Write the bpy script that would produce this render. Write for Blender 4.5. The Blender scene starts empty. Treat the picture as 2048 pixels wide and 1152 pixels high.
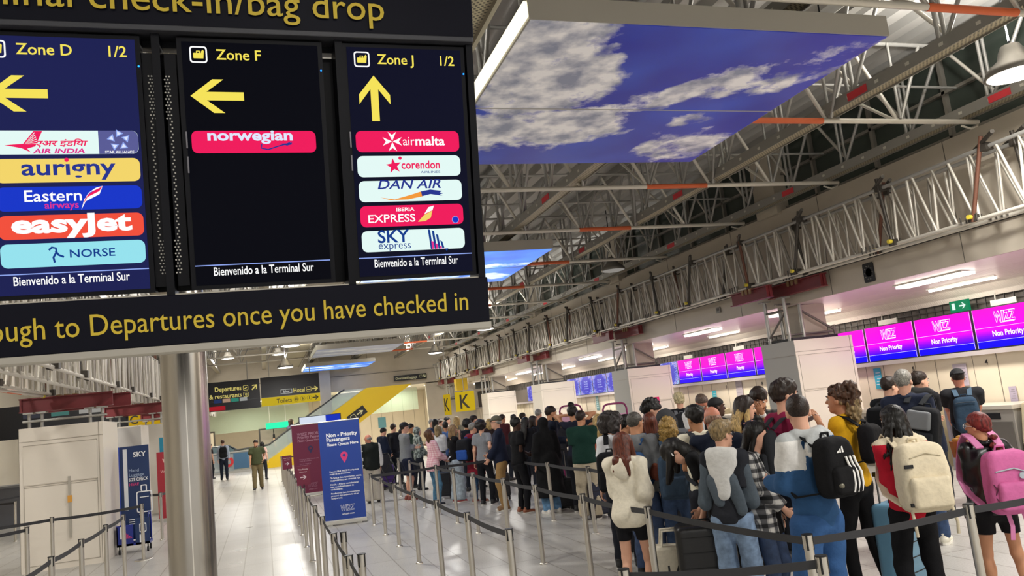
import bpy, math, random
import numpy as np
from mathutils import Matrix, Vector

SC = bpy.context.scene
COL = SC.collection
random.seed(7)
RNG = np.random.RandomState(11)

# ------------------------------------------------------------------ camera
FPX = 1590.0                                   # focal length in pixels of the 2048 px wide frame
CAM = np.array([0.0, 0.0, 1.95])               # phone held just above head height
RM = np.array([[0.950, 0.059, -0.307], [-0.293, -0.170, -0.941], [-0.108, 0.984, -0.144]])
_u, _s, _v = np.linalg.svd(RM)
RM = _u @ _v
cd = bpy.data.cameras.new('camera')
cd.sensor_fit = 'HORIZONTAL'
cd.sensor_width = 36.0
cd.lens = FPX / 2048.0 * 36.0
cd.clip_end = 300
cam = bpy.data.objects.new('camera', cd)
COL.objects.link(cam)
_m = Matrix([list(RM[i]) + [CAM[i]] for i in range(3)] + [[0, 0, 0, 1]])
cam.matrix_world = _m
SC.camera = cam
SC.view_settings.view_transform = 'Standard'
SC.view_settings.look = 'None'
SC.view_settings.gamma = 1.0
SC.view_settings.use_curve_mapping = False
SC.view_settings.exposure = 0.0
SC.cycles.use_denoising = True
SC.cycles.max_bounces = 6
SC.cycles.diffuse_bounces = 3
SC.cycles.glossy_bounces = 3
SC.cycles.transparent_max_bounces = 8

# ------------------------------------------------------------------ world: soft light of the rest of the terminal
wd = bpy.data.worlds.new('world')
SC.world = wd
wd.use_nodes = True
wd.node_tree.nodes['Background'].inputs[0].default_value = (1.0, 0.97, 0.93, 1)
wd.node_tree.nodes['Background'].inputs[1].default_value = 0.85


def area(name, loc, size, power, rot=(0, 0, 0), col=(1, 0.97, 0.92), sy=None, shape='RECTANGLE', spread=180):
    l = bpy.data.lights.new(name, 'AREA')
    l.shape = shape
    l.size = size
    if sy: l.size_y = sy
    l.energy = power
    l.color = col
    l.spread = math.radians(spread)
    o = bpy.data.objects.new(name, l)
    COL.objects.link(o)
    o.location = loc
    o.rotation_euler = rot
    return o


# ------------------------------------------------------------------ measuring: a photo pixel on a plane of the hall -> a point in metres
def wdir(px, py): return RM @ np.array([px - 1024.0, 576.0 - py, -FPX])
def at_z(px, py, z):
    d = wdir(px, py); return CAM + d * ((z - CAM[2]) / d[2])
def at_y(px, py, y):
    d = wdir(px, py); return CAM + d * (y / d[1])
def at_x(px, py, x):
    d = wdir(px, py); return CAM + d * (x / d[0])
def at_d(px, py, dep): return CAM + wdir(px, py) * (dep / FPX)
# ------------------------------------------------------------------ materials
def lin(c):
    if isinstance(c, str):
        c = tuple(int(c[i:i + 2], 16) / 255 for i in (0, 2, 4))
    return tuple(x / 12.92 if x <= 0.04045 else ((x + 0.055) / 1.055) ** 2.4 for x in c[:3]) + (1,)


_MC = {}
def nodes_of(m): return m.node_tree.nodes, m.node_tree.links
def mat(c, rough=0.6, metal=0.0, bump=0.0, bscale=60.0, emit=0.0, alpha=1.0, var=0.0, name=None, spec=0.5):
    key = (c, rough, metal, bump, bscale, emit, alpha, var, spec)
    if key in _MC: return _MC[key]
    m = bpy.data.materials.new(name or 'm_' + str(c))
    m.use_nodes = True
    n, l = nodes_of(m)
    b = n['Principled BSDF']
    col = lin(c)
    b.inputs['Base Color'].default_value = col
    b.inputs['Roughness'].default_value = rough
    b.inputs['Metallic'].default_value = metal
    b.inputs['Specular IOR Level'].default_value = spec
    if emit:
        b.inputs['Emission Color'].default_value = col
        b.inputs['Emission Strength'].default_value = emit
        b.inputs['Base Color'].default_value = (0.003, 0.003, 0.003, 1)
    if alpha < 1: b.inputs['Alpha'].default_value = alpha
    if bump or var:
        tc = n.new('ShaderNodeTexCoord')
        nz = n.new('ShaderNodeTexNoise')
        nz.inputs['Scale'].default_value = bscale
        nz.inputs['Detail'].default_value = 3
        l.new(tc.outputs['Object'], nz.inputs['Vector'])
        if bump:
            bp = n.new('ShaderNodeBump')
            bp.inputs['Strength'].default_value = bump
            bp.inputs['Distance'].default_value = 0.01
            l.new(nz.outputs['Fac'], bp.inputs['Height'])
            l.new(bp.outputs['Normal'], b.inputs['Normal'])
        if var:
            r = n.new('ShaderNodeValToRGB')
            r.color_ramp.elements[0].position = 0.3
            r.color_ramp.elements[1].position = 0.7
            r.color_ramp.elements[0].color = tuple(x * (1 - var) for x in col[:3]) + (1,)
            r.color_ramp.elements[1].color = tuple(min(1, x * (1 + var)) for x in col[:3]) + (1,)
            l.new(nz.outputs['Fac'], r.inputs['Fac'])
            l.new(r.outputs['Color'], b.inputs['Base Color'])
    _MC[key] = m
    return m
def glow(c, e=1.0): return mat(c, 0.5, emit=e, spec=0.03)
def cloth(c, var=0.06): return mat(c, 0.85, bump=0.35, bscale=35.0, var=var, spec=0.2)
def ramp_mat(name, stops, axis, lo, hi, emit):
    """a screen picture: colour bands along one object axis"""
    m = bpy.data.materials.new(name); m.use_nodes = True
    n, l = nodes_of(m); b = n['Principled BSDF']
    tc = n.new('ShaderNodeTexCoord'); sp = n.new('ShaderNodeSeparateXYZ'); mr = n.new('ShaderNodeMapRange'); r = n.new('ShaderNodeValToRGB')
    l.new(tc.outputs['Object'], sp.inputs[0]); l.new(sp.outputs[axis], mr.inputs[0])
    mr.inputs[1].default_value = lo; mr.inputs[2].default_value = hi
    l.new(mr.outputs[0], r.inputs[0])
    e = r.color_ramp.elements
    for i, (p, c) in enumerate(stops):
        k = e[i] if i < 2 else e.new(p)
        k.position = p; k.color = lin(c)
    b.inputs['Base Color'].default_value = (0.003, 0.003, 0.003, 1); b.inputs['Specular IOR Level'].default_value = 0.03
    l.new(r.outputs[0], b.inputs['Emission Color']); b.inputs['Emission Strength'].default_value = emit
    return m


# ------------------------------------------------------------------ mesh builder
class MB:
    def __init__(s): s.v, s.f, s.m, s.sm = [], [], [], []
    def add(s, vs, fs, mi=0, smooth=False):
        o = len(s.v)
        s.v += [tuple(float(x) for x in p) for p in vs]
        s.f += [tuple(i + o for i in f) for f in fs]
        s.m += [mi] * len(fs); s.sm += [smooth] * len(fs)
        return s
    def box(s, x0, x1, y0, y1, z0, z1, mi=0):
        if x1 < x0: x0, x1 = x1, x0
        if y1 < y0: y0, y1 = y1, y0
        if z1 < z0: z0, z1 = z1, z0
        v = [(x0, y0, z0), (x1, y0, z0), (x1, y1, z0), (x0, y1, z0), (x0, y0, z1), (x1, y0, z1), (x1, y1, z1), (x0, y1, z1)]
        return s.add(v, [(3, 2, 1, 0), (4, 5, 6, 7), (0, 1, 5, 4), (1, 2, 6, 5), (2, 3, 7, 6), (3, 0, 4, 7)], mi)
    def rbox(s, x0, x1, y0, y1, z0, z1, r, mi=0, ax='y', n=4):
        """a box with rounded outline, extruded along ax"""
        if ax == 'y': a0, a1, b0, b1, c0, c1 = x0, x1, z0, z1, y0, y1
        elif ax == 'z': a0, a1, b0, b1, c0, c1 = x0, x1, y0, y1, z0, z1
        else: a0, a1, b0, b1, c0, c1 = y0, y1, z0, z1, x0, x1
        pts = rrect(a0, a1, b0, b1, r, n)
        return s.prism(pts, c0, c1, ax, mi)
    def prism(s, pts, c0, c1, ax='y', mi=0):
        def P(p, c):
            return (p[0], c, p[1]) if ax == 'y' else (p[0], p[1], c) if ax == 'z' else (c, p[0], p[1])
        n = len(pts)
        v = [P(p, c0) for p in pts] + [P(p, c1) for p in pts]
        f = [tuple(range(n)), tuple(range(2 * n - 1, n - 1, -1))] + [((i + 1) % n, i, i + n, (i + 1) % n + n) for i in range(n)]
        return s.add(v, f, mi)
    def tube(s, a, b, r0, r1=None, n=8, mi=0, caps=True, smooth=True):
        r1 = r0 if r1 is None else r1
        a = np.asarray(a, float); b = np.asarray(b, float)
        d = b - a; L = np.linalg.norm(d)
        if L < 1e-6: return s
        d /= L
        u = np.cross(d, (0, 0, 1.0) if abs(d[2]) < 0.9 else (1.0, 0, 0)); u /= np.linalg.norm(u)
        w = np.cross(d, u)
        an = np.arange(n) * 2 * math.pi / n
        ring = np.outer(np.cos(an), u) + np.outer(np.sin(an), w)
        v = np.vstack([a + ring * r0, b + ring * r1])
        s.add(v, [(i, (i + 1) % n, (i + 1) % n + n, i + n) for i in range(n)], mi, smooth)
        if caps:
            s.add(v[:n], [tuple(range(n - 1, -1, -1))], mi); s.add(v[n:], [tuple(range(n))], mi)
        return s
    def path(s, pts, r, n=8, mi=0, radii=None):
        """a round bar through points"""
        P = [np.asarray(p, float) for p in pts]; k = len(P)
        rings = []
        prev = None
        for i in range(k):
            d = P[min(i + 1, k - 1)] - P[max(i - 1, 0)]
            d /= max(np.linalg.norm(d), 1e-9)
            if prev is None:
                u = np.cross(d, (0, 0, 1.0) if abs(d[2]) < 0.9 else (1.0, 0, 0))
            else:
                u = prev - d * np.dot(prev, d)
            u /= max(np.linalg.norm(u), 1e-9); prev = u
            w = np.cross(d, u)
            rr = radii[i] if radii is not None else r
            rings.append([P[i] + (u * math.cos(t) + w * math.sin(t)) * rr for t in (2 * math.pi * j / n for j in range(n))])
        v = [p for ring in rings for p in ring]
        f = [(i * n + j, i * n + (j + 1) % n, (i + 1) * n + (j + 1) % n, (i + 1) * n + j) for i in range(k - 1) for j in range(n)]
        s.add(v, f, mi, True)
        s.add(rings[0], [tuple(range(n - 1, -1, -1))], mi); s.add(rings[-1], [tuple(range(n))], mi)
        return s
    def strip(s, pts, side, half, thick, mi=0, nrm=None):
        """a flat webbing band through points; side = width direction(s)"""
        P = [np.asarray(p, float) for p in pts]; k = len(P)
        v = []
        for i in range(k):
            d = P[min(i + 1, k - 1)] - P[max(i - 1, 0)]; d /= max(np.linalg.norm(d), 1e-9)
            w = np.asarray(side[i] if isinstance(side, list) else side, float); w = w - d * np.dot(w, d); w /= np.linalg.norm(w)
            t = np.cross(d, w) * thick / 2
            v += [P[i] - w * half - t, P[i] + w * half - t, P[i] + w * half + t, P[i] - w * half + t]
        f = []
        for i in range(k - 1):
            a = 4 * i
            f += [(a + j, a + (j + 1) % 4, a + 4 + (j + 1) % 4, a + 4 + j) for j in range(4)]
        f += [(3, 2, 1, 0), (4 * k - 4, 4 * k - 3, 4 * k - 2, 4 * k - 1)]
        return s.add(v, f, mi, False)
    def lathe(s, prof, c=(0, 0, 0), n=20, mi=0):
        v = []; k = len(prof)
        for r, z in prof:
            v += [(c[0] + r * math.cos(2 * math.pi * j / n), c[1] + r * math.sin(2 * math.pi * j / n), c[2] + z) for j in range(n)]
        f = [(i * n + j, i * n + (j + 1) % n, (i + 1) * n + (j + 1) % n, (i + 1) * n + j) for i in range(k - 1) for j in range(n)]
        s.add(v, f, mi, True)
        if prof[0][0] > 1e-4: s.add(v[:n], [tuple(range(n - 1, -1, -1))], mi)
        if prof[-1][0] > 1e-4: s.add(v[-n:], [tuple(range(n))], mi)
        return s
    def ball(s, c, r, n=10, mi=0):
        r = (r, r, r) if not hasattr(r, '__len__') else r
        k = max(4, n // 2)
        v = []; f = []
        for i in range(k + 1):
            t = math.pi * i / k
            v += [(c[0] + r[0] * math.sin(t) * math.cos(2 * math.pi * j / n), c[1] + r[1] * math.sin(t) * math.sin(2 * math.pi * j / n), c[2] - r[2] * math.cos(t)) for j in range(n)]
        for i in range(k):
            f += [(i * n + j, i * n + (j + 1) % n, (i + 1) * n + (j + 1) % n, (i + 1) * n + j) for j in range(n)]
        return s.add(v, f, mi, True)
    def mesh(s, name, mats):
        me = bpy.data.meshes.new(name)
        me.from_pydata(s.v, [], s.f)
        for m in (mats if isinstance(mats, (list, tuple)) else [mats]): me.materials.append(m)
        me.polygons.foreach_set('material_index', s.m)
        me.polygons.foreach_set('use_smooth', s.sm)
        me.update()
        return me
    def build(s, name, mats, parent=None, bevel=0.0):
        o = bpy.data.objects.new(name, s.mesh(name, mats))
        COL.objects.link(o)
        if parent: o.parent = parent
        if bevel:
            b = o.modifiers.new('edge', 'BEVEL'); b.width = bevel; b.segments = 2; b.limit_method = 'ANGLE'
        return o


def rrect(a0, a1, b0, b1, r, n=4):
    pts = []
    for cx, cy, t0 in ((a1 - r, b0 + r, -90), (a1 - r, b1 - r, 0), (a0 + r, b1 - r, 90), (a0 + r, b0 + r, 180)):
        for i in range(n + 1):
            t = math.radians(t0 + 90 * i / n)
            pts.append((cx + r * math.cos(t), cy + r * math.sin(t)))
    return pts


def thing(name, label, cat, loc=(0, 0, 0), rz=0.0, group=None):
    o = bpy.data.objects.new(name, None)
    COL.objects.link(o)
    o.empty_display_size = 0.1
    o.location = [float(x) for x in loc]; o.rotation_euler = (0, 0, rz)
    return tag(o, label, cat, group)
def tag(o, label, cat, group=None):
    o['label'] = label; o['category'] = cat; o['kind'] = 'thing'
    if group: o['group'] = group
    return o
def struct(mb, name, mats, label=None, parent=None, bevel=0):
    o = mb.build(name, mats, parent, bevel)
    if parent is None:
        o['kind'] = 'structure'
        if label: o['label'] = label
    return o
def dup(root, loc=None, label=None, group=None):
    r = root.copy(); COL.objects.link(r)
    if loc is not None: r.location = [float(x) for x in loc]
    if label: r['label'] = label
    if group: r['group'] = group
    for ch in list(root.children):
        c = ch.copy(); COL.objects.link(c); c.parent = r
        for g in list(ch.children):
            d = g.copy(); COL.objects.link(d); d.parent = c
    return r


# lettering: a string turned into flat mesh faces, laid in the plane (ux, uz)
def text(mb, s, size, org, mi=0, al='LEFT', bold=0.0, shear=0.0, ux=(1, 0, 0), uz=(0, 0, 1), fit=None, zclip=None, vfit=None):
    cu = bpy.data.curves.new('t', 'FONT')
    cu.body = s; cu.size = size; cu.align_x = al; cu.offset = bold * size; cu.shear = shear
    cu.resolution_u = 3
    ob = bpy.data.objects.new('t', cu); COL.objects.link(ob)
    dg = bpy.context.evaluated_depsgraph_get()
    me = bpy.data.meshes.new_from_object(ob.evaluated_get(dg))
    V = np.array([v.co[:2] for v in me.vertices]) if len(me.vertices) else np.zeros((0, 2))
    F = [tuple(p.vertices) for p in me.polygons]
    bpy.data.objects.remove(ob); bpy.data.curves.remove(cu); bpy.data.meshes.remove(me)
    if not len(V): return mb
    if fit:
        w = V[:, 0].max() - V[:, 0].min(); c0 = V[:, 0].min()
        ref = c0 if al == 'LEFT' else (c0 + w / 2 if al == 'CENTER' else c0 + w)
        V[:, 0] = (V[:, 0] - ref) * fit / w
    if vfit:
        V[:, 1] *= vfit
    if zclip:
        V[:, 1] = np.clip(V[:, 1], *zclip)
    o = np.asarray(org, float); ux = np.asarray(ux, float); uz = np.asarray(uz, float)
    return mb.add([o + ux * p[0] + uz * p[1] for p in V], F, mi)
def poly(mb, pts, org, mi=0, ux=(1, 0, 0), uz=(0, 0, 1)):
    o = np.asarray(org, float); ux = np.asarray(ux, float); uz = np.asarray(uz, float)
    return mb.add([o + ux * p[0] + uz * p[1] for p in pts], [tuple(range(len(pts)))], mi)
def ring(mb, pts, inner, org, mi=0, ux=(1, 0, 0), uz=(0, 0, 1)):
    """outline band between two point loops"""
    o = np.asarray(org, float); ux = np.asarray(ux, float); uz = np.asarray(uz, float)
    n = len(pts)
    v = [o + ux * p[0] + uz * p[1] for p in list(pts) + list(inner)]
    return mb.add(v, [(i, (i + 1) % n, (i + 1) % n + n, i + n) for i in range(n)], mi)


STEEL = mat('b4b0a8', 0.28, 1.0)
BRUSHED = mat('a8a59e', 0.36, 1.0)
BLACK = mat('0c0c0e', 0.5)
DARK = mat('222226', 0.6)
WHITE = mat('e8e6e0', 0.5)
GALV = mat('aeaca6', 0.42, 0.55)
# ------------------------------------------------------------------ the setting
def floor_mat():
    m = bpy.data.materials.new('floor_tiles'); m.use_nodes = True
    n, l = nodes_of(m); b = n['Principled BSDF']
    tc = n.new('ShaderNodeTexCoord'); mp = n.new('ShaderNodeMapping')
    l.new(tc.outputs['Object'], mp.inputs[0])
    mp.inputs['Location'].default_value = (0.32, 0.0, 0); mp.inputs['Rotation'].default_value = (0, 0, math.radians(90))
    br = n.new('ShaderNodeTexBrick')
    br.offset = 0.0; br.inputs['Scale'].default_value = 1.0
    br.inputs['Brick Width'].default_value = 1.6; br.inputs['Row Height'].default_value = 0.4
    br.inputs['Mortar Size'].default_value = 0.008; br.inputs['Mortar Smooth'].default_value = 0.1
    br.inputs['Color1'].default_value = lin('bcb9b3'); br.inputs['Color2'].default_value = lin('b6b3ad'); br.inputs['Mortar'].default_value = lin('8d877d')
    l.new(mp.outputs[0], br.inputs['Vector'])
    nz = n.new('ShaderNodeTexNoise'); nz.inputs['Scale'].default_value = 60; nz.inputs['Detail'].default_value = 6
    l.new(tc.outputs['Object'], nz.inputs['Vector'])
    mx = n.new('ShaderNodeMix'); mx.data_type = 'RGBA'; mx.blend_type = 'MULTIPLY'; mx.inputs[0].default_value = 0.6
    rp = n.new('ShaderNodeValToRGB'); rp.color_ramp.elements[0].position = 0.38; rp.color_ramp.elements[0].color = (0.72, 0.71, 0.70, 1); rp.color_ramp.elements[1].position = 0.6
    l.new(nz.outputs['Fac'], rp.inputs[0]); l.new(br.outputs['Color'], mx.inputs[6]); l.new(rp.outputs[0], mx.inputs[7])
    l.new(mx.outputs[2], b.inputs['Base Color'])
    n2 = n.new('ShaderNodeTexNoise'); n2.inputs['Scale'].default_value = 1.3; l.new(tc.outputs['Object'], n2.inputs['Vector'])
    r2 = n.new('ShaderNodeMapRange'); r2.inputs[3].default_value = 0.22; r2.inputs[4].default_value = 0.42
    l.new(n2.outputs['Fac'], r2.inputs[0]); l.new(r2.outputs[0], b.inputs['Roughness'])
    return m


CREAM = mat('d9cfbd', 0.55, var=0.03, bscale=3)
PANEL = mat('e2d6c1', 0.4, var=0.03, bscale=2)
BEIGE = mat('c3b9a7', 0.6, var=0.04, bscale=2)
b = MB(); b.box(-14, 14, -8, 60, -0.2, 0); struct(b, 'floor', floor_mat())

# corrugated deck above the trusses, ribs along the hall
def deck_mat():
    m = bpy.data.materials.new('perforated_deck'); m.use_nodes = True
    n, l = nodes_of(m); bs = n['Principled BSDF']
    bs.inputs['Roughness'].default_value = 0.5; bs.inputs['Metallic'].default_value = 0.2
    tc = n.new('ShaderNodeTexCoord'); v = n.new('ShaderNodeTexVoronoi'); v.inputs['Scale'].default_value = 22; v.inputs['Randomness'].default_value = 0.05
    l.new(tc.outputs['Object'], v.inputs['Vector'])
    r = n.new('ShaderNodeValToRGB'); r.color_ramp.elements[0].position = 0.28; r.color_ramp.elements[0].color = lin('4a463f'); r.color_ramp.elements[1].position = 0.36; r.color_ramp.elements[1].color = lin('b6b3ad')
    l.new(v.outputs['Distance'], r.inputs[0]); l.new(r.outputs[0], bs.inputs['Base Color'])
    return m
b = MB(); x = -10.0; prof = []
while x < 10.6:
    prof += [(x, 6.75), (x + 0.22, 6.75), (x + 0.28, 6.9), (x + 0.42, 6.9)]; x += 0.48
for i in range(len(prof) - 1):
    (xa, za), (xb, zb) = prof[i], prof[i + 1]
    b.add([(xa, -8, za), (xb, -8, zb), (xb, 47.2, zb), (xa, 47.2, za)], [(0, 1, 2, 3)], 1 if za == zb == 6.75 else 0)
struct(b, 'ceiling', [mat('b9b7b2', 0.4, 0.35), deck_mat()])

# right-hand bulkhead over the check-in desks, clerestory above it
b = MB(); b.box(10.3, 10.42, -2, 47, 3.33, 5.25)
for k in range(16): b.box(10.296, 10.301, 0.3 + 3.0 * k, 0.312 + 3.0 * k, 3.33, 5.25, 1)
struct(b, 'wall_right_upper', [mat('c2b8a8', 0.55, var=0.03, bscale=1.5), mat('6b655c')])
b = MB()
for k, z in enumerate((3.80, 3.88)): b.box(10.26, 10.31, -2, 47, z, z + 0.03, 0)
b.box(10.27, 10.31, -2, 47, 3.835, 3.875, 1)
struct(b, 'trim_1', [BLACK, mat('b8afa0')])
GLASSG = mat('3f4740', 0.15, spec=0.6)
for i in range(6):
    y0 = -2 + 8.0 * i
    b = MB(); b.box(10.5, 10.52, y0, y0 + 8, 5.25, 6.9)
    w = struct(b, 'window_%d' % (i + 1), GLASSG)
    b = MB(); b.box(10.42, 10.54, y0, y0 + 8, 5.25, 5.33); b.box(10.42, 10.54, y0, y0 + 8, 6.0, 6.05)
    for k in range(5): b.box(10.42, 10.54, y0 + 1.6 * k, y0 + 1.6 * k + 0.06, 5.25, 6.9)
    b.build('window_frame', mat('8e897f', 0.5, 0.3), w)
for i in range(5):
    y0 = 13.4 + 7.7 * i
    b = MB(); b.box(10.2, 10.62, y0, y0 + 0.7, 5.2, 6.9); struct(b, 'trim_%d' % (i + 2), BEIGE)

# curved slatted soffit of pale metal over the desks
def soffit_mat():
    m = bpy.data.materials.new('slatted_soffit'); m.use_nodes = True
    n, l = nodes_of(m); bs = n['Principled BSDF']
    bs.inputs['Base Color'].default_value = lin('e2d8ce'); bs.inputs['Roughness'].default_value = 0.3; bs.inputs['Metallic'].default_value = 0.15
    tc = n.new('ShaderNodeTexCoord'); w = n.new('ShaderNodeTexWave'); w.bands_direction = 'Y'; w.inputs['Scale'].default_value = 6.5
    l.new(tc.outputs['Object'], w.inputs['Vector'])
    bp = n.new('ShaderNodeBump'); bp.inputs['Strength'].default_value = 0.25; bp.inputs['Distance'].default_value = 0.012
    l.new(w.outputs['Fac'], bp.inputs['Height']); l.new(bp.outputs[0], bs.inputs['Normal'])
    return m
b = MB(); sp = [(10.3, 3.36), (10.36, 3.33), (11.0, 3.32), (11.4, 3.29), (11.75, 3.22), (12.0, 3.12), (12.15, 3.0), (12.2, 2.92)]
for i in range(len(sp) - 1):
    b.add([(sp[i][0], -2, sp[i][1]), (sp[i + 1][0], -2, sp[i + 1][1]), (sp[i + 1][0], 46.5, sp[i + 1][1]), (sp[i][0], 46.5, sp[i][1])], [(0, 3, 2, 1)], 0, True)
struct(b, 'ceiling_right', soffit_mat())
# dark service void with hanging mesh above the screens
b = MB(); b.box(12.28, 12.36, -2, 46.5, 2.0, 3.0, 0)
for k in range(240): b.box(12.22, 12.24, -1 + 0.19 * k, -0.985 + 0.19 * k, 2.6, 2.97, 1)
for z in (2.72, 2.82, 2.92): b.box(12.215, 12.23, -2, 46.5, z, z + 0.012, 1)
struct(b, 'wall_right_inner', [mat('4d4641', 0.7), mat('2a2725', 0.6)])
# cream panelled wall behind the desks
b = MB(); b.box(12.1, 12.3, -2, 46.5, 0, 2.0, 0)
for k in range(36):
    y = -1.3 + 1.33 * k; b.box(12.094, 12.101, y, y + 0.014, 0, 1.93, 1)
    b.box(12.094, 12.101, y + 0.5, y + 0.507, 0, 1.93, 1)
b.box(11.96, 12.1, -2, 46.5, 1.92, 2.0, 2)
struct(b, 'wall_right', [PANEL, mat('8d8374'), mat('a79fa0', 0.5)])
# desk numbers painted on the wall, "4" nearest
b = MB()
for k, s in enumerate('3456789'):
    y4, y5 = at_x(1972, 722, 12.09)[1], at_x(1826, 736, 12.09)[1]
    text(b, s, 0.13, (12.092, y4 + (y5 - y4) * (k - 1), 1.74), 0, 'CENTER', 0.02, ux=(0, -1, 0))
struct(b, 'trim_10', mat('2b2826'))

# hall ends and left side
b = MB()
b.box(-10, 12.6, 47, 47.3, 3.75, 6.95); b.box(9.3, 12.6, 47, 47.3, 0, 3.8); b.box(-10, 12.6, 46.96, 47.0, 4.6, 4.63, 1)
b.box(3.15, 3.75, 46.6, 47.2, 0, 6.2); b.box(-10, -7, 47, 47.3, 0, 3.8)
struct(b, 'wall_far', [BEIGE, mat('7d766b')])
b = MB(); b.box(-10, 12.6, 47.3, 60, 3.75, 3.85); struct(b, 'ceiling_back', mat('d8d2c6', 0.5))
b = MB(); b.box(-10, 12.6, 59, 59.2, 0, 3.8)
for k in range(12): b.box(3.4 + 0.8 * k, 3.42 + 0.8 * k, 58.98, 59.0, 0, 3.8, 1)
struct(b, 'wall_far_back', [PANEL, mat('a99f8e')])
b = MB(); b.box(-8.2, -8.0, -8, 60, 0, 6.9); b.box(-8.01, -7.97, -8, 47, 2.7, 2.74, 1); struct(b, 'wall_left', [mat('d6cdbb', 0.55), mat('8d8578')])
b = MB(); b.box(12.6, 12.75, 46.4, 60, 0, 3.9); struct(b, 'wall_right_rear', PANEL)
# greenish glass bands of the lobby
GL = mat('9fb5a4', 0.08, alpha=0.30)
b = MB(); b.box(-7.9, 2.9, 55.0, 55.03, 2.1, 3.7); struct(b, 'window_10', GL)
b = MB(); b.box(3.9, 9.3, 50.0, 50.03, 2.3, 3.7); struct(b, 'window_11', GL)
b = MB(); b.box(-0.35, 1.5, 54.9, 54.98, 0, 2.15); b.box(-0.25, 0.55, 54.85, 54.93, 0.05, 2.05, 1); b.box(0.6, 1.4, 54.85, 54.93, 0.05, 2.05, 1)
struct(b, 'door_1', [mat('2a2a2a'), mat('77726a', 0.2)])
b = MB(); b.box(-4.4, -3.0, 54.9, 54.98, 0, 2.3, 0); b.box(-4.3, -3.1, 54.86, 54.9, 0.05, 2.2, 1)
struct(b, 'door_2', [mat('3a3630'), mat('b9b09f')])

# fluorescent strips let into the soffit
LUM = glow('fff6e6', 7.0)
def strip_light(x, y0, y1, z, w, k, label):
    t = thing('strip_light', label, 'light', (x, (y0 + y1) / 2, z), 0, 'strip lights over the desks')
    L = (y1 - y0) / 2
    b = MB(); b.box(-w / 2 - 0.03, w / 2 + 0.03, -L - 0.03, L + 0.03, -0.005, 0.05); b.build('housing', WHITE, t)
    b = MB()
    if w > 0.12:
        for i in range(2): b.box(-w / 2 + i * w / 2 + 0.01, -w / 2 + (i + 1) * w / 2 - 0.01, -L, L, -0.05, -0.004)
    else: b.box(-w / 2, w / 2, -L, L, -0.04, -0.004)
    b.build('diffuser', LUM, t)
    if k:
        o = area('strip_light_glow', (0, 0, -0.07), w, k, (0, 0, 0), (1, 0.93, 0.82), 2 * L); o.parent = t
for i in range(10):
    y = 10.05 + 3.85 * (i - 1)
    w = ('over the nearest desks' if i < 2 else 'counted %d from the near end' % (i + 1))
    strip_light(11.15, y, y + 1.45, 3.30, 0.30, 75, 'twin tube strip light in the slatted soffit, %s' % w)
    strip_light(11.82, y + 0.1, y + 1.5, 3.195, 0.06, 0, 'thin strip light on the curved soffit edge, %s' % w)

# lobby ceiling lights
for i, (x, y) in enumerate(((-3, 50), (-1, 53), (0.5, 49.5), (2, 52), (5, 49), (6.5, 51), (8, 49), (7, 54), (10.5, 50), (-5, 49))):
    t = thing('lobby_ceiling_light', 'flat ceiling light in the lobby beyond the hall, number %d from the left' % (1 + sorted([-3, -1, 0.5, 2, 5, 6.5, 8, 7, 10.5, -5]).index(x)), 'light', (x, y, 3.74), 0, 'lobby ceiling lights')
    b = MB(); b.box(-0.7, 0.7, -0.12, 0.12, -0.03, 0); b.build('diffuser', glow('fff3dc', 5.0), t)
    o = area('lobby_light_glow', (0, 0, -0.1), 1.4, 150, (0, 0, 0), (1, 0.92, 0.75), 0.4); o.parent = t

# round high-bay lamps hung under the trusses
def high_bay(x, y, z, label, power, grp='high bay lamps', warm=(1, 0.97, 0.92)):
    t = thing('high_bay_lamp', label, 'lamp', (x, y, z), 0, grp)
    b = MB(); b.lathe([(0.10, 0.36), (0.13, 0.30), (0.16, 0.2), (0.30, 0.08), (0.33, 0.0), (0.31, 0.0)], n=24); b.build('housing', mat('7f7b74', 0.4, 0.6), t)
    b = MB(); b.lathe([(0.0, -0.035), (0.2, -0.025), (0.30, 0.0), (0.30, 0.012), (0.0, 0.02)], n=24); b.build('diffuser', glow('fff8ee', 6.0 if power else 0.25), t)
    b = MB(); b.tube((0, 0, 0.34), (0, 0, 6.8 - z), 0.012, n=6); b.build('hanger', DARK, t)
    if power:
        o = area('high_bay_glow', (0, 0, -0.06), 0.6, power, (0, 0, 0), warm, shape='DISK'); o.parent = t
        o = area('added_roof_fill', (0, 0, 0.42), 0.3, power * 0.9, (math.pi, 0, 0), warm, shape='DISK'); o.parent = t  # added upward fill above the closed housing, brightens the roof
high_bay(8.6, 6.6, 5.11, 'bright round lamp beside the near clerestory windows', 260)
high_bay(9.06, 19.0, 5.16, 'unlit grey round lamp over the pillars', 0)
high_bay(7.36, 26, 4.57, 'round lamp just below the corner of the big sign', 180)
high_bay(7.27, 34, 4.51, 'round lamp near the far right end of the hall', 220)
high_bay(0.98, 27, 4.62, 'upper of the two round lamps above the hotel sign', 200)
high_bay(0.95, 33, 4.37, 'lower of the two round lamps above the hotel sign', 220)
for x, y, p in ((0.5, 8, 100), (0.6, 14, 140), (0.8, 20, 130), (5, 1.0, 215), (-4.5, 12, 110), (-4.5, 20, 130), (-4.5, 28, 100), (-4, 3, 140), (8.5, 0.5, 190), (1, -4, 170)):
    high_bay(x, y, 4.95, 'unseen round lamp added to light the hall, behind the big sign or overhead', p)  # lamps out of view, added for the light they give the hall
for x, p, w in ((7.6, 240, 'right of the far sky panel'), (-1.5, 240, 'above the Departures sign'), (0.9, 160, 'left of the far sky panel')):
    high_bay(x, 41.8, 5.7, 'small round lamp added to brighten the far end, %s' % w, p)  # extra lamps, added only to brighten the far wall and roof
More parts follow.
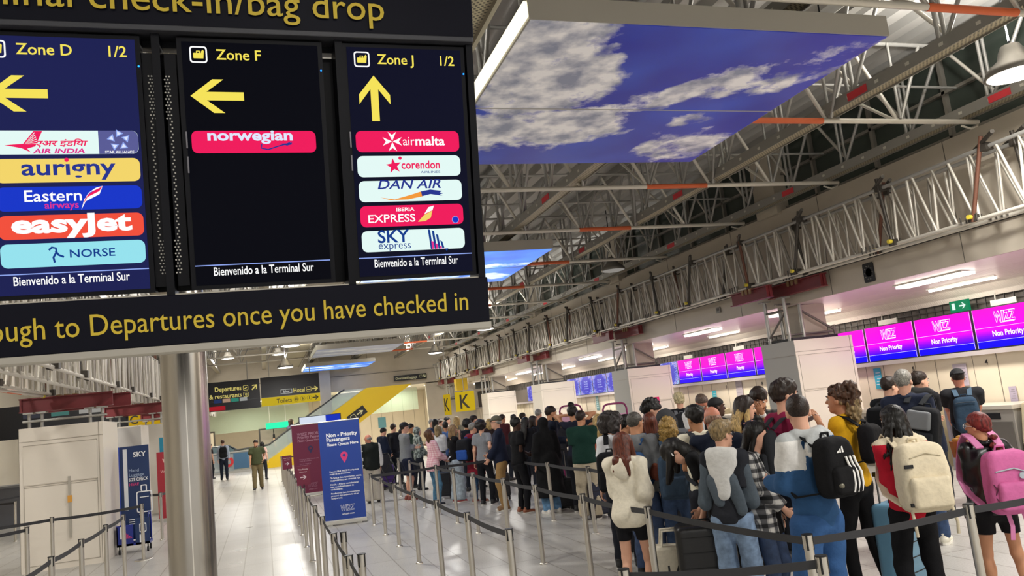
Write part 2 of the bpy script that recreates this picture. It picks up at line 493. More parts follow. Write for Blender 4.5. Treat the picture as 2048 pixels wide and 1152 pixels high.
# ------------------------------------------------------------------ the big hanging wayfinding sign
TL = 0.17
SG = thing('hanging_direction_sign', 'large dark hanging airport sign with three lit zone screens and yellow lettering', 'sign', (0, 4.0, 3.2))
SG.rotation_euler = (math.atan(TL), 0, 0)
def S(px, py):
    d = wdir(px, py); s = (4 + TL * (3.2 - CAM[2])) / (d[1] + TL * d[2]); p = CAM + d * s
    return p[0], (p[2] - 3.2) * math.hypot(1, TL)
NAVY = mat('0b0c1a', 0.4, spec=0.15); NAVY2 = mat('080911', 0.4, spec=0.2)
YEL = mat('d8bd32', 0.45); YE = glow('f5e25a', 1.0)
XL, XR = -1.75, 1.185
b = MB(); b.box(XL, XR, -0.06, 0.2, 0.715, 1.3); b.box(XL, XR - 0.006, -0.075, 0.2, 0.688, 0.715, 1); b.build('header_panel', [NAVY, mat('3b3c42', 0.4)], SG, bevel=0.004)
b = MB(); b.box(XL, XR, -0.06, 0.2, -0.80, -0.562); b.build('footer_panel', [NAVY], SG, bevel=0.004)
b = MB(); b.box(XL, XR + 0.004, -0.07, 0.21, -0.83, -0.80); b.tube((XL, -0.05, -0.825), (XR, -0.05, -0.825), 0.018, n=8); b.build('bottom_rail', mat('b9b4a9', 0.35, 0.5), SG)
# lettering of the header and footer
x0, z0 = S(770, 48); xa, za = S(0, 8)
b = MB(); text(b, 'Terminal check-in/bag drop', 0.185, (x0 - 0.015, -0.0775, z0 - 0.008), 0, 'RIGHT', 0.004, fit=2.10)
b.build('header_lettering', YEL, SG)
x1, z1 = S(936, 615)
b = MB(); text(b, 'Go through to Departures once you have checked in', 0.142, (x1 - 0.015, -0.0635, z1 - 0.008), 0, 'RIGHT', 0.003, fit=2.54)
b.build('footer_lettering', YEL, SG)
# frame posts between the screens
b = MB()
for xc in (-0.385, 0.475, 1.165, -1.25):
    b.box(xc - 0.018, xc + 0.018, -0.03, 0.16, -0.607, 0.69)
b.box(XL, XR, 0.1, 0.18, 0.655, 0.70, 0)
b.box(XL, XR - 0.01, 0.15, 0.16, -0.545, 0.64); b.build('frame', NAVY2, SG)
b = MB(); b.box(XL, XR, -0.02, 0.06, -0.562, -0.556); b.build('lower_ledge', mat('c9c2b2', 0.3, 0.6), SG)

def pill(b, xa, xb, zc, h, mi, y):
    pts = rrect(xa, xb, zc - h / 2, zc + h / 2, h * 0.26, 5); poly(b, pts, (0, y, 0), mi)
def arrow_pts(w, h, rot):
    P = [(-.5, 0), (-.12, .62), (.13, .62), (-.13, .17), (.5, .17), (.5, -.17), (-.13, -.17), (.13, -.62), (-.12, -.62)]
    P = [(-.5, 0), (-.08, .40), (.13, .40), (-.2, .1), (.5, .1), (.5, -.1), (-.2, -.1), (.13, -.40), (-.08, -.40)]
    if rot: P = [(-y, -x) for x, y in P]
    return [(x * w, y * h) for x, y in P]
def screen(name, label, xa, xb, bg, zone, page, up, content):
    z_top, z_bot = 0.655, -0.525
    W = xb - xa; xc = (xa + xb) / 2
    sc = bpy.data.objects.new('zone_screen', MB().box(xa - 0.022, xb + 0.022, -0.02, 0.09, z_bot - 0.02, z_top + 0.02).mesh('zone_screen', NAVY2)); COL.objects.link(sc); sc.parent = SG; sc['label'] = label
    b = MB(); b.box(xa, xb, -0.024, -0.02, z_bot, z_top); b.build('display', mat(bg, 0.5, emit=1.0, spec=0.02), sc)
    y = -0.026; y2 = -0.0275; y3 = -0.029; y4 = -0.0305
    mats = [YE, glow('ffffff', 1.0), glow('f01a5c', 1.0), glow('dff4f0', 1.05), glow('f3d56a', 1.0), glow('1636c8', 1.0), glow('f2503c', 1.0), glow('96e2ee', 1.0), glow('26358f', 1.0), glow('dfe8ff', 1.0), glow('5a5c96', 1.0), glow('f49a3a', 1.0), glow('123c8c', 1.0), glow('e2338e', 1.0), glow('8fa6ee', 1.0), glow('000022', 1.0)]
    g = MB()
    text(g, zone, 0.072, (xa + 0.155, y, z_top - 0.083), 0, 'LEFT', 0.012)
    if page: text(g, page, 0.072, (xb - 0.035, y, z_top - 0.083), 0, 'RIGHT', 0.012)
    # luggage pictogram in a rounded square
    o = (xa + 0.075, y, z_top - 0.062)
    ring(g, rrect(-.04, .04, -.04, .04, .014), rrect(-.033, .033, -.033, .033, .010), o, 1)
    poly(g, rrect(-.024, .02, -.018, .008, .004), o, 0); ring(g, rrect(-.010, .008, .006, .019, .003), rrect(-.006, .004, .006, .015, .002), o, 0); poly(g, [(.012, .014), (.02, .024), (.026, .018), (.022, -.018), (.016, -.018)], o, 0)
    poly(g, arrow_pts(0.245, 0.205, up) if not up else arrow_pts(0.2, 0.235, up), (xa + (0.15 if not up else 0.13), y, z_top - 0.262), 0)
    g.box(xa + 0.0, xb - 0.0, y, y + 0.001, -0.432, -0.427, 14)
    text(g, 'Bienvenido a la Terminal Sur', 0.058, (xc, y, -0.480), 1, 'CENTER', 0.012, fit=W * 0.74)
    px0, px1 = xa + 0.02 + 0.02 * (zone == 'Zone D'), xb - 0.035 + 0.025 * (zone == 'Zone D')
    for i, c in enumerate(content):
        zc = 0.170 - i * 0.129; h = 0.109
        pill(g, px0, px1, zc, h, c, y)
        cx = (px0 + px1) / 2; w = px1 - px0
        if zone == 'Zone D':
            if i == 0:
                poly(g, rrect(px1 - 0.165, px1, zc - h / 2, zc + h / 2, .03), (0, y2, 0), 10); poly(g, [(px1 - .17, zc - h / 2), (px1 - .13, zc - h / 2), (px1 - .13, zc + h / 2), (px1 - .17, zc + h / 2)], (0, y2, 0), 10)
                for k in range(5):
                    t = math.radians(90 + 72 * k); r = .033; q = (px1 - .083 + r * math.cos(t), zc + .008 + r * math.sin(t))
                    poly(g, [(q[0] + .021 * math.cos(t + a), q[1] + .021 * math.sin(t + a)) for a in (0.5, 2.6, 4.7)], (0, y3, 0), 14)
                    poly(g, [(q[0] + .012 * math.cos(t + a), q[1] + .012 * math.sin(t + a)) for a in (0.5, 2.6, 4.7)], (0, y4, 0), 9)
                text(g, 'STAR ALLIANCE', 0.017, (px1 - .083, y3, zc - h / 2 + .002), 1, 'CENTER', .02, fit=.125)
                poly(g, [(-.135, -.012), (-.06, -.006), (-.015, .052), (.02, .052), (-.012, -.018), (-.045, -.028), (-.03, -.046), (-.068, -.026)], (cx - .12, y2, zc), 2)
                for k in range(6): poly(g, [(-.055, -.008), (-.012 + k * .002, .046 - k * .01), (-.010 + k * .002, .043 - k * .01)], (cx - .12, y3, zc), 3)
                text(g, 'एअर इंडिया', 0.036, (cx - .13, y2, zc - .016), 2, 'LEFT', .02, .2, fit=.215)
                text(g, 'AIR INDIA', 0.030, (cx - .145, y2, zc - .05), 13, 'LEFT', .03, .2, fit=.215)
            elif i == 1:
                text(g, 'aurıgny', 0.105, (cx, y2, zc - .020), 8, 'CENTER', .018, fit=.39); g.lathe([(0, 0)], (0, 0, 0)) if 0 else None
                poly(g, [(.0095 * math.cos(a), .0095 * math.sin(a)) for a in np.linspace(0, 6.2, 14)], (cx - .008, y3, zc + .048), 2)
            elif i == 2:
                text(g, 'Eastern', 0.075, (cx + .045, y2, zc - .012), 1, 'RIGHT', .012, fit=.235); text(g, 'airways', 0.045, (cx + .03, y2, zc - .045), 13, 'RIGHT', .015, fit=.14)
                for k, c2 in enumerate((1, 2, 1)):
                    o_ = k * .014
                    poly(g, [(.04 + o_ * .6, -.05 + o_ * 1.6), (.06 + o_ * .6, -.012 + o_ * 1.4), (.12, .02 + o_), (.135, .058), (.105, .035 + o_ * .5), (.055 + o_ * .6, .0 + o_ * .9)], (cx, y2 - k * .0004, zc - .004), c2)
            elif i == 3:
                text(g, 'easyJet', 0.115, (cx, y2, zc - .024), 1, 'CENTER', .040, fit=.50)
            else:
                text(g, 'NORSE', 0.052, (cx - .02, y2, zc - .016), 12, 'LEFT', .012, fit=.19)
                q = [(cx - .105, zc + .022), (cx - .092, zc + .034), (cx - .076, zc + .03), (cx - .074, zc + .012), (cx - .088, zc - .012), (cx - .084, zc - .036)]
                band(g, q, .0045, y2, 12); band(g, [(cx - .078, zc + .016), (cx - .066, zc - .002), (cx - .045, zc - .012)], .0045, y2, 12)
        elif zone == 'Zone F':
            text(g, 'norwegian', 0.072, (cx - .02, y2, zc + .008), 9, 'CENTER', .030, fit=.40)
            band(g, [(cx + .03, zc - .010), (cx + .028, zc - .032), (cx + .06, zc - .038), (cx + .12, zc - .018), (cx + .175, zc - .006)], .003, y2, 8)
            poly(g, [(cx + .12, zc - .010), (cx + .15, zc - .008), (cx + .172, zc + .003), (cx + .16, zc - .010), (cx + .178, zc - .012), (cx + .15, zc - .020)], (0, y3, 0), 8)
        else:
            if i == 0:
                for k in range(4):
                    t = math.pi / 2 * k
                    def rt(p): return (p[0] * math.cos(t) - p[1] * math.sin(t), p[0] * math.sin(t) + p[1] * math.cos(t))
                    poly(g, [rt(p) for p in ((0, .002), (.022, .050), (0, .034), (-.022, .050))], (cx - .085, y2, zc), 1)
                text(g, 'air', 0.066, (cx - .03, y2, zc - .02), 1, 'LEFT', .0, fit=.062); text(g, 'malta', 0.066, (cx + .036, y2, zc - .02), 1, 'LEFT', .025, fit=.158)
            elif i == 1:
                st = []
                for k in range(10):
                    t = math.radians(90 + 36 * k + 8); r = .042 if k % 2 == 0 else .017; st.append((r * math.cos(t), r * math.sin(t)))
                poly(g, st, (cx - .085, y2, zc + .002), 2); poly(g, [(.009 * math.cos(a), .009 * math.sin(a)) for a in np.linspace(0, 6.2, 12)], (cx - .05, y2, zc + .042), 2)
                text(g, 'corendon', 0.062, (cx - .045, y2, zc - .014), 2, 'LEFT', .018, fit=.205); text(g, 'AIRLINES', 0.017, (cx + .055, y2, zc - .038), 12, 'LEFT', .0, fit=.105)
            elif i == 2:
                text(g, 'DAN AIR', 0.068, (cx - .008, y2, zc + .012), 8, 'CENTER', .014, .25, fit=.335, zclip=(-1, .046))
                poly(g, [(-.165, -.032), (-.11, -.047), (-.02, -.045), (.06, -.03), (.05, -.005), (.0, -.02), (-.09, -.043)], (cx, y2, zc), 11); poly(g, [(.05, -.005), (.055, -.03), (.1, -.02), (.165, -.030), (.15, -.022), (.17, -.018), (.15, -.012), (.165, -.005), (.1, .004)], (cx, y3, zc), 8)
            elif i == 3:
                text(g, 'IBERIA', 0.026, (cx + .01, y2, zc + .024), 1, 'RIGHT', .02, fit=.095); text(g, 'EXPRESS', 0.058, (cx + .012, y2, zc - .032), 1, 'RIGHT', .012, fit=.245)
                poly(g, [(.025, -.035), (.06, .0), (.105, .022), (.095, -.015), (.065, -.032)], (cx, y2, zc), 4); poly(g, [(.06, .004), (.085, .04), (.115, .048), (.106, .024)], (cx, y3, zc), 1)
                poly(g, [(.019 * math.cos(a), .019 * math.sin(a)) for a in np.linspace(0, 6.2, 16)], (px1 - .045, y2, zc - .03), 14); poly(g, [(.016 * math.cos(a), .016 * math.sin(a)) for a in np.linspace(0, 6.2, 16)], (px1 - .045, y3, zc - .03), 5)
            else:
                text(g, 'SKY', 0.092, (cx - .19, y2, zc - .008), 12, 'LEFT', .018, fit=.165); text(g, 'express', 0.058, (cx - .188, y2, zc - .042), 12, 'LEFT', -.004, fit=.168, zclip=(-.011, 1))
                for k in range(5):
                    xx = cx + .075 + k * .021; poly(g, [(xx, zc + .053 - .012 * k * k * .55), (xx + .012, zc + .05 - .012 * k * k * .6), (xx + .022, zc - .052), (xx + .010, zc - .052)], (0, y2, 0), 12)
                    if k: poly(g, [(xx - .006, zc + .004 - .013 * k), (xx + .006, zc + .0 - .013 * k), (xx + .008, zc - .052), (xx - .004, zc - .052)], (0, y3, 0), 13)
    g.build('screen_graphics', mats, sc)
    b = MB(); b.ball((xb + 0.012, -0.024, 0.53), 0.0045, 8); b.build('status_light', glow('1a7bff', 4), sc)
def band(g, q, hw, y, mi):
    L = []; R = []
    for i in range(len(q)):
        a = q[max(i - 1, 0)]; c = q[min(i + 1, len(q) - 1)]
        dx, dz = c[0] - a[0], c[1] - a[1]; n = math.hypot(dx, dz); L.append((q[i][0] - dz / n * hw, q[i][1] + dx / n * hw)); R.append((q[i][0] + dz / n * hw, q[i][1] - dx / n * hw))
    for i in range(len(q) - 1): poly(g, [L[i], L[i + 1], R[i + 1], R[i]], (0, y, 0), mi)
screen('zone_screen', 'blue left screen listing Zone D airlines', -1.125, -0.475, '1d2152', 'Zone D', '1/2', False, [3, 4, 5, 6, 7])
screen('zone_screen', 'nearly black middle screen for Zone F with one red airline', -0.27, 0.37, '05060f', 'Zone F', '', False, [2])
screen('zone_screen', 'dark right screen listing Zone J airlines under an up arrow', 0.515, 1.115, '0d0f24', 'Zone J', '1/2', True, [2, 3, 3, 2, 3])
# perforated strips; rows of pale discs stand for light showing through the holes
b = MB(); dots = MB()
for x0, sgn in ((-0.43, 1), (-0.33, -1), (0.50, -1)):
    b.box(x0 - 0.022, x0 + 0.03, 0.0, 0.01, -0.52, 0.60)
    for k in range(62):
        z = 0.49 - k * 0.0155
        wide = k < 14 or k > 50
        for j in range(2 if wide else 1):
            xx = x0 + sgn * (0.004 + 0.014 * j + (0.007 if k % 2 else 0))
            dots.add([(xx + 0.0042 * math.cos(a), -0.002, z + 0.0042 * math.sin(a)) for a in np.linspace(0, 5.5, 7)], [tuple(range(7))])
b.build('perforated_strip', NAVY2, SG); dots.build('hole_light_dots', mat('c9c6bd', 0.4), SG)
b = MB(); b.box(-0.275, -0.268, -0.03, 0.0, 0.14, 0.22); b.box(-0.275, -0.268, -0.03, 0.0, 0.02, 0.10); b.box(0.505, 0.512, -0.03, 0.0, 0.14, 0.22); b.box(0.505, 0.512, -0.03, 0.0, 0.02, 0.10); b.build('latch', mat('77757a', 0.35, 0.7), SG)
b = MB()
for x in (XL + 0.2, 1.0, -0.3): b.tube((x, 0.12, 1.3), (x, 0.12, 3.3), 0.03, n=10)
b.build('hanging_rod', GALV, SG)
# ------------------------------------------------------------------ roof steelwork
def perf_mat():
    m = bpy.data.materials.new('perforated_channel'); m.use_nodes = True
    n, l = nodes_of(m); bs = n['Principled BSDF']; bs.inputs['Roughness'].default_value = 0.45; bs.inputs['Metallic'].default_value = 0.4
    tc = n.new('ShaderNodeTexCoord'); v = n.new('ShaderNodeTexVoronoi'); v.inputs['Scale'].default_value = 26; v.inputs['Randomness'].default_value = 0.0
    mp = n.new('ShaderNodeMapping'); mp.inputs['Rotation'].default_value = (0, 0, 0.785); mp.inputs['Scale'].default_value = (1, 1, 0)
    l.new(tc.outputs['Object'], mp.inputs[0]); l.new(mp.outputs[0], v.inputs['Vector'])
    r = n.new('ShaderNodeValToRGB'); r.color_ramp.elements[0].position = 0.26; r.color_ramp.elements[0].color = lin('565046'); r.color_ramp.elements[1].position = 0.36; r.color_ramp.elements[1].color = lin('b3a98f')
    l.new(v.outputs['Distance'], r.inputs[0]); l.new(r.outputs[0], bs.inputs['Base Color'])
    return m
PERF = perf_mat()
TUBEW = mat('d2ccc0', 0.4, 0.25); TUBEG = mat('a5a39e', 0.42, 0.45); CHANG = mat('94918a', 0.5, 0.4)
ORANGE = mat('d8683a', 0.6); REDT = mat('c8323a', 0.6); DARKT = mat('4b4640', 0.5, 0.5)
ZB, ZT = 5.36, 6.5
# lattice beams along the hall
rb = thing('roof_beam', 'x', 'beam', (7.6, 0, 0), 0, 'lattice roof beams along the hall')
Y0, Y1 = -4.0, 46.5
b = MB(); b.box(-0.10, 0.10, Y0, Y1, ZB, ZB + 0.012); b.build('bottom_channel', PERF, rb)
b = MB()
for s in (-1, 1): b.box(s * 0.10, s * 0.115, Y0, Y1, ZB - 0.02, ZB + 0.13)
b.box(-0.07, 0.07, Y0, Y1, ZT, ZT + 0.1)
for k in range(int((Y1 - Y0) / 0.5)):
    y = Y0 + 0.5 * k
    for s in (-1, 1): b.box(s * 0.1155, s * 0.118, y, y + 0.06, ZB + 0.035, ZB + 0.075, 1)
b.build('side_channel', [CHANG, mat('c9c5ba', 0.4)], rb)
b = MB(); g = MB()
y = Y0
k = 0
while y < Y1 - 1.5:
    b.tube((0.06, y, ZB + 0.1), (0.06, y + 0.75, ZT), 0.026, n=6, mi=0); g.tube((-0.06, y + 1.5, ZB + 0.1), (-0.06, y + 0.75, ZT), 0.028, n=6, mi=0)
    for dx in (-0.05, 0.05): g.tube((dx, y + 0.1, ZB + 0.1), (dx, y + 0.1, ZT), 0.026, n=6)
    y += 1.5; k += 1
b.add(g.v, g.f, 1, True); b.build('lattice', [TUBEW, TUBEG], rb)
b = MB()
for k in range(9): b.box(-0.121, -0.117, 3 + 4.7 * k, 3.35 + 4.7 * k, ZB, ZB + 0.1)
b.build('red_tape', REDT, rb)
rb['label'] = 'perforated grey roof beam right of the large sky panel'
for x, s in ((10.0, 'perforated grey roof beam in front of the clerestory windows'), (5.0, 'perforated grey roof beam passing over the right half of the large sky panel'), (2.6, 'perforated grey roof beam at the left edge of the large sky panel'),
             (0.2, 'perforated grey roof beam mostly behind the big sign, above the aisle'), (-2.2, 'perforated grey roof beam left of the steel column'), (-4.8, 'leftmost perforated grey roof beam')):
    dup(rb, (x, 0, 0), s)
# scaffold lattice trusses across the hall, each with an orange sleeve on its bottom tube
XA, XB = -7.5, 10.15
st = thing('roof_truss', 'x', 'truss', (0, 2.55, 0), 0, 'scaffold trusses across the roof')
b = MB(); b.tube((XA, 0, 5.27), (XB, 0, 5.27), 0.036, n=10)
b.path([(XB - 0.35, -0.02, 5.2), (XB - 0.2, -0.04, 5.15), (XB - 0.05, -0.02, 5.2), (XB, 0, 5.27)], 0.014, 6); b.build('bottom_tube', TUBEW, st)
b = MB(); b.tube((6.28, 0, 5.27), (7.42, 0, 5.27), 0.041, n=10); b.build('orange_sleeve', ORANGE, st)
b = MB(); b.tube((XA, 0, 6.42), (XB, 0, 6.42), 0.03, n=8); b.tube((XA, 0.25, 5.9), (XB, 0.25, 5.9), 0.02, n=6); b.build('top_tube', TUBEG, st)
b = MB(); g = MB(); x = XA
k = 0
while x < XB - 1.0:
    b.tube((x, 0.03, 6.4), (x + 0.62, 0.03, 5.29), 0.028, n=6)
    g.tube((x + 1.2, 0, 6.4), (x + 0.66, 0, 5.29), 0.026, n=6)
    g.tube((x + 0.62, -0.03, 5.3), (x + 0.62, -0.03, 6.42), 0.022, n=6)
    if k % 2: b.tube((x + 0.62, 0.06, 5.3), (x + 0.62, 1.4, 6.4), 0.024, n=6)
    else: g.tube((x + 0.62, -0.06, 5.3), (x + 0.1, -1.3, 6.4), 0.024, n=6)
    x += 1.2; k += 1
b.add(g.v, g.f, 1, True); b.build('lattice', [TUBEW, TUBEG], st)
ords = 'nearest second third fourth fifth sixth seventh eighth ninth tenth eleventh twelfth'.split()
TY = [2.55, 5.55, 8.5, 11.5, 14.5, 18.0, 21.6, 25.2, 28.9, 32.6, 36.3, 40.0]
st['label'] = 'white scaffold truss with orange sleeve, nearest the camera overhead'
tl = ['', 'white scaffold truss whose orange sleeve shows at the top right corner', 'white scaffold truss whose orange sleeve starts at the right edge of the large sky panel',
      'white scaffold truss just behind the large sky panel, orange sleeve mid-length', 'white scaffold truss in front of the small bright sky panel', 'white scaffold truss just behind the small bright sky panel']
for i in range(1, 12):
    dup(st, (0, TY[i], 0), tl[i] if i < len(tl) else 'white scaffold truss across the roof, %s from the camera' % ords[i])

t = thing('perforated_tray', 'wide perforated metal tray along the roof left of the large sky panel', 'roof tray', (1.62, 0, 5.3))
b = MB(); b.box(-0.42, 0.42, -3, 46, 0, 0.02); b.build('tray_base', PERF, t)
b = MB(); b.box(-0.44, -0.42, -3, 46, -0.03, 0.12); b.box(0.42, 0.46, -3, 46, -0.05, 0.12); b.build('tray_rim', mat('8f887b', 0.5, 0.3), t)
for i, (x, z) in enumerate(((-3.95, 3.06), (-3.75, 2.98), (-3.3, 3.12))):
    t = thing('scaffold_tube', 'loose scaffold tube with an orange band above the nearest left cabinet, %s of three' % ('outer', 'lowest', 'inner')[i], 'scaffold tube', (x, 9.0, z), 0, 'scaffold tubes over the left cabinet')
    b = MB(); b.tube((0, 0, 0), (0.1 * i, 7.2 - 0.4 * i, 0), 0.03, n=8); b.build('tube', TUBEW, t)
    b = MB(); b.tube((0.05 * i, 4.2, 0), (0.075 * i, 5.6, 0), 0.034, n=8); b.build('orange_band', ORANGE, t)
    b = MB(); b.tube((0.1 * i, 7.2 - 0.4 * i, 0), (0.1 * i, 7.3 - 0.4 * i, 0), 0.036, n=8); b.build('end_cap', mat('d8c23a', 0.5), t)
# ------------------------------------------------------------------ illuminated sky panels under the roof
def sky_mat(name, blue, blue2, white, shade, blobs, emit, nscale=2.2, seed=0.0):
    m = bpy.data.materials.new(name); m.use_nodes = True
    n, l = nodes_of(m); bs = n['Principled BSDF']
    tc = n.new('ShaderNodeTexCoord')
    nz = n.new('ShaderNodeTexNoise'); nz.inputs['Scale'].default_value = nscale; nz.inputs['Detail'].default_value = 9; nz.inputs['Roughness'].default_value = 0.62
    mp = n.new('ShaderNodeMapping'); mp.inputs['Location'].default_value = (seed, seed * 0.7, 0); l.new(tc.outputs['Object'], mp.inputs[0]); l.new(mp.outputs[0], nz.inputs['Vector'])
    acc = None
    for (cx, cy, rx, ry, rot, wgt) in blobs:
        q = n.new('ShaderNodeMapping'); q.vector_type = 'TEXTURE'
        q.inputs['Location'].default_value = (cx, cy, 0); q.inputs['Rotation'].default_value = (0, 0, math.radians(rot)); q.inputs['Scale'].default_value = (rx, ry, 1)
        l.new(tc.outputs['Object'], q.inputs[0])
        le = n.new('ShaderNodeVectorMath'); le.operation = 'LENGTH'; l.new(q.outputs[0], le.inputs[0])
        mr = n.new('ShaderNodeMapRange'); mr.inputs[1].default_value = 1.55; mr.inputs[2].default_value = 0.6; mr.inputs[3].default_value = 0; mr.inputs[4].default_value = wgt
        l.new(le.outputs['Value'], mr.inputs[0])
        if acc is None: acc = mr.outputs[0]
        else:
            a = n.new('ShaderNodeMath'); a.operation = 'MAXIMUM'; l.new(acc, a.inputs[0]); l.new(mr.outputs[0], a.inputs[1]); acc = a.outputs[0]
    ad = n.new('ShaderNodeMath'); ad.operation = 'MULTIPLY_ADD'; ad.inputs[1].default_value = 1.3; l.new(nz.outputs['Fac'], ad.inputs[0]); l.new(acc, ad.inputs[2])
    mr2 = n.new('ShaderNodeMapRange'); mr2.inputs[1].default_value = 0.93; mr2.inputs[2].default_value = 1.12; l.new(ad.outputs[0], mr2.inputs[0])
    n2 = n.new('ShaderNodeTexNoise'); n2.inputs['Scale'].default_value = nscale * 1.4; n2.inputs['Detail'].default_value = 6; l.new(mp.outputs[0], n2.inputs['Vector'])
    r = n.new('ShaderNodeValToRGB'); r.color_ramp.elements[0].position = 0.36; r.color_ramp.elements[0].color = lin(shade); r.color_ramp.elements[1].position = 0.6; r.color_ramp.elements[1].color = lin(white); l.new(n2.outputs['Fac'], r.inputs[0])
    n3 = n.new('ShaderNodeTexNoise'); n3.inputs['Scale'].default_value = 0.8; l.new(tc.outputs['Object'], n3.inputs['Vector'])
    rb_ = n.new('ShaderNodeValToRGB'); rb_.color_ramp.elements[0].position = 0.4; rb_.color_ramp.elements[0].color = lin(blue); rb_.color_ramp.elements[1].position = 0.68; rb_.color_ramp.elements[1].color = lin(blue2); l.new(n3.outputs['Fac'], rb_.inputs[0])
    mx = n.new('ShaderNodeMix'); mx.data_type = 'RGBA'; l.new(mr2.outputs[0], mx.inputs[0]); l.new(rb_.outputs[0], mx.inputs[6]); l.new(r.outputs[0], mx.inputs[7])
    l.new(mx.outputs[2], bs.inputs['Base Color']); bs.inputs['Roughness'].default_value = 0.35
    if emit: l.new(mx.outputs[2], bs.inputs['Emission Color']); bs.inputs['Emission Strength'].default_value = emit
    return m
PW, PL = 3.62, 3.74
def sky_panel(x0, y0, z, label, m, on=True):
    t = thing('sky_panel', label, 'ceiling panel', (x0, y0, z), 0, 'sky picture ceiling panels')
    b = MB()
    b.box(0, PW, 0, 0.03, 0, 0.17); b.box(0, PW, PL - 0.03, PL, 0, 0.17); b.box(0, 0.03, 0.03, PL - 0.03, 0, 0.17); b.box(PW - 0.03, PW, 0.03, PL - 0.03, 0, 0.17); b.box(0, PW, 0, PL, 0.17, 0.2)
    b.build('casing', mat('aaa599', 0.5), t)
    b = MB(); b.box(0.015, PW - 0.015, 0.015, PL - 0.015, -0.006, 0.004); b.build('sky_picture', m, t)
    b = MB(); b.box(0.0, PW, PL * 0.5 - 0.008, PL * 0.5 + 0.008, -0.012, -0.004); b.build('seam', mat('b9b6b0', 0.4), t)
    b = MB(); b.box(-0.035, -0.004, 0.0, PL, 0.02, 0.15); b.build('edge_light', glow('fff7d8', 1.7 if on else 0.4), t)
    b = MB()
    for x in (0.4, PW - 0.4):
        for y in (0.4, PL - 0.4): b.tube((x, y, 0.18), (x, y, 1.5), 0.008, n=6)
    b.build('hanger', DARK, t)
BL = [(0.2, 0.6, 0.72, 0.85, 0, 0.62), (0.45, 1.5, 0.5, 0.6, 0, 0.60), (0.95, 1.3, 0.40, 0.72, 0, 0.62), (1.25, 2.4, 0.66, 0.62, 0, 0.62), (0.45, 2.55, 0.6, 0.6, 10, 0.60), (0.05, 3.0, 0.5, 0.4, 0, 0.5),
      (2.3, 1.3, 0.85, 0.30, -46, 0.52), (2.5, 1.3, 0.5, 0.3, -30, 0.50), (3.3, 0.8, 0.35, 0.9, 20, 0.36), (3.1, 3.05, 0.62, 0.6, -10, 0.46), (2.7, 2.15, 0.28, 0.22, 0, 0.36)]
sky_panel(2.23, 5.63, 5.0, 'large ceiling panel with a deep blue sky and big grey-white clouds', sky_mat('deep_sky', '18299a', '2848b4', 'e6e2e0', '83889b', BL, 0.24), True)
SB = [(0.5, 1.0, 1.5, 0.4, 8, 0.55), (2.2, 1.7, 1.2, 0.3, -8, 0.45), (1.0, 2.6, 1.2, 0.35, 0, 0.5), (3.0, 2.9, 0.6, 0.4, 10, 0.5)]
BRIGHT = sky_mat('bright_sky', '2f6fe0', '4a98f0', 'eaf6ff', 'b4dcf8', SB, 1.0, 1.8, 3.0)
sky_panel(2.23, 14.93, 5.0, 'small bright blue sky panel beside the lower corner of the big sign', BRIGHT)
sky_panel(2.23, 24.3, 5.0, 'bright blue sky panel hidden behind the big sign', BRIGHT)
sky_panel(2.23, 33.4, 5.0, 'dim grey-blue sky panel, upper of the two far ones', sky_mat('dim_sky', '77829f', '8d97ad', 'b9bcc2', '8f95a3', SB, 0.25, 1.8, 9.0), False)
sky_panel(2.23, 42.6, 5.0, 'bright blue sky panel farthest down the hall above the far wall', BRIGHT)

# ------------------------------------------------------------------ temporary works along the bulkheads
YELC = mat('d8c23a', 0.5); CLAMP = mat('8a6f4d', 0.5, 0.5); MAROON = mat('74262a', 0.5)
def lattice_girder(x, z0, h, y0, y1, label, step=0.42, seed=1):
    rnd = random.Random(seed)
    t = thing('lattice_girder', label, 'scaffolding', (x, y0, z0), 0, 'lattice girders along the bulkheads')
    L = y1 - y0
    b = MB(); b.tube((0, 0, 0), (0, L, 0), 0.03, n=8); b.build('bottom_tube', TUBEW, t)
    b = MB(); b.tube((0, 0, h), (0, L, h), 0.03, n=8); b.build('top_tube', TUBEG, t)
    b = MB(); y = 0.1
    k = 0
    while y < L - step:
        j = rnd.uniform(-0.04, 0.04)
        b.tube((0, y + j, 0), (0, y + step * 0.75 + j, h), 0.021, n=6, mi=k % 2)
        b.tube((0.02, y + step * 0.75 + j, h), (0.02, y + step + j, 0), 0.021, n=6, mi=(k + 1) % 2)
        if k % 3 == 0: b.tube((0.03, y, 0), (0.03, y, h), 0.026, n=6, mi=0)
        y += step; k += 1
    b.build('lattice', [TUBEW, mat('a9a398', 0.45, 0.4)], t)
    return t
def braces(t, L, h, every=2.0, off=0.0):
    y = off + 0.6; k = 0
    while y < L - 1:
        b = MB(); s = 0.38 if k % 2 else -0.1
        b.tube((-0.05, y, h + 0.16), (-0.05, y + s, -0.02), 0.03, n=7, mi=0 if k % 3 else 1); b.build('brace', [DARKT, mat('6e4838', 0.6, 0.3)], t)
        b = MB(); b.tube((-0.02, y + s, 0.05), (-0.13, y + s, 0.05), 0.034, n=8); b.build('end_cap', YELC, t)
        b = MB()
        for dz in (0.03, h): b.box(-0.07, 0.07, y + s * (1 if dz < 0.1 else 0) - 0.06, y + s * (1 if dz < 0.1 else 0) + 0.06, dz - 0.05, dz + 0.05)
        for q in range(4): b.tube((-0.06, y + 0.3 + 0.09 * q, -0.02), (-0.06, y + 0.3 + 0.09 * q, 0.09), 0.012, n=5)
        b.tube((-0.25, y - 0.35, h + 0.1), (0.2, y + 0.45, h + 0.02), 0.03, n=7); b.build('clamp', DARKT, t)
        y += every; k += 1
g1 = lattice_girder(9.72, 3.80, 0.95, 1.5, 46.4, 'front lattice scaffold girder along the right bulkhead', 0.38, 1); braces(g1, 44.9, 0.95)
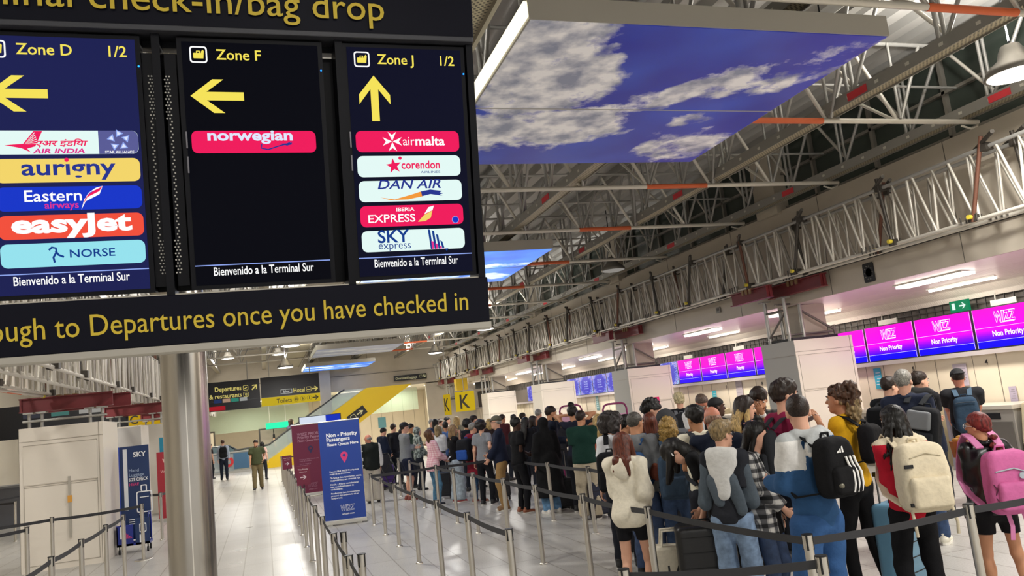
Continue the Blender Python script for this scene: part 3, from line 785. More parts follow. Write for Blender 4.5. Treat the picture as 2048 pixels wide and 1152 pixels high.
g2 = lattice_girder(10.05, 3.80, 0.95, 1.5, 46.4, 'rear lattice scaffold girder against the right bulkhead', 0.42, 2); braces(g2, 44.9, 0.95, 2.4, 1.0)
g3 = lattice_girder(-2.45, 3.02, 0.95, 7, 46.4, 'front lattice scaffold girder over the left white cabinets', 0.34, 3); braces(g3, 39.4, 0.95, 2.2, 1)
g4 = lattice_girder(-3.6, 3.02, 0.95, 7, 46.4, 'rear lattice scaffold girder over the left white cabinets', 0.34, 4); braces(g4, 39.4, 0.95, 2.6, .4)
g5 = lattice_girder(-3.0, 3.02, 0.95, 7, 46.4, 'middle lattice scaffold girder over the left white cabinets', 0.36, 5)
def maroon_beam(x, y, z, L, label, axis='y'):
    t = thing('support_beam', label, 'beam', (x, y, z), 0 if axis == 'y' else -math.pi / 2, 'dark red support beams')
    b = MB(); b.box(-0.07, 0.07, 0, L, 0, 0.02); b.box(-0.07, 0.07, 0, L, 0.23, 0.25); b.box(-0.012, 0.012, 0, L, 0.02, 0.23); b.box(-0.07, 0.07, 0.03, 0.045, 0.02, 0.23); b.build('beam_body', MAROON, t)
    for k in range(3):
        b = MB(); y_ = L * 0.42 + 0.13 * k; b.prism([(y_ - 0.04, 0.25), (y_ + 0.04, 0.25), (y_ + 0.03, 0.16), (y_ - 0.03, 0.16)], -0.09, -0.07, 'x'); b.box(-0.09, 0.09, y_ - 0.04, y_ + 0.04, 0.25, 0.27); b.build('beam_clamp', CLAMP, t)
    return t
ordn = ['nearest', 'second', 'third', 'fourth', 'farthest']
for k in range(5):
    y = 13.4 + 7.7 * k
    maroon_beam(9.74, y + 0.0, 3.5, 1.35, 'dark red steel beam on the scaffold tower over the %s right pillar, hall side' % ordn[k])
    maroon_beam(10.12, y - 1.15, 3.5, 1.7, 'dark red steel beam on the scaffold tower over the %s right pillar, wall side' % ordn[k])
    t = thing('scaffold_tower', 'short galvanised scaffold tower standing on the %s right pillar' % ordn[k], 'scaffolding', (10.24, y + 0.1, 2.6), 0, 'scaffold towers on the pillars')
    for (dx, dy) in ((-0.15, 0.0), (-0.15, 0.65), (0.2, 0.0), (0.2, 0.65)):
        b = MB(); b.tube((dx, dy, 0), (dx, dy, 0.86), 0.037, n=8); b.box(dx - 0.1, dx + 0.1, dy - 0.08, dy + 0.08, 0.86, 0.885); b.build('post', GALV, t)
    b = MB(); b.tube((-0.15, 0, 0.62), (-0.15, 0.65, 0.62), 0.025, n=7); b.tube((-0.15, 0.65, 0.1), (-0.15, 0.05, 0.55), 0.022, n=7); b.tube((-0.2, 0, 0.12), (0.9, 0, 0.12), 0.022, n=7); b.tube((0.2, 0, 0.6), (0.95, 0, 0.15), 0.025, n=7); b.tube((0.95, 0, 0.0), (0.95, 0, 0.25), 0.03, n=7)
    b.tube((-0.3, 0.1, 0.75), (0.3, 0.1, 0.75), 0.02, n=7); b.build('bracing', mat('77726b', 0.45, 0.5), t)
    b = MB(); b.box(-0.14, 0.95, -0.08, 0.8, 0.0, 0.05); b.build('base_board', BLACK, t)
for k, (y, x) in enumerate(((16.3, -4.1), (22.4, -3.8), (29.5, -3.9))):
    w = ['nearest', 'second', 'farthest'][k]
    maroon_beam(x, y - 0.1, 2.73, 1.5, 'dark red steel beam across the front of the %s left white cabinet' % w, 'x')
    maroon_beam(x + 0.1, y + 0.6, 2.73, 1.6, 'dark red steel beam across the rear of the %s left white cabinet' % w, 'x')
    t = thing('scaffold_tower', 'stub scaffold legs under the dark red beam on the %s left cabinet' % w, 'scaffolding', (x, y, 2.45), 0, 'stub scaffold towers on the left cabinets')
    for dx in (0.15, 0.35, 1.12, 1.32):
        b = MB(); b.tube((dx, -0.1, 0.0), (dx, -0.1, 0.25), 0.028, n=8); b.box(dx - 0.08, dx + 0.08, -0.2, 0.0, 0.25, 0.275); b.build('post', GALV, t)
    b = MB(); b.tube((0.05, -0.13, 0.12), (1.4, -0.13, 0.12), 0.022, n=7); b.build('bracing', GALV, t)
# ------------------------------------------------------------------ clad pillars on the right
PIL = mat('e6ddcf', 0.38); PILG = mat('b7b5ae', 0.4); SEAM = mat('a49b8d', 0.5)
def pillar(x0, x1, y0, y1, h, label, grey_side, core=True):
    t = thing('pillar_cladding', label, 'pillar', (x0, y0, 0), 0, 'white clad pillars')
    W, D = x1 - x0, y1 - y0
    b = MB(); b.box(0, W, 0, D, 0, h, 0)
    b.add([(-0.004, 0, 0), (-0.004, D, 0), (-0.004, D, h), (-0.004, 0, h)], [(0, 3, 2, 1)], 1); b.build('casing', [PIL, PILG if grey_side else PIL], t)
    b = MB(); fz = [(0.06, W - 0.1, h - 1.0, h - 0.3), (0.06, W - 0.1, 0.1, h - 1.02)]
    for (a, c, z0, z1) in fz:
        for (p, q, r, s) in ((a, c, z0, z0 + 0.008), (a, c, z1 - 0.008, z1), (a, a + 0.008, z0, z1), (c - 0.008, c, z0, z1)): b.box(p, q, -0.006, 0.0, r, s)
    b.box(0, W, -0.006, 0, h - 0.24, h - 0.23); b.box(W - 0.07, W - 0.06, -0.006, 0, 0, h)
    for z in (h - 0.3, h - 1.0): b.box(-0.01, 0.0, 0.05, D - 0.05, z, z + 0.008)
    b.build('panel_joint', SEAM, t)
    b = MB(); b.box(0.06, W - 0.1, -0.008, 0.0, h - 0.98, h - 0.32); b.build('blank_poster_panel', mat('e2d9cb', 0.18), t)
    if core:
        b = MB(); b.box(0.45, 1.05, 0.25, 0.85, h, h + 0.72); b.build('core', BEIGE, t)
for k in range(4):
    pillar(10.1, 11.5, 13.4 + 7.7 * k, 14.5 + 7.7 * k, 2.6, '%s white clad pillar on the right, between the check-in screens' % ordn[k], k < 2)
pillar(-4.07, -2.75, 16.0, 17.5, 2.45, 'nearest white clad cabinet pillar on the left, orange mark on its front', False, False)
pillar(-3.95, -2.95, 22.2, 23.6, 2.45, 'grey-fronted second cabinet pillar on the left behind the blue stand', True, False)
pillar(-4.2, -3.0, 29.4, 30.6, 2.45, 'third cabinet pillar on the left, mostly behind the steel column', False, False)
b = MB(); b.box(-3.95, -2.95, 22.17, 22.19, 0, 2.42); struct(b, 'trim_11', mat('b3afaa', 0.5))
t = thing('wall_sticker', 'pink square notice stuck on the second right pillar', 'sign', (10.83, 21.08, 1.42))
b = MB(); b.box(-0.16, 0.16, -0.006, 0.0, 0.0, 0.29); b.build('sheet', mat('d81f6a', 0.5), t)
b = MB(); text(b, 'INFO', 0.09, (0, -0.008, 0.1), 0, 'CENTER', 0.02); b.build('lettering', mat('f0c4d8'), t)
# thin grey strip with the orange mark on the left cabinet
t = thing('metal_strip', 'thin grey edge strip with an orange tape mark on the left cabinet front', 'strip', (-3.3, 15.99, 0))
b = MB(); b.box(-0.02, 0.02, -0.012, 0, 0.5, 1.55); b.build('strip_body', mat('b8b2a6', 0.4, 0.4), t)
b = MB(); b.box(-0.035, 0.035, -0.016, -0.012, 1.1, 1.22); b.build('orange_tape', mat('e0a040', 0.6), t)

# ------------------------------------------------------------------ check-in screens
WZ = ramp_mat('wizz_pink_screen', [(0.0, '0800d0'), (0.16, '1400d8'), (0.30, '7a00d8'), (0.48, 'dc00cc'), (1.0, 'e800b8')], 2, 0.0, 0.68, 1.6)
WP = ramp_mat('wizz_priority_screen', [(0.0, '2406d6'), (0.2, '3206d6'), (0.40, 'a804d0'), (0.65, 'dc06b8'), (1.0, 'dc10b0')], 2, 0.0, 0.68, 1.5)
def blue_screen_mat():
    m = bpy.data.materials.new('blue_pattern_screen'); m.use_nodes = True
    n, l = nodes_of(m); bs = n['Principled BSDF']; bs.inputs['Base Color'].default_value = (0, 0, 0, 1)
    tc = n.new('ShaderNodeTexCoord'); mp = n.new('ShaderNodeMapping'); mp.inputs['Scale'].default_value = (1, 2.6, 4.5); l.new(tc.outputs['Object'], mp.inputs[0])
    nz = n.new('ShaderNodeTexNoise'); nz.inputs['Scale'].default_value = 2.4; nz.inputs['Detail'].default_value = 2; nz.inputs['Distortion'].default_value = 2.2; l.new(mp.outputs[0], nz.inputs['Vector'])
    mg = n.new('ShaderNodeMapping'); mg.vector_type = 'TEXTURE'; mg.inputs['Location'].default_value = (0, -0.65, 0.35); mg.inputs['Scale'].default_value = (1, 0.62, 0.42); l.new(tc.outputs['Object'], mg.inputs[0])
    le = n.new('ShaderNodeVectorMath'); le.operation = 'LENGTH'; l.new(mg.outputs[0], le.inputs[0])
    ml = n.new('ShaderNodeMath'); ml.operation = 'MULTIPLY'; l.new(nz.outputs['Fac'], ml.inputs[0]); l.new(le.outputs['Value'], ml.inputs[1])
    r = n.new('ShaderNodeValToRGB'); e = r.color_ramp.elements; e[0].position = 0.40; e[0].color = lin('2a1fc4'); e[1].position = 0.50; e[1].color = lin('6f9cf0')
    k = e.new(0.56); k.color = lin('e6b0d8'); k = e.new(0.63); k.color = lin('2430c8'); k = e.new(0.72); k.color = lin('a8e0f4'); l.new(ml.outputs[0], r.inputs[0])
    l.new(r.outputs[0], bs.inputs['Emission Color']); bs.inputs['Emission Strength'].default_value = 0.95
    return m
BSM = blue_screen_mat()
WH = glow('f6e6fb', 1.6)
def wizz_logo(b, cy, z, s, x, mo, mi_):
    """outlined slanted word mark; drawn twice, wide then narrow"""
    text(b, 'WIZZ', 0.24 * s, (x, cy, z), mo, 'CENTER', 0.055, 0.18, ux=(0, -1, 0), fit=0.42 * s)
    text(b, 'WIZZ', 0.24 * s, (x - 0.002, cy, z), mi_, 'CENTER', 0.010, 0.18, ux=(0, -1, 0), fit=0.405 * s)
names = 'first second third fourth fifth sixth seventh eighth ninth tenth eleventh twelfth'.split()
PINKIN = glow('e000c0', 1.6)
for k in range(-2, 20):
    yh = 10.92 + 1.33 * k; W = 1.30
    kind = 'non' if k <= 4 else ('pri' if k <= 8 else 'blue')
    lab = {'non': 'pink and blue Non Priority check-in screen, %s from the right edge of the photo' % (names[min(max(k, 0), 9)] if k >= 0 else ('just beyond' if k == -1 else 'well beyond')),
           'pri': 'pink and blue check-in screen reading Priority, %s in its row from the near pillar' % names[k - 5 if 5 <= k < 15 else 0],
           'blue': 'blue patterned check-in screen with pale text, %s along from the Priority screens' % names[max(k - 9, 0)]}[kind]
    t = thing('check_in_screen', lab, 'screen', (12.0, yh, 2.02), 0, 'check-in screens')
    b = MB(); b.box(0.0, 0.09, -W - 0.012, 0.012, -0.015, 0.70); b.build('bezel', mat('121018', 0.4), t)
    b = MB(); b.box(-0.004, 0.0, -W + 0.012, -0.012, 0.0, 0.68); b.build('display', WZ if kind == 'non' else WP if kind == 'pri' else BSM, t)
    g = MB()
    c = -W / 2
    if kind != 'blue':
        wizz_logo(g, c, 0.43, 1.0, -0.006, 0, 1)
        g.box(-0.007, -0.005, c - 0.16, c + 0.10, 0.405, 0.413, 0)
        text(g, 'Non Priority' if kind == 'non' else 'Priority', 0.13, (-0.006, c, 0.19), 0, 'CENTER', 0.02, ux=(0, -1, 0), fit=0.60 if kind == 'non' else 0.36)
        for z in (0.345, 0.115): g.box(-0.006, -0.005, -W + 0.02, -0.02, z, z + 0.004, 0)
        for y in (-0.022, -W + 0.018): g.box(-0.006, -0.005, y, y + 0.004, 0.0, 0.68, 0)
    else:
        for i, s in enumerate(('WELCOME', "Don't forget", 'your liquids', 'and documents')): text(g, s, 0.075, (-0.006, c, 0.46 - 0.085 * i), 0, 'CENTER', 0.02, ux=(0, -1, 0))
        text(g, 'Fly  gatwick', 0.05, (-0.006, c, 0.08), 0, 'CENTER', 0.02, ux=(0, -1, 0))
    g.build('screen_graphics', [WH if kind != 'blue' else glow('c8d4ff', 0.9), PINKIN], t)
    if k % 2 == 0 and k < 12:
        b = MB(); b.box(0.02, 0.05, -0.9, -0.4, 0.70, 0.80); b.tube((0.03, -0.5, 0.78), (0.1, -0.45, 0.92), 0.012, n=6); b.build('mount', GALV, t)
t = thing('exit_sign', 'small green exit sign with white arrow above the right screens', 'sign', (12.0, 11.15, 2.725))
b = MB(); b.box(0.0, 0.05, -0.2, 0.2, 0, 0.2); b.build('sign_body', glow('0c8a5c', 0.9), t)
b = MB(); poly(b, [(-.02, .04), (-.09, .04), (-.09, .16), (-.02, .16)], (-0.004, 0.06, 0), 0, ux=(0, -1, 0)); poly(b, arrow_pts(0.14, 0.13, False)[::-1], (-0.004, -0.08, 0.1), 0, ux=(0, 1, 0)); b.build('pictogram', glow('e8fff4', 1.0), t)
for i, (px, py, w, h, c, s) in enumerate(((1757, 757, 0.2, 0.42, '35a9c8', 'turquoise poster on the check-in wall behind the short-haired man'), (1430, 796, 0.2, 0.42, '35b0c4', 'turquoise poster on the check-in wall under the Priority screens'), (1195, 806, 0.25, 0.55, '6f9a9c', 'dull teal poster on the far check-in wall between pillars'),
                                       (1478, 772, 0.30, 0.6, 'b0a6ac', 'lilac-grey notice sheets on the check-in wall left of the near pillar'), (1922, 750, 0.3, 0.4, 'b9aebc', 'lilac notice sheet on the check-in wall behind the man in the cap'), (2027, 788, 0.14, 0.26, 'b3a8bc', 'narrow lilac sheet on the check-in wall at the right edge'))):
    p = at_x(px, py, 12.085)
    t = thing('notice', s, 'poster', (p[0], p[1], p[2] - h / 2))
    b = MB(); b.box(-0.006, 0.0, -w / 2, w / 2, 0, h); b.build('sheet', mat(c, 0.5), t)
    b = MB()
    for q in range(5): b.box(-0.008, -0.006, -w / 2 + 0.03, w / 2 - 0.03 - 0.02 * (q % 3), h * (0.2 + 0.14 * q), h * (0.2 + 0.14 * q) + 0.015)
    b.build('print', mat('dfe9ea' if i < 3 else '8f8894'), t)
p = at_x(1738, 545, 10.29)
t = thing('loudspeaker', 'black square loudspeaker grille set in the right bulkhead', 'speaker', (10.29, p[1], p[2]))
b = MB(); b.rbox(-0.01, 0.0, -0.13, 0.13, -0.17, 0.17, 0.03, ax='x'); b.build('plate', BLACK, t)
b = MB()
for k in range(10): b.ball((-0.012, 0.095 * math.cos(k * .628), 0.12 * math.sin(k * .628)), 0.012, 6)
b.build('screw', mat('8a8880', 0.4, 0.6), t)
b = MB(); b.lathe([(0, 0), (0.075, 0)], n=16); 
o = b.build('cone', mat('1c1c20', 0.7), t); o.location = (-0.011, 0, 0); o.rotation_euler = (0, -math.pi / 2, 0)
p = at_x(1438, 620, 10.29)
t = thing('wall_box', 'small grey control box on the right bulkhead', 'box', (10.29, p[1], p[2])); b = MB(); b.box(-0.03, 0, -0.08, 0.08, -0.07, 0.07); b.build('box_body', mat('8a857d', 0.5), t); b = MB(); b.box(-0.034, -0.03, -0.05, 0.05, -0.02, 0.04); b.build('window', mat('55524d'), t)

# ------------------------------------------------------------------ check-in desks
def desk(y, label):
    t = thing('check_in_desk', label, 'desk', (11.35, y, 0), 0, 'check-in desks')
    b = MB(); b.box(0.0, 0.62, -1.0, 0.25, 0, 1.02); b.build('desk_body', mat('a9a49c', 0.35, 0.4), t, 0.01)
    b = MB(); b.box(-0.06, 0.66, -1.04, 0.28, 1.02, 1.09); b.build('worktop', mat('c9c3b6', 0.3, 0.2), t, 0.01)
    b = MB(); b.box(-0.012, 0.0, -0.75, -0.35, 0.86, 0.96); b.build('slot', mat('15151a', 0.3), t)
    b = MB(); b.box(-0.02, 0.0, -0.95, 0.2, 0.02, 0.82); b.build('front_panel', mat('77736d', 0.32, 0.5), t)
    b = MB(); b.prism([(-0.05, 0), (-0.05, 0.55), (0.06, 1.1), (0.6, 1.24), (0.6, 0)], -1.95, -1.1, 'y'); b.build('bag_drop_hood', mat('b4a88c', 0.35, 0.2), t, 0.02)
    b = MB(); b.box(-0.45, 0.0, -1.9, -1.15, 0.1, 0.28); b.build('conveyor', mat('2a2a2c', 0.7), t)
    b = MB(); b.box(-.03, .02, .28, .34, 0, 1.25); b.build('side_post', mat('8d8790', 0.4, 0.3), t)
for i, (y, s) in enumerate(((10.9, 'metal-fronted check-in desk at the right edge, next to the man in the cap'), (13.6, 'metal check-in desk behind the men with backpacks'), (18.4, 'check-in desk between the first two right pillars, nearer one'), (20.9, 'check-in desk between the first two right pillars, farther one'), (26.2, 'check-in desk between the second and third right pillars'))): desk(y, s)
def sizer(px, py, dep, label):
    p = at_d(px, py, dep)
    t = thing('bag_sizer', label, 'luggage frame', (p[0], p[1], 0), 0, 'magenta bag sizer frames')
    c = mat('8e2a63', 0.4); H = p[2]
    b = MB(); b.path([(-0.25, 0, 0), (-0.25, 0, H - 0.1), (-0.22, 0, H - 0.03), (-0.15, 0, H), (0.15, 0, H), (0.22, 0, H - 0.03), (0.25, 0, H - 0.1), (0.25, 0, 0)], 0.02, 8); b.build('hoop', c, t)
    b = MB(); b.box(-0.25, 0.25, -0.02, 0.3, 0.25, 0.28); b.box(-0.25, 0.25, 0.28, 0.3, 0.0, 0.8); b.build('cradle', c, t)
    b = MB(); b.box(-0.23, 0.23, -0.01, 0.01, H - 0.5, H - 0.2); b.build('panel', mat('d9a9c4', 0.5), t)
sizer(1140, 811, 17, 'magenta hoop of a bag sizer rising above the crowd by the third pillar')
sizer(1228, 807, 15.5, 'magenta hoop of a bag sizer beside the second right pillar')

# ------------------------------------------------------------------ steel column in front
t = thing('steel_column', 'tall round brushed-steel column standing under the big sign', 'column', (-0.57, 6.72, 0))
def steel_mat():
    m = bpy.data.materials.new('brushed_steel'); m.use_nodes = True
    n, l = nodes_of(m); bs = n['Principled BSDF']; bs.inputs['Metallic'].default_value = 0.9; bs.inputs['Roughness'].default_value = 0.34; bs.inputs['Base Color'].default_value = lin('b4afa6')
    tc = n.new('ShaderNodeTexCoord'); mp = n.new('ShaderNodeMapping'); mp.inputs['Scale'].default_value = (60, 60, 1.5); nz = n.new('ShaderNodeTexNoise'); nz.inputs['Scale'].default_value = 2
    l.new(tc.outputs['Object'], mp.inputs[0]); l.new(mp.outputs[0], nz.inputs['Vector']); mr = n.new('ShaderNodeMapRange'); mr.inputs[3].default_value = 0.16; mr.inputs[4].default_value = 0.30; l.new(nz.outputs['Fac'], mr.inputs[0]); l.new(mr.outputs[0], bs.inputs['Roughness'])
    return m
b = MB(); b.lathe([(0.17, 0.0), (0.17, 6.7)], n=48); b.build('shaft', steel_mat(), t)
b = MB(); b.lathe([(0.20, 0.0), (0.20, 0.10), (0.172, 0.105)], n=48); b.build('foot_ring', STEEL, t)
b = MB(); b.box(-0.004, 0.004, -0.1725, -0.168, 0.1, 6.7); o = b.build('seam', mat('e5e0d5', 0.2, 1.0), t); o.rotation_euler = (0, 0, 0.1)
# ------------------------------------------------------------------ far end: signs, stair, lobby
def far_sign(x0, x1, z0, z1, y, label, cat='sign'):
    t = thing('direction_sign', label, cat, (x0, y, z0)); return t, x1 - x0, z1 - z0
def picto(g, x, z, s, mo, y=-0.056):
    ring(g, rrect(-s, s, -s, s, s * .4), rrect(-s * .86, s * .86, -s * .86, s * .86, s * .34), (x, y, z), mo)
t, W, H = far_sign(-4.3, -0.08, 3.05, 4.34, 38, 'dark overhead sign reading Departures and cafe & restaurants')
b = MB(); b.box(0, W, -0.05, 0.1, 0, H); b.box(0, W, -0.052, -0.05, 0.40, 0.41, 1); b.build('panel', [mat('14151c', 0.4), mat('4a4b50')], t)
g = MB(); text(g, 'Departures', 0.30, (W - 0.78, -0.054, 0.86), 0, 'RIGHT', .012, fit=1.12); text(g, 'Café & restaurants', 0.27, (W - 0.78, -0.054, 0.56), 0, 'RIGHT', .012, fit=1.9)
picto(g, W - 0.6, 0.93, 0.11, 0); poly(g, [(-.07, -.02), (.07, .04), (.06, 0), (-.05, -.05)], (W - .6, -.055, .93), 0); picto(g, W - 0.6, 0.63, 0.11, 0); poly(g, [(-.05, .05), (-.02, .05), (0, -.06), (-.02, -.06)], (W - .6, -.055, .63), 0); poly(g, [(.02, .06), (.05, .06), (.04, -.06), (.02, -.06)], (W - .6, -.055, .63), 0)
a = [(x * math.cos(math.radians(-135)) - z * math.sin(math.radians(-135)), x * math.sin(math.radians(-135)) + z * math.cos(math.radians(-135))) for x, z in arrow_pts(.32, .3, False)]
poly(g, a, (W - 0.22, -0.055, 0.93), 0); g.build('lettering', glow('e8d77a', 0.75), t)
for k, (c, s) in enumerate((('2f4170', 'blue'), ('c9a58c', 'peach'), ('3f9a84', 'green'), ('b9bcb8', 'grey'))):
    b = MB(); x = W - 1.96 + 0.36 * k; b.box(x, x + 0.32, -0.056, -0.05, 0.36, 0.52); b.build('logo_tile', glow(c, 0.6), t)
b = MB(); b.box(W - 2.4, W - 1.5, -0.056, -0.05, 0.03, 0.22); b.build('red_plate', glow('b8222e', 0.7), t)
b = MB(); b.tube((W - .5, 0.02, H), (W - .5, 0.02, 5.2 - 3.05), .02, n=6); b.tube((.5, 0.02, H), (.5, 0.02, 5.2 - 3.05), .02, n=6); b.build('hanging_rod', GALV, t)
t, W, H = far_sign(-0.04, 2.55, 3.45, 4.36, 38, 'dark overhead sign reading Hotel with an arrow to the right')
b = MB(); b.box(0, W, -0.05, 0.1, 0, H); b.build('panel', mat('14151c', 0.4), t)
g = MB(); text(g, 'Hotel', 0.29, (1.42, -0.054, 0.11), 0, 'LEFT', .012, fit=.50); picto(g, 2.10, .21, .11, 0); poly(g, [(-.07, -.03), (.07, -.03), (.07, .0), (-.02, .0), (-.07, .03)], (2.10, -.055, .2), 0); poly(g, arrow_pts(.28, .28, False)[::-1] and [(-x, z) for x, z in arrow_pts(.28, .28, False)][::-1], (2.38, -.055, .21), 0)
ring(g, rrect(.86, 1.36, .10, .30, .01), rrect(.88, 1.34, .12, .28, .01), (0, -.055, 0), 1); text(g, 'bloc', .16, (1.11, -.055, .145), 1, 'CENTER', .02)
g.build('lettering', [glow('e8d77a', 0.75), glow('d8d8d4', 0.7)], t)
b = MB(); b.tube((W - .4, 0.02, H), (W - .4, 0.02, 5.2 - 3.45), .02, n=6); b.tube((.4, 0.02, H), (.4, 0.02, 5.2 - 3.45), .02, n=6); b.build('hanging_rod', GALV, t)
t, W, H = far_sign(-0.04, 2.55, 3.07, 3.44, 38, 'yellow Toilets sign strip under the Hotel sign')
b = MB(); b.box(0, W, -0.05, 0.1, 0, H); b.build('panel', glow('dcbf28', 0.72), t)
g = MB(); text(g, 'Toilets', .28, (.66, -.054, .085), 0, 'LEFT', .012, fit=.66)
for k in range(3): ring(g, [(.11 * math.cos(a), .11 * math.sin(a)) for a in np.linspace(0, 6.1, 16)], [(.10 * math.cos(a), .10 * math.sin(a)) for a in np.linspace(0, 6.1, 16)], (1.52 + .29 * k, -.055, .185), 0)
for dx in (-.035, .035): g.box(1.52 + dx - .018, 1.52 + dx + .018, -.056, -.054, .12, .22); g.box(1.52 + dx - .012, 1.52 + dx + .012, -.056, -.054, .235, .26)
for k in (1, 2): g.box(1.51 + .29 * k, 1.535 + .29 * k, -.056, -.054, .13, .25); g.box(1.50 + .29 * k, 1.57 + .29 * k, -.056, -.054, .15, .17)
poly(g, [(-x, z) for x, z in arrow_pts(.28, .26, False)][::-1], (2.38, -.055, .185), 0); g.build('lettering', mat('2a2410'), t)
p0 = at_y(789, 768, 46.8); p1 = at_y(855, 776, 46.8)
t, W, H = far_sign(p0[0], p1[0], 4.02, 4.34, 46.8, 'long dark Oversized baggage sign on the far wall')
b = MB(); b.box(0, W, -0.06, 0.05, 0, H); b.build('panel', mat('17171a', 0.4), t)
g = MB(); text(g, 'Oversized baggage', .19, (.08, -.064, .08), 0, 'LEFT', .012, fit=W * .66); picto(g, W * .82, .16, .08, 0, -.065)
a = [(x * math.cos(math.radians(135)) - z * math.sin(math.radians(135)), x * math.sin(math.radians(135)) + z * math.cos(math.radians(135))) for x, z in arrow_pts(.22, .22, False)]
poly(g, a, (W - .14, -.065, .17), 0); g.build('lettering', glow('cfc79a', 0.6), t)
# zone K box sign
t = thing('zone_sign', 'yellow square hanging sign with a big black letter K', 'sign', (9.35, 40, 1.87))
b = MB(); b.prism([(0, 0), (1.03, 0), (0.6, 0.75)], 0, 1.0, 'z'); b.build('sign_box', glow('e0bd1c', 0.72), t)
b = MB(); text(b, 'K', 1.0, (.5, -.012, .15), 0, 'CENTER', .015, fit=.52); b.build('letter', mat('1c1608'), t)
b = MB(); b.tube((.5, .03, 1.0), (.5, .03, 3.4), .02, n=6); b.build('hanging_rod', GALV, t)
t = thing('zone_sign', 'narrow yellow sign face with a letter K left of the big K sign', 'sign', (8.92, 40.3, 1.77))
b = MB(); b.prism([(0, 0.5), (0.22, 0), (0.26, 0), (0.26, .5)], 0, 1.05, 'z'); MB().tube((.2, .3, 1.05), (.2, .3, 3.5), .02, n=6).build('hanging_rod', GALV, t); b.build('sign_box', glow('d6b31c', 0.66), t)
u = np.array([.22, -.5, 0]); u /= np.linalg.norm(u)
b = MB(); text(b, 'K', .95, (.10, .25, .2), 0, 'CENTER', .015, ux=u, fit=.42); b.build('letter', mat('1c1608'), t)
t = thing('blank_sign', 'plain yellow panel above the big K sign under the dark red beam', 'sign', (9.55, 40.2, 2.95))
b = MB(); b.box(0, .58, 0, .5, 0, .6); b.build('panel', mat('d9b71e', .5), t)
t = thing('blank_sign', 'plain black sign panel right of the yellow K sign', 'sign', (10.6, 40.4, 2.95)); b = MB(); b.box(0, 1.1, 0, .1, 0, .34); b.build('panel', BLACK, t); b = MB(); b.tube((.3, .05, .34), (.3, .05, .7), .02, n=6); b.build('hanging_rod', GALV, t)

# escalator flank: yellow band climbing to the right, glass balustrade on it
t = thing('escalator', 'escalator with a bright yellow flank and glass balustrade climbing to the right', 'escalator', (0, 45.6, 0))
YF = mat('e3bd12', 0.4)
b = MB(); b.prism([(-1.6, 0), (2.1, 0), (8.2, 3.75), (5.6, 3.75), (1.4, 1.2), (0.7, .75), (-.1, .28), (-1.6, .2)], 0, 0.12, 'y'); b.build('near_flank', YF, t)
b = MB(); b.prism([(-1.6, 0), (2.1, 0), (8.2, 3.75), (5.6, 3.75), (1.4, 1.2), (0.7, .75), (-.1, .28), (-1.6, .2)], 1.3, 1.42, 'y'); b.build('far_flank', YF, t)
b = MB()
for k in range(16): b.box(.5 + .3 * k, .8 + .3 * k, .12, 1.3, .0 + .19 * k, .19 * (k + 1))
b.build('steps', mat('4a4a4a', .5, .5), t)
for nm, yy in (('near_balustrade', .05), ('far_balustrade', 1.34)):
    b = MB(); b.prism([(-1.6, .2), (-.1, .28), (.7, .75), (1.4, 1.2), (5.6, 3.75), (4.4, 3.75), (.9, 1.65), (.2, 1.2), (-1.6, 1.1)], yy, yy + .02, 'y'); b.build(nm, mat('b9c6bd', .1, alpha=.35), t)
    b = MB(); b.path([(-1.6, yy + .01, 1.12), (.2, yy + .01, 1.22), (.9, yy + .01, 1.68), (4.4, yy + .01, 3.78)], .04, 6); b.build('handrail', mat('3a3a38', .4), t)
q = at_y(715, 829, 45.4)
t = thing('direction_sign', 'small black tilted sign with an arrow on the yellow escalator flank', 'sign', (q[0], 45.598, q[2])); t.rotation_euler = (0, -.55, 0)
b = MB(); b.box(-.55, .55, -.03, .0, -.24, .24); b.build('panel', mat('1c1c1c', .5), t)
g = MB(); poly(g, [(-x, z) for x, z in arrow_pts(.42, .3, False)][::-1], (.2, -.034, 0), 0); picto(g, -.25, 0, .15, 0, -.034); g.build('pictogram', glow('e8dca0', .7), t)
# low barrier with printed pictures, car behind it
t = thing('glass_barrier', 'low glass barrier with red and blue printed pictures behind the walking man', 'barrier', (-2.6, 44.6, 0))
b = MB(); b.box(0, 2.6, 0, .03, .12, 1.05); b.build('glass', mat('9da6a8', .1, alpha=.6), t)
b = MB(); b.box(0, 2.6, -.03, .06, 1.05, 1.1); b.box(0, 2.6, -.03, .06, 0, .12); b.build('rail', GALV, t)
b = MB(); b.box(1.0, 1.75, -.01, -.002, .2, 1.0, 0); b.lathe([(0.0, 0), (.24, 0)], n=16) if 0 else None
ring(b, [(.26 * math.cos(a), .26 * math.sin(a)) for a in np.linspace(0, 6.0, 20)], [(.13 * math.cos(a), .13 * math.sin(a)) for a in np.linspace(0, 6.0, 20)], (.75, -.014, .6), 1); b.build('picture', [mat('3a5f7c', .5), mat('b8282c', .5)], t)
t = thing('car', 'dark hatchback car on display behind the glass barrier', 'car', (-3.1, 47.8, 0), math.radians(25))
CARB = mat('23282e', .25, .4)
b = MB(); pr = [(-1.9, .35), (-1.95, .8), (-1.5, .95), (-.95, 1.0), (-.4, 1.42), (.9, 1.45), (1.6, 1.02), (1.85, .9), (1.9, .4)]
b.prism(pr, -.82, .82, 'y'); b.build('body', CARB, t, .06)
b = MB()
for s in (-.83, .83): b.prism([(-.85, 1.02), (-.38, 1.36), (.85, 1.38), (1.4, 1.03)], s - .005, s + .005, 'y')
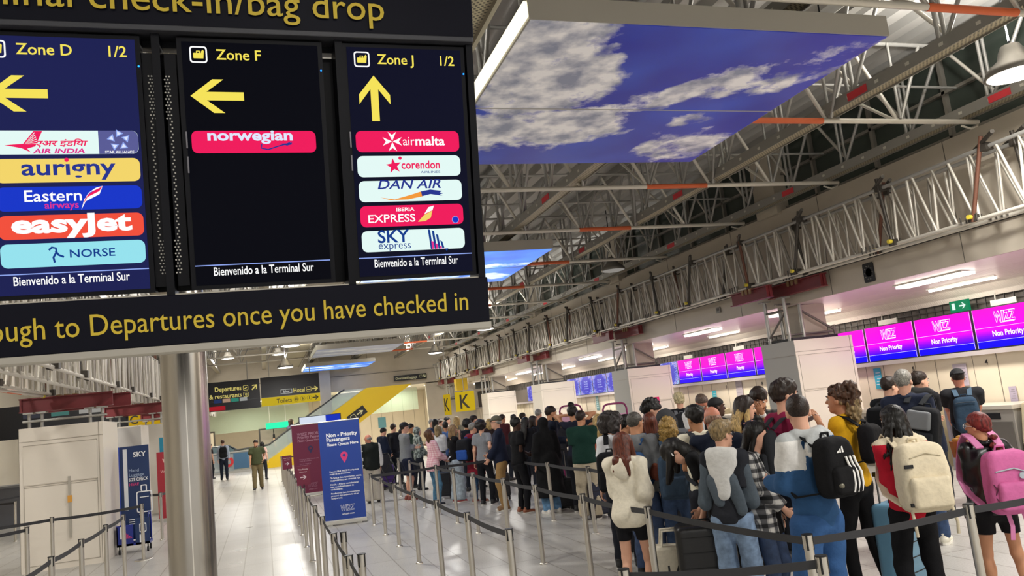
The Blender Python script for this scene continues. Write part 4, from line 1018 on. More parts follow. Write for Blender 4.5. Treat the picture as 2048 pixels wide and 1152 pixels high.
b.prism([(-.98, 1.03), (-.45, 1.40), (-.43, 1.38), (-.95, 1.0)], -.7, .7, 'y'); b.prism([(.93, 1.42), (1.55, 1.06), (1.58, 1.08), (.96, 1.45)], -.7, .7, 'y'); b.build('window', mat('5f747c', .08), t)
for sx in (-1.25, 1.2):
    for sy in (-.8, .8):
        b = MB(); b.tube((sx, sy - .1, .32), (sx, sy + .1, .32), .32, n=20, mi=0); b.tube((sx, sy - .105, .32), (sx, sy + .105, .32), .18, n=14, mi=1); b.build('wheel', [BLACK, mat('b8b8b4', .3, .8)], t)
b = MB(); b.box(-1.96, -1.9, -.7, -.4, .7, .82); b.box(-1.96, -1.9, .4, .7, .7, .82); b.build('headlight', mat('e8e8e0', .2), t)
q = at_y(556, 850, 54)
t = thing('exit_sign', 'long green lit exit sign over the dark doors of the lobby', 'sign', (q[0], 54, q[2] - .2)); b = MB(); b.box(-.75, .75, 0, .08, 0, .38); b.build('sign_body', glow('27d8a0', 1.4), t); b = MB(); b.tube((-.5, .04, .38), (-.5, .04, 3.95 - q[2]), .015, n=6); b.tube((.5, .04, .38), (.5, .04, 3.95 - q[2]), .015, n=6); b.build('hanger', GALV, t)
q = at_y(793, 904, 48)
t = thing('notice', 'small teal notice on the far lobby wall above the queue', 'poster', (8.2, 58.97, 1.3)); b = MB(); b.box(-.28, .28, -.01, 0, 0, .75); b.build('sheet', mat('5d97a8', .5), t)
q = at_y(640, 838, 30)
t = thing('information_screen', 'black display screen with blue picture behind the blue banner', 'screen', (q[0], 30, 1.9)); 
b = MB(); b.box(-.75, .75, 0, .06, 0, .42); b.build('bezel', BLACK, t); b = MB(); b.box(-.72, .2, -.005, 0, .02, .40); b.build('display', glow('dfe8f8', .9), t); b = MB(); b.box(.2, .72, -.005, 0, .02, .4); b.build('picture', glow('1a35c0', .9), t); b = MB(); b.tube((0, .1, -1.9), (0, .1, 0.1), .04, n=8); b.box(-.3, .3, -.15, .35, -1.9, -1.87); b.build('stand', DARK, t)

# ------------------------------------------------------------------ left side
t = thing('shop_sign', 'long dark shop fascia sign behind the left white cabinets', 'sign', (-7.9, 24, 2.45))
b = MB(); b.box(0, 4.4, 0, .12, 0, .85); b.build('panel', mat('15161c', .4), t)
for k, (c, w) in enumerate((('4a4a52', .5), ('5a8f86', .42), ('c8c4bc', .6))):
    b = MB(); x = 1.9 + .66 * k; b.box(x, x + w, -.01, 0, .5, .62); b.build('logo_tile', glow(c, .5), t)
t = thing('shop_sign', 'yellow sign strip with dark lettering left of the steel column', 'sign', (-4.6, 30.5, 2.62))
b = MB(); b.box(0, 1.7, 0, .1, 0, .42); b.build('panel', glow('e0b41c', .6), t); b = MB(); text(b, 'C  A  B', .4, (.2, -.01, .08), 0, 'LEFT', .02); b.build('lettering', mat('2a2410'), t)
t = thing('service_counter', 'dark grey service counter at the far left edge', 'counter', (-7.9, 27.5, 0)); b = MB(); b.box(0, 1.5, 0, 1.2, 0, 1.12); b.build('counter_body', mat('6b6d75', .5), t); b = MB(); b.box(-.0, 1.55, -.05, 1.25, 1.12, 1.18); b.build('counter_top', mat('85878c', .4), t)
t = thing('shop_pier', 'cream shopfront pier at the left edge of the hall', 'pier', (-7.9, 21.5, 0)); b = MB(); b.box(0, 1.5, 0, .5, 0, 2.9); b.build('pier_body', PANEL, t); b = MB(); b.box(.9, 1.3, -.02, 0, 1.4, 2.1); b.build('frame', mat('bdb5a6'), t); b = MB(); b.box(.95, 1.25, -.025, -.02, 1.45, 2.05); b.build('sheet', mat('ece7da'), t)
t = thing('display_panel', 'turquoise display panel in a white frame beside the steel column', 'panel', (-3.0, 25.2, 0)); b = MB(); b.box(-.35, .9, 0, .1, 0, 2.5); b.build('frame', mat('e4dfd2', .5), t); b = MB(); b.box(.12, .62, -.01, 0, .8, 2.1); b.build('picture', mat('2b9cc0', .45), t); b = MB(); b.box(.28, .52, -.016, -.01, 1.0, 1.35); b.build('photo', mat('5c5f62'), t)
b = MB()
for k in range(3): b.box(.98, 1.16, -.01, 0.09, .3 + .62 * k, .86 + .62 * k)
b.build('yellow_edge', mat('d8b428', .5), t)
t = thing('roll_up_banner', 'dark red roll-up banner half hidden by the steel column', 'banner', (-2.35, 22.3, 0)); b = MB(); b.box(-.28, .4, -.002, .002, .08, 1.72); b.build('canvas', mat('9c2430', .6), t); b = MB(); b.box(-.28, .4, -.08, .08, 0, .08); b.build('base', GALV, t); b = MB(); poly(b, [(-.03, .1), (.0, .0), (.05, .12), (.02, .04), (.12, .04)], (-.12, -.004, 1.45), 0); text(b, 'Welcome', .1, (-.2, -.004, 1.2), 0, 'LEFT', .01); b.build('print', mat('e0b0a8'), t)
# blue baggage gauge stand with SKY lettering
t = thing('luggage_gauge_stand', 'dark blue hand luggage size check stand with a suitcase outline', 'sign stand', (-2.44, 16.85, 0)); NB = mat('17315f', .45); NB2 = mat('1b2c86', .4)
b = MB(); b.box(-.25, .28, .28, .33, .2, 1.95); b.box(-.25, -.23, .27, .33, .2, 1.95, 1); b.build('back_board', [NB, mat('2a46a8', .4)], t)
b = MB(); b.box(-.17, -.10, .272, .28, .75, 1.9); b.build('white_band', mat('dfe2e4', .5), t)
g = MB(); text(g, 'SKY', .13, (.23, .268, 1.74), 0, 'RIGHT', .025); text(g, 'Hand', .085, (-.08, .268, 1.46), 1, 'LEFT', .01); text(g, 'Luggage', .085, (-.08, .268, 1.375), 1, 'LEFT', .01); text(g, 'SIZE CHECK', .085, (-.08, .268, 1.285), 0, 'LEFT', .02, fit=.34); text(g, 'HERE', .075, (-.08, .268, 1.2), 2, 'LEFT', .02)
ring(g, rrect(.06, .34, .68, 1.08, .04), rrect(.08, .32, .70, 1.06, .03), (-.02, .267, 0), 0); ring(g, rrect(.14, .25, 1.08, 1.2, .02), rrect(.16, .23, 1.08, 1.18, .015), (-.02, .267, 0), 0); g.box(.1, .26, .266, .268, .96, .975, 0)
for x in (.1, .24): g.ball((x, .268, .65), .02, 8)
for k in range(3): g.box(-.1, .15 - .05 * k, .266, .268, .56 - .04 * k, .58 - .04 * k, 0)
g.build('print', [mat('eef0f2'), mat('9fb0cc'), mat('c83a7a')], t)
b = MB(); b.box(-.26, .3, -.16, .28, .14, .18); b.box(-.26, .02, -.16, -.14, .14, .52); b.box(-.26, -.24, -.16, .28, .14, .5); b.build('cradle', NB2, t)
b = MB(); b.box(.06, .30, -.16, -.14, .14, .62); b.build('front_plate', NB, t)
g = MB(); ring(g, rrect(.13, .25, .36, .52, .02), rrect(.145, .235, .375, .505, .015), (0, -.164, 0), 0); g.box(.13, .16, -.165, -.163, .18, .32, 0); g.box(.18, .21, -.165, -.163, .18, .32, 0)
poly(g, [(-.2, .28), (-.1, .28), (-.1, .5), (-.2, .5)], (0, -.164, 0), 0)
for k in range(5): g.box(-.14 + .03 * k, -.12 + .03 * k, -.166, -.164, .28, .40 - .025 * k, 1)
g.build('plate_print', [mat('e8ecf0'), mat('c83a7a')], t)
b = MB(); b.path([(.28, -.12, .18), (.28, -.12, .62), (.28, -.08, .7), (.28, .2, .7), (.28, .24, .62), (.28, .24, .18)], .012, 6); b.build('hoop', NB2, t)
for (x, y) in ((-.22, -.12), (.26, -.12), (-.22, .24), (.26, .24)):
    b = MB(); b.tube((x - .015, y, .045), (x + .015, y, .045), .045, n=12); b.tube((x, y, .08), (x, y, .15), .012, n=6); b.build('castor', BLACK, t)

# ------------------------------------------------------------------ roll-up banners of the queue
def banner(x, y, rz, w, h, c, label, title, body, pin, mainw):
    t = thing('roll_up_banner', label, 'banner', (x, y, 0), rz)
    b = MB(); b.box(-w / 2, w / 2, -.002, .002, .09, h); b.build('canvas', mat(c, .5), t)
    b = MB(); b.box(-w / 2 - .015, w / 2 + .015, -.09, .09, .02, .095); b.box(-w / 2, w / 2, -.008, .008, h - .005, h + .02); b.build('base', mat('c9c6be', .35, .4), t, .008)
    b = MB()
    for s in (-1, 1): b.box(s * w * .35 - .04, s * w * .35 + .04, -.16, .16, 0, .02)
    b.build('foot', GALV, t)
    b = MB(); b.tube((0, .03, .05), (0, .03, h), .012, n=6); b.build('pole', GALV, t)
    g = MB(); x0 = -w * .33
    for i, s in enumerate(title): text(g, s, .105 if i < 2 else .078, (x0, -.004, h - .30 - .088 * i), 0, 'LEFT', .03)
    z = h - .99
    for para in body:
        for s in para: text(g, s, .042, (x0 + .02, -.004, z), 0, 'LEFT', .02); z -= .047
        z -= .030
    pz = h - .68; pts = [(.072 * math.cos(a), .072 * math.sin(a)) for a in np.linspace(math.radians(-25), math.radians(205), 18)] + [(-.035, -.09), (0, -.15), (.035, -.09)]
    poly(g, pts, (.06, -.004, pz), 1); poly(g, [(.03 * math.cos(a), .03 * math.sin(a)) for a in np.linspace(0, 6.0, 14)], (.06, -.0055, pz), 2)
    text(g, 'WIZZ', .15, (.06, -.004, .26), 0, 'CENTER', .05, .18, fit=.28); text(g, 'WIZZ', .15, (.06, -.006, .26), 2, 'CENTER', .008, .18, fit=.268); text(g, 'wizzair.com', .05, (.06, -.004, .18), 0, 'CENTER', .015)
    g.build('print', [mat(mainw, .5), mat(pin, .5), mat(c, .5)], t)
banner(1.417, 16.38, -.44 * 0 + math.atan2(16.202 - 16.563, 1.776 - 1.057) * .35, .80, 2.0, '1d3f94', 'blue roll-up banner reading Non - Priority Passengers Please Queue Here', ('Non - Priority', 'Passengers', 'Please Queue Here'),
       (('Pasageri fără WIZZ Priority sunt', 'rugați să se alinieze aici'), ('Пътници без приоритет, моля,', 'подредете се на опашка тук'), ('Kérjük, a Priority szolgáltatással', 'nem rendelkező utasok itt', 'várakozzanak.'), ('Pasażerowie bez pierwszeństwa', 'proszeni są o ustawienie się w', 'kolejce tutaj')), 'd83a78', 'eef0f6')
q = at_z(655, 993, 0); q2 = at_y(583, 851, 24.0)
banner(q2[0] + .42, 24.0, 0, .86, 2.02, '6f1c3e', 'maroon roll-up banner partly behind the blue banner', ('WIZZ PRIORITY', 'Priority Passengers', 'Please Queue Here'), (('Pasageri cu WIZZ Priority sunt', 'rugați să se alinieze'), ('Priority utasok itt', 'várakozzanak')), '2c2450', 'a8788c')
for i, (px, py, y, s) in enumerate(((607, 955, 14.05, 'nearer small maroon sign plate with white arrow on a belt post'), (573.5, 915, 20.3, 'farther small maroon sign plate with white arrow on a belt post'))):
    q = at_y(px, py, y)
    t = thing('post_sign', s, 'sign', (q[0], y, .96)); b = MB(); b.box(-.11, .11, -.012, 0, .04, .36); b.build('plate', mat('7a2240', .5), t); b = MB(); b.tube((0, -.004, 0), (0, -.004, .06), .012, n=6); b.build('stem', DARK, t)
    g = MB(); poly(g, [(-x, z) for x, z in arrow_pts(.10, .09, False)][::-1], (0, -.014, .17), 0); text(g, 'Wizz Priority', .03, (0, -.014, .29), 0, 'CENTER', .01); text(g, 'Queue here', .025, (0, -.014, .25), 0, 'CENTER', .01); g.build('print', mat('ecd8e0'), t)
# ------------------------------------------------------------------ belt posts and their belts
PH = 0.95
POSTM = mat('cbc6bc', 0.33, 0.9); BELT = mat('2b2b2e', 0.7)
_proto = None
def make_post(wide):
    t = bpy.data.objects.new('belt_post', None); COL.objects.link(t); t['category'] = 'belt post'; t['kind'] = 'thing'
    b = MB(); b.tube((0, 0, .02), (0, 0, PH - .09), .029, n=20); b.build('pole', POSTM, t)
    b = MB(); b.tube((0, 0, PH - .09), (0, 0, PH - .006), .0315, n=20, mi=1)
    for k in range(4):
        a = math.pi / 4 + k * math.pi / 2; c, s_ = math.cos(a), math.sin(a)
        b.tube((c * .028, s_ * .028, PH - .095), (c * .028, s_ * .028, PH - .004), .0075, n=6, mi=0)
    b.tube((0, 0, PH - .006), (0, 0, PH), .034, n=20, mi=0); b.build('belt_head', [BLACK, POSTM], t)
    r = .15 if wide else .05
    b = MB(); b.lathe([(r, 0), (r, .008), (r * .85, .016), (.032, .022)], n=24); b.build('base', POSTM, t)
    return t
PN = make_post(False); PWD = make_post(True)
used = {False: False, True: False}
POSTS = {}
def post(key, x, y, label, wide=False):
    src = PWD if wide else PN
    if not used[wide]: t = src; used[wide] = True; t.location = (x, y, 0)
    else: t = dup(src, (x, y, 0))
    for c in list(t.children):
        if c.name.startswith('belt.') or c.name == 'belt': bpy.data.objects.remove(c)
    t['label'] = label; t['group'] = 'queue belt posts'
    POSTS[key] = t
    return t
BELTS = []
def belt(k0, k1=None, to=None, z=PH - .045):
    BELTS.append((k0, k1, to, z))
def num(i): return ['first', 'second', 'third', 'fourth', 'fifth', 'sixth', 'seventh', 'eighth', 'ninth', 'tenth', 'eleventh', 'twelfth', 'thirteenth', 'fourteenth', 'fifteenth', 'sixteenth', 'seventeenth', 'eighteenth', 'nineteenth'][i]
ya = [4.95, 6.45, 7.87, 9.44, 10.8, 12.5, 14.05, 15.65, 17.2, 18.7, 20.3, 21.8, 23.3, 24.8, 26.3, 27.8, 29.3, 30.8, 32.3]
for i, y in enumerate(ya): post(('A', i), 0.56, y, 'steel belt post edging the walkway, %s from the camera along that line' % num(i))
for i in range(len(ya) - 1): belt(('A', i), ('A', i + 1))
post(('A2', 0), 0.65, 6.42, 'steel belt post paired beside the walkway line, nearer pair'); post(('A2', 1), 0.645, 7.85, 'steel belt post paired beside the walkway line, farther pair')
post(('A', 'e'), 1.75, 32.3, 'steel belt post at the far end beside the maroon banner'); belt(('A', len(ya) - 1), ('A', 'e'))
yc = [6.49, 7.92, 9.42, 10.95, 12.6, 14.05, 15.55]
for i, y in enumerate(yc): post(('C', i), 1.86, y, 'steel belt post in the lane right of the blue banner, %s from the camera' % num(i))
for i in range(6): belt(('C', i), ('C', i + 1))
yd = [6.49, 8.0, 9.55, 10.95, 12.65, 14.1, 15.6, 17.1, 18.6, 20.2]
for i, y in enumerate(yd): post(('D', i), 3.13, y, 'steel belt post in the middle lane left of the queue, %s from the camera' % num(i))
for i in range(9):
    if i != 6: belt(('D', i), ('D', i + 1))
ye = [7.9, 9.4, 10.95, 12.7, 14.2, 15.7, 17.3, 18.84, 20.4]
for i, y in enumerate(ye): post(('E', i), 4.42, y, 'steel belt post standing close to the waiting people, %s from the camera' % num(i))
for i in range(8): belt(('E', i), ('E', i + 1))
belt(('C', 6), ('D', 6)); belt(('D', 6), ('E', 5))
post(('F', 0), 1.92, 4.4, 'steel belt post cut off by the bottom edge below the girl in black shorts')
post(('F', 1), 3.2, 4.42, 'steel belt post in front of the man in blue tracksuit')
post(('F', 2), 2.87, 3.87, 'nearest steel belt post, overlapping the post before the blue tracksuit')
post(('F', 3), 4.53, 4.44, 'steel belt post in front of the pink backpack')
post(('F', 4), 5.95, 4.5, 'steel belt post just beyond the right edge')
belt(('D', 0), ('F', 1)); belt(('F', 1), ('F', 3)); belt(('F', 3), ('F', 4)); belt(('F', 0), ('F', 2))
yl = [7.8, 9.3, 10.68, 12.2, 13.6, 15.54, 18.2]
for i, y in enumerate(yl): post(('L', i), -2.1, y, 'steel belt post in the left queue line beside the white cabinet, %s from the camera' % num(i), wide=(i in (5,)))
for i in range(4): belt(('L', i), ('L', i + 1))
post(('M', 0), -3.38, 15.07, 'steel belt post directly before the white cabinet front'); post(('M', 1), -3.39, 13.66, 'steel belt post at the left edge before the white cabinet'); post(('M', 2), -4.8, 14.9, 'steel belt post outside the left edge, in line with the cabinet')
belt(('M', 2), ('M', 0)); belt(('M', 0), ('L', 5)); post(('M', 3), -4.7, 12.4, 'steel belt post outside the left edge, near side'); belt(('M', 1), ('M', 3))
post(('N', 0), -3.19, 20.1, 'steel belt post behind the blue size check stand'); post(('N', 1), -6.6, 26.1, 'steel belt post beside the dark grey counter, farther one'); post(('N', 2), -5.8, 22.4, 'steel belt post beside the dark grey counter, nearer one'); post(('N', 3), -1.9, 20.4, 'steel belt post left of the dark red banner'); post(('N', 4), -7.5, 24.3, 'steel belt post before the cream shopfront pier')
belt(('N', 0), ('L', 6)); belt(('L', 6), ('N', 3)); belt(('N', 2), ('N', 4)); belt(('N', 1), ('N', 4))
for (k0, k1, to, z) in BELTS:
    a = POSTS[k0]; p = np.array(a.location); q = np.array(POSTS[k1].location)
    L = np.linalg.norm(q - p); d = (q - p) / L
    pts = [(d * (L * t)) + np.array([0, 0, z - .10 * .25 * (1 - (2 * t - 1) ** 2) * (.4 + .6 * ((hash(str(k0) + str(k1)) % 7) / 7 if 0 else .5))]) for t in np.linspace(.03 / L, 1 - .03 / L, 9)]
    b = MB(); b.strip(pts, (0, 0, 1), .024, .003); b.build('belt', BELT, a)
# ------------------------------------------------------------------ people: smooth bodies grown from an implicit surface
def smin(a, b, k):
    h = np.maximum(k - np.abs(a - b), 0.0)
    return np.minimum(a, b) - h * h / (4 * k)
def Cc(a, b, ra, rb, sy=1.0, R=None, cut=None, k=None): return ('c', np.asarray(a, float), np.asarray(b, float), ra, rb, sy, R, cut, k)
def Bx(c, half, r, taper=0.0, k=None): return ('b', np.asarray(c, float), np.asarray(half, float), r, taper, k)
def Ee(c, r, R=None, cut=None, k=None): return ('e', np.asarray(c, float), np.asarray(r, float), R, cut, k)
_ED = [((0, 0, 0), (1, 0, 0)), ((0, 1, 0), (1, 1, 0)), ((0, 0, 1), (1, 0, 1)), ((0, 1, 1), (1, 1, 1)), ((0, 0, 0), (0, 1, 0)), ((1, 0, 0), (1, 1, 0)), ((0, 0, 1), (0, 1, 1)), ((1, 0, 1), (1, 1, 1)), ((0, 0, 0), (0, 0, 1)), ((1, 0, 0), (1, 0, 1)), ((0, 1, 0), (0, 1, 1)), ((1, 1, 0), (1, 1, 1))]
def sdf_mesh(prims, vox, k=0.03, cuts=(), noise=None):
    los, his = [], []
    for p in prims:
        if p[0] == 'c':
            r = max(p[3], p[4]) * max(1, p[5]); los.append(np.minimum(p[1], p[2]) - r); his.append(np.maximum(p[1], p[2]) + r)
        elif p[0] == 'b': los.append(p[1] - p[2]); his.append(p[1] + p[2])
        else:
            r = p[2].max() if p[3] is not None else p[2]; los.append(p[1] - r); his.append(p[1] + r)
    na = noise[0] if noise else 0
    mg = 2.5 * vox + na
    lo = np.min(los, 0) - mg; hi = np.max(his, 0) + mg
    n = np.ceil((hi - lo) / vox).astype(int) + 1
    F = np.full(n, 0.4, np.float32)
    ax = [lo[i] + vox * np.arange(n[i]) for i in range(3)]
    for p, l_, h_ in zip(prims, los, his):
        kk = p[-1] or k
        i0 = np.maximum(np.floor((l_ - lo - kk - mg) / vox).astype(int), 0); i1 = np.minimum(np.ceil((h_ - lo + kk + mg) / vox).astype(int) + 1, n)
        X = ax[0][i0[0]:i1[0], None, None]; Y = ax[1][None, i0[1]:i1[1], None]; Z = ax[2][None, None, i0[2]:i1[2]]
        cut = None
        if p[0] == 'b':
            _, c, hf, rr, tp, _k = p
            zz = np.clip((Z - c[2]) / hf[2], -1, 1); sc = 1 - tp * np.maximum(zz, 0) ** 2 - .35 * tp * np.maximum(-zz, 0) ** 2
            qx = np.abs(X - c[0]) - (hf[0] * sc - rr); qy = np.abs(Y - c[1]) - (hf[1] * (1 - (1 - sc) * .8) - rr) + 0 * X; qz = np.abs(Z - c[2]) - (hf[2] - rr)
            qx, qy, qz = np.broadcast_arrays(qx, qy, qz)
            d = np.sqrt(np.maximum(qx, 0) ** 2 + np.maximum(qy, 0) ** 2 + np.maximum(qz, 0) ** 2) + np.minimum(np.maximum(np.maximum(qx, qy), qz), 0) - rr
        elif p[0] == 'c':
            _, a, b, ra, rb, sy, R, cut, _k = p
            dx, dy, dz = X - a[0], Y - a[1], Z - a[2]
            ba = b - a
            if sy != 1.0:
                Rm = np.eye(3) if R is None else R
                q = [dx * Rm[0, j] + dy * Rm[1, j] + dz * Rm[2, j] for j in range(3)]
                q[1] = q[1] / sy; ba = Rm.T @ ba; ba[1] /= sy; dx, dy, dz = q
            t = np.clip((dx * ba[0] + dy * ba[1] + dz * ba[2]) / max(ba @ ba, 1e-9), 0, 1)
            d = np.sqrt((dx - t * ba[0]) ** 2 + (dy - t * ba[1]) ** 2 + (dz - t * ba[2]) ** 2) - (ra + t * (rb - ra))
            if sy < 1: d = d * (0.5 + 0.5 * sy)
        else:
            _, c, r, R, cut, _k = p
            dx, dy, dz = X - c[0], Y - c[1], Z - c[2]
            if R is not None: dx, dy, dz = [dx * R[0, j] + dy * R[1, j] + dz * R[2, j] for j in range(3)]
            k0 = np.sqrt((dx / r[0]) ** 2 + (dy / r[1]) ** 2 + (dz / r[2]) ** 2)
            d = (k0 - 1) * r.min() * 0.6 + (k0 - 1) * r.mean() * 0.4
        if cut is not None:
            for (cp, cn) in (cut if isinstance(cut, list) else [cut]): d = np.maximum(d, (X - cp[0]) * cn[0] + (Y - cp[1]) * cn[1] + (Z - cp[2]) * cn[2])
        sl = (slice(i0[0], i1[0]), slice(i0[1], i1[1]), slice(i0[2], i1[2]))
        F[sl] = smin(F[sl], d, kk)
    X = ax[0][:, None, None]; Y = ax[1][None, :, None]; Z = ax[2][None, None, :]
    if noise:
        am, fq, sd = noise[:3]; az = noise[3] if len(noise) > 3 else 1.0
        F += am * (np.sin(X * fq + sd + 2.1 * np.sin(Z * fq * .6 * az + sd)) * np.sin(Y * fq * 1.13 + 1.7 * sd + 1.3 * np.sin(X * fq * .5)) + .6 * np.sin(Z * fq * .9 * az + 2.3 * sd + 1.8 * np.sin((X + Y) * fq * .45)))
    for (cp, cn) in cuts: F = np.maximum(F, (X - cp[0]) * cn[0] + (Y - cp[1]) * cn[1] + (Z - cp[2]) * cn[2])
    for a_ in range(3):
        sl = [slice(None)] * 3; sl[a_] = 0; F[tuple(sl)] = 1; sl[a_] = -1; F[tuple(sl)] = 1
    s = F < 0
    c = np.zeros(n - 1, np.int8)
    for i in (0, 1):
        for j in (0, 1):
            for q in (0, 1): c += s[i:n[0] - 1 + i, j:n[1] - 1 + j, q:n[2] - 1 + q]
    idx = np.argwhere((c > 0) & (c < 8))
    if not len(idx): return np.zeros((0, 3)), []
    ids = np.full(n - 1, -1, np.int32); ids[tuple(idx.T)] = np.arange(len(idx))
    P = np.zeros((len(idx), 3)); cnt = np.zeros(len(idx))
    for e0, e1 in _ED:
        e0 = np.array(e0); e1 = np.array(e1)
        f0 = F[tuple((idx + e0).T)].astype(float); f1 = F[tuple((idx + e1).T)].astype(float)
        cr = (f0 < 0) != (f1 < 0); t = np.where(cr, f0 / np.where(cr, f0 - f1, 1), 0)
        P += np.where(cr[:, None], e0 + t[:, None] * (e1 - e0), 0); cnt += cr
    V = lo + vox * (idx + P / np.maximum(cnt, 1)[:, None])
    fs = []
    for a_ in range(3):
        b_, c_ = (a_ + 1) % 3, (a_ + 2) % 3
        s0 = np.take(s, range(n[a_] - 1), a_); s1 = np.take(s, range(1, n[a_]), a_)
        e = np.argwhere(s0 != s1); e = e[(e[:, b_] > 0) & (e[:, c_] > 0) & (e[:, b_] < n[b_] - 1) & (e[:, c_] < n[c_] - 1)]
        ub = np.zeros(3, int); ub[b_] = 1; uc = np.zeros(3, int); uc[c_] = 1
        q = np.stack([ids[tuple((e - ub - uc).T)], ids[tuple((e - uc).T)], ids[tuple(e.T)], ids[tuple((e - ub).T)]], 1)
        fl = ~s0[tuple(e.T)]; q[fl] = q[fl][:, ::-1]
        fs.append(q)
    return V, np.vstack(fs)


def smooth_mesh(name, V, F, mats, parent, paint=None, extra=None):
    """V, F arrays -> one mesh object; paint(face centres) gives the material of each face; extra = MB merged in"""
    mats = mats if isinstance(mats, (list, tuple)) else [mats]
    F = np.asarray(F); nv = len(V)
    mi = np.zeros(len(F), int)
    if paint is not None and len(F): mi = np.asarray(paint(V[F].mean(1)), int)
    vs = [tuple(v) for v in V]; fs = [tuple(f) for f in F.tolist()]; ms = mi.tolist()
    if extra is not None: vs += extra.v; fs += [tuple(i + nv for i in f) for f in extra.f]; ms += extra.m
    me = bpy.data.meshes.new(name); me.from_pydata(vs, [], fs)
    for m in mats: me.materials.append(m)
    me.polygons.foreach_set('material_index', ms); me.polygons.foreach_set('use_smooth', [True] * len(fs)); me.update()
    o = bpy.data.objects.new(name, me); COL.objects.link(o); o.parent = parent
    return o


def rot(ax, deg):
    t = math.radians(deg); c, s = math.cos(t), math.sin(t)
    return np.array([[1, 0, 0], [0, c, -s], [0, s, c]]) if ax == 'x' else np.array([[c, 0, s], [0, 1, 0], [-s, 0, c]]) if ax == 'y' else np.array([[c, -s, 0], [s, c, 0], [0, 0, 1]])
def ik(S, T, l1, l2, hint):
    d = T - S; L = np.linalg.norm(d); u = d / L; L = min(L, (l1 + l2) * .998); T = S + u * L
    a = (l1 * l1 - l2 * l2 + L * L) / (2 * L); h = math.sqrt(max(l1 * l1 - a * a, 0))
    p = np.asarray(hint, float); p = p - u * (p @ u); p /= max(np.linalg.norm(p), 1e-6)
    return S + u * a + p * h, T
ARM = {'down': (.235, .03, .83), 'phone': (.08, .31, 1.13), 'phone_low': (.09, .30, 1.02), 'mouth': (.035, .165, 1.47), 'pocket': (.19, .07, .92), 'fold': (-.11, .20, 1.16), 'strap': (.12, .13, 1.27), 'front': (.05, .22, .96), 'handle': (.27, .20, .80),
       'up': (.10, .10, 1.72), 'eat': (.06, .22, 1.36), 'swingf': (.22, .20, .86), 'swingb': (.24, -.18, .86), 'hip': (.20, -.02, 1.0), 'belly': (.02, .20, 1.05), 'reach': (.16, .42, 1.05), 'low': (.18, .30, .62), 'ear': (.10, .05, 1.60)}
SKIN = {'fair': 'd9a68c', 'tan': 'c08a68', 'olive': 'b5825f', 'brown': '7a4e36', 'dark': '4a3024', 'red': 'c9836a'}
HAIRC = {'black': '15120f', 'dark': '2a1e17', 'brown': '4a3222', 'auburn': '5c2a18', 'red': '6e2420', 'blonde': 'b89a62', 'grey': '8e8a82', 'white': 'bdb8ac', 'ash': '8a7552', 'fairblond': 'c9bb92'}
def hair_mat(c, stretch=(60, 60, 6)):
    key = ('hair', c, stretch)
    if key in _MC: return _MC[key]
    m = bpy.data.materials.new('hair_' + c); m.use_nodes = True
    n, l = nodes_of(m); b = n['Principled BSDF']; b.inputs['Roughness'].default_value = .45; b.inputs['Specular IOR Level'].default_value = .35
    tc = n.new('ShaderNodeTexCoord'); mp = n.new('ShaderNodeMapping'); mp.inputs['Scale'].default_value = stretch; nz = n.new('ShaderNodeTexNoise'); nz.inputs['Scale'].default_value = 1.6; nz.inputs['Detail'].default_value = 4
    l.new(tc.outputs['Object'], mp.inputs[0]); l.new(mp.outputs[0], nz.inputs['Vector'])
    cc = lin(c); r = n.new('ShaderNodeValToRGB'); r.color_ramp.elements[0].position = .35; r.color_ramp.elements[0].color = tuple(x * .45 for x in cc[:3]) + (1,); r.color_ramp.elements[1].position = .68; r.color_ramp.elements[1].color = tuple(min(1, x * 1.5) for x in cc[:3]) + (1,)
    l.new(nz.outputs['Fac'], r.inputs[0]); l.new(r.outputs[0], b.inputs['Base Color'])
    bp = n.new('ShaderNodeBump'); bp.inputs['Strength'].default_value = .6; bp.inputs['Distance'].default_value = .008; l.new(nz.outputs['Fac'], bp.inputs['Height']); l.new(bp.outputs[0], b.inputs['Normal'])
    _MC[key] = m; return m
def skin_mat(c): return mat(SKIN.get(c, c), .5, var=.05, bscale=12, spec=.35)
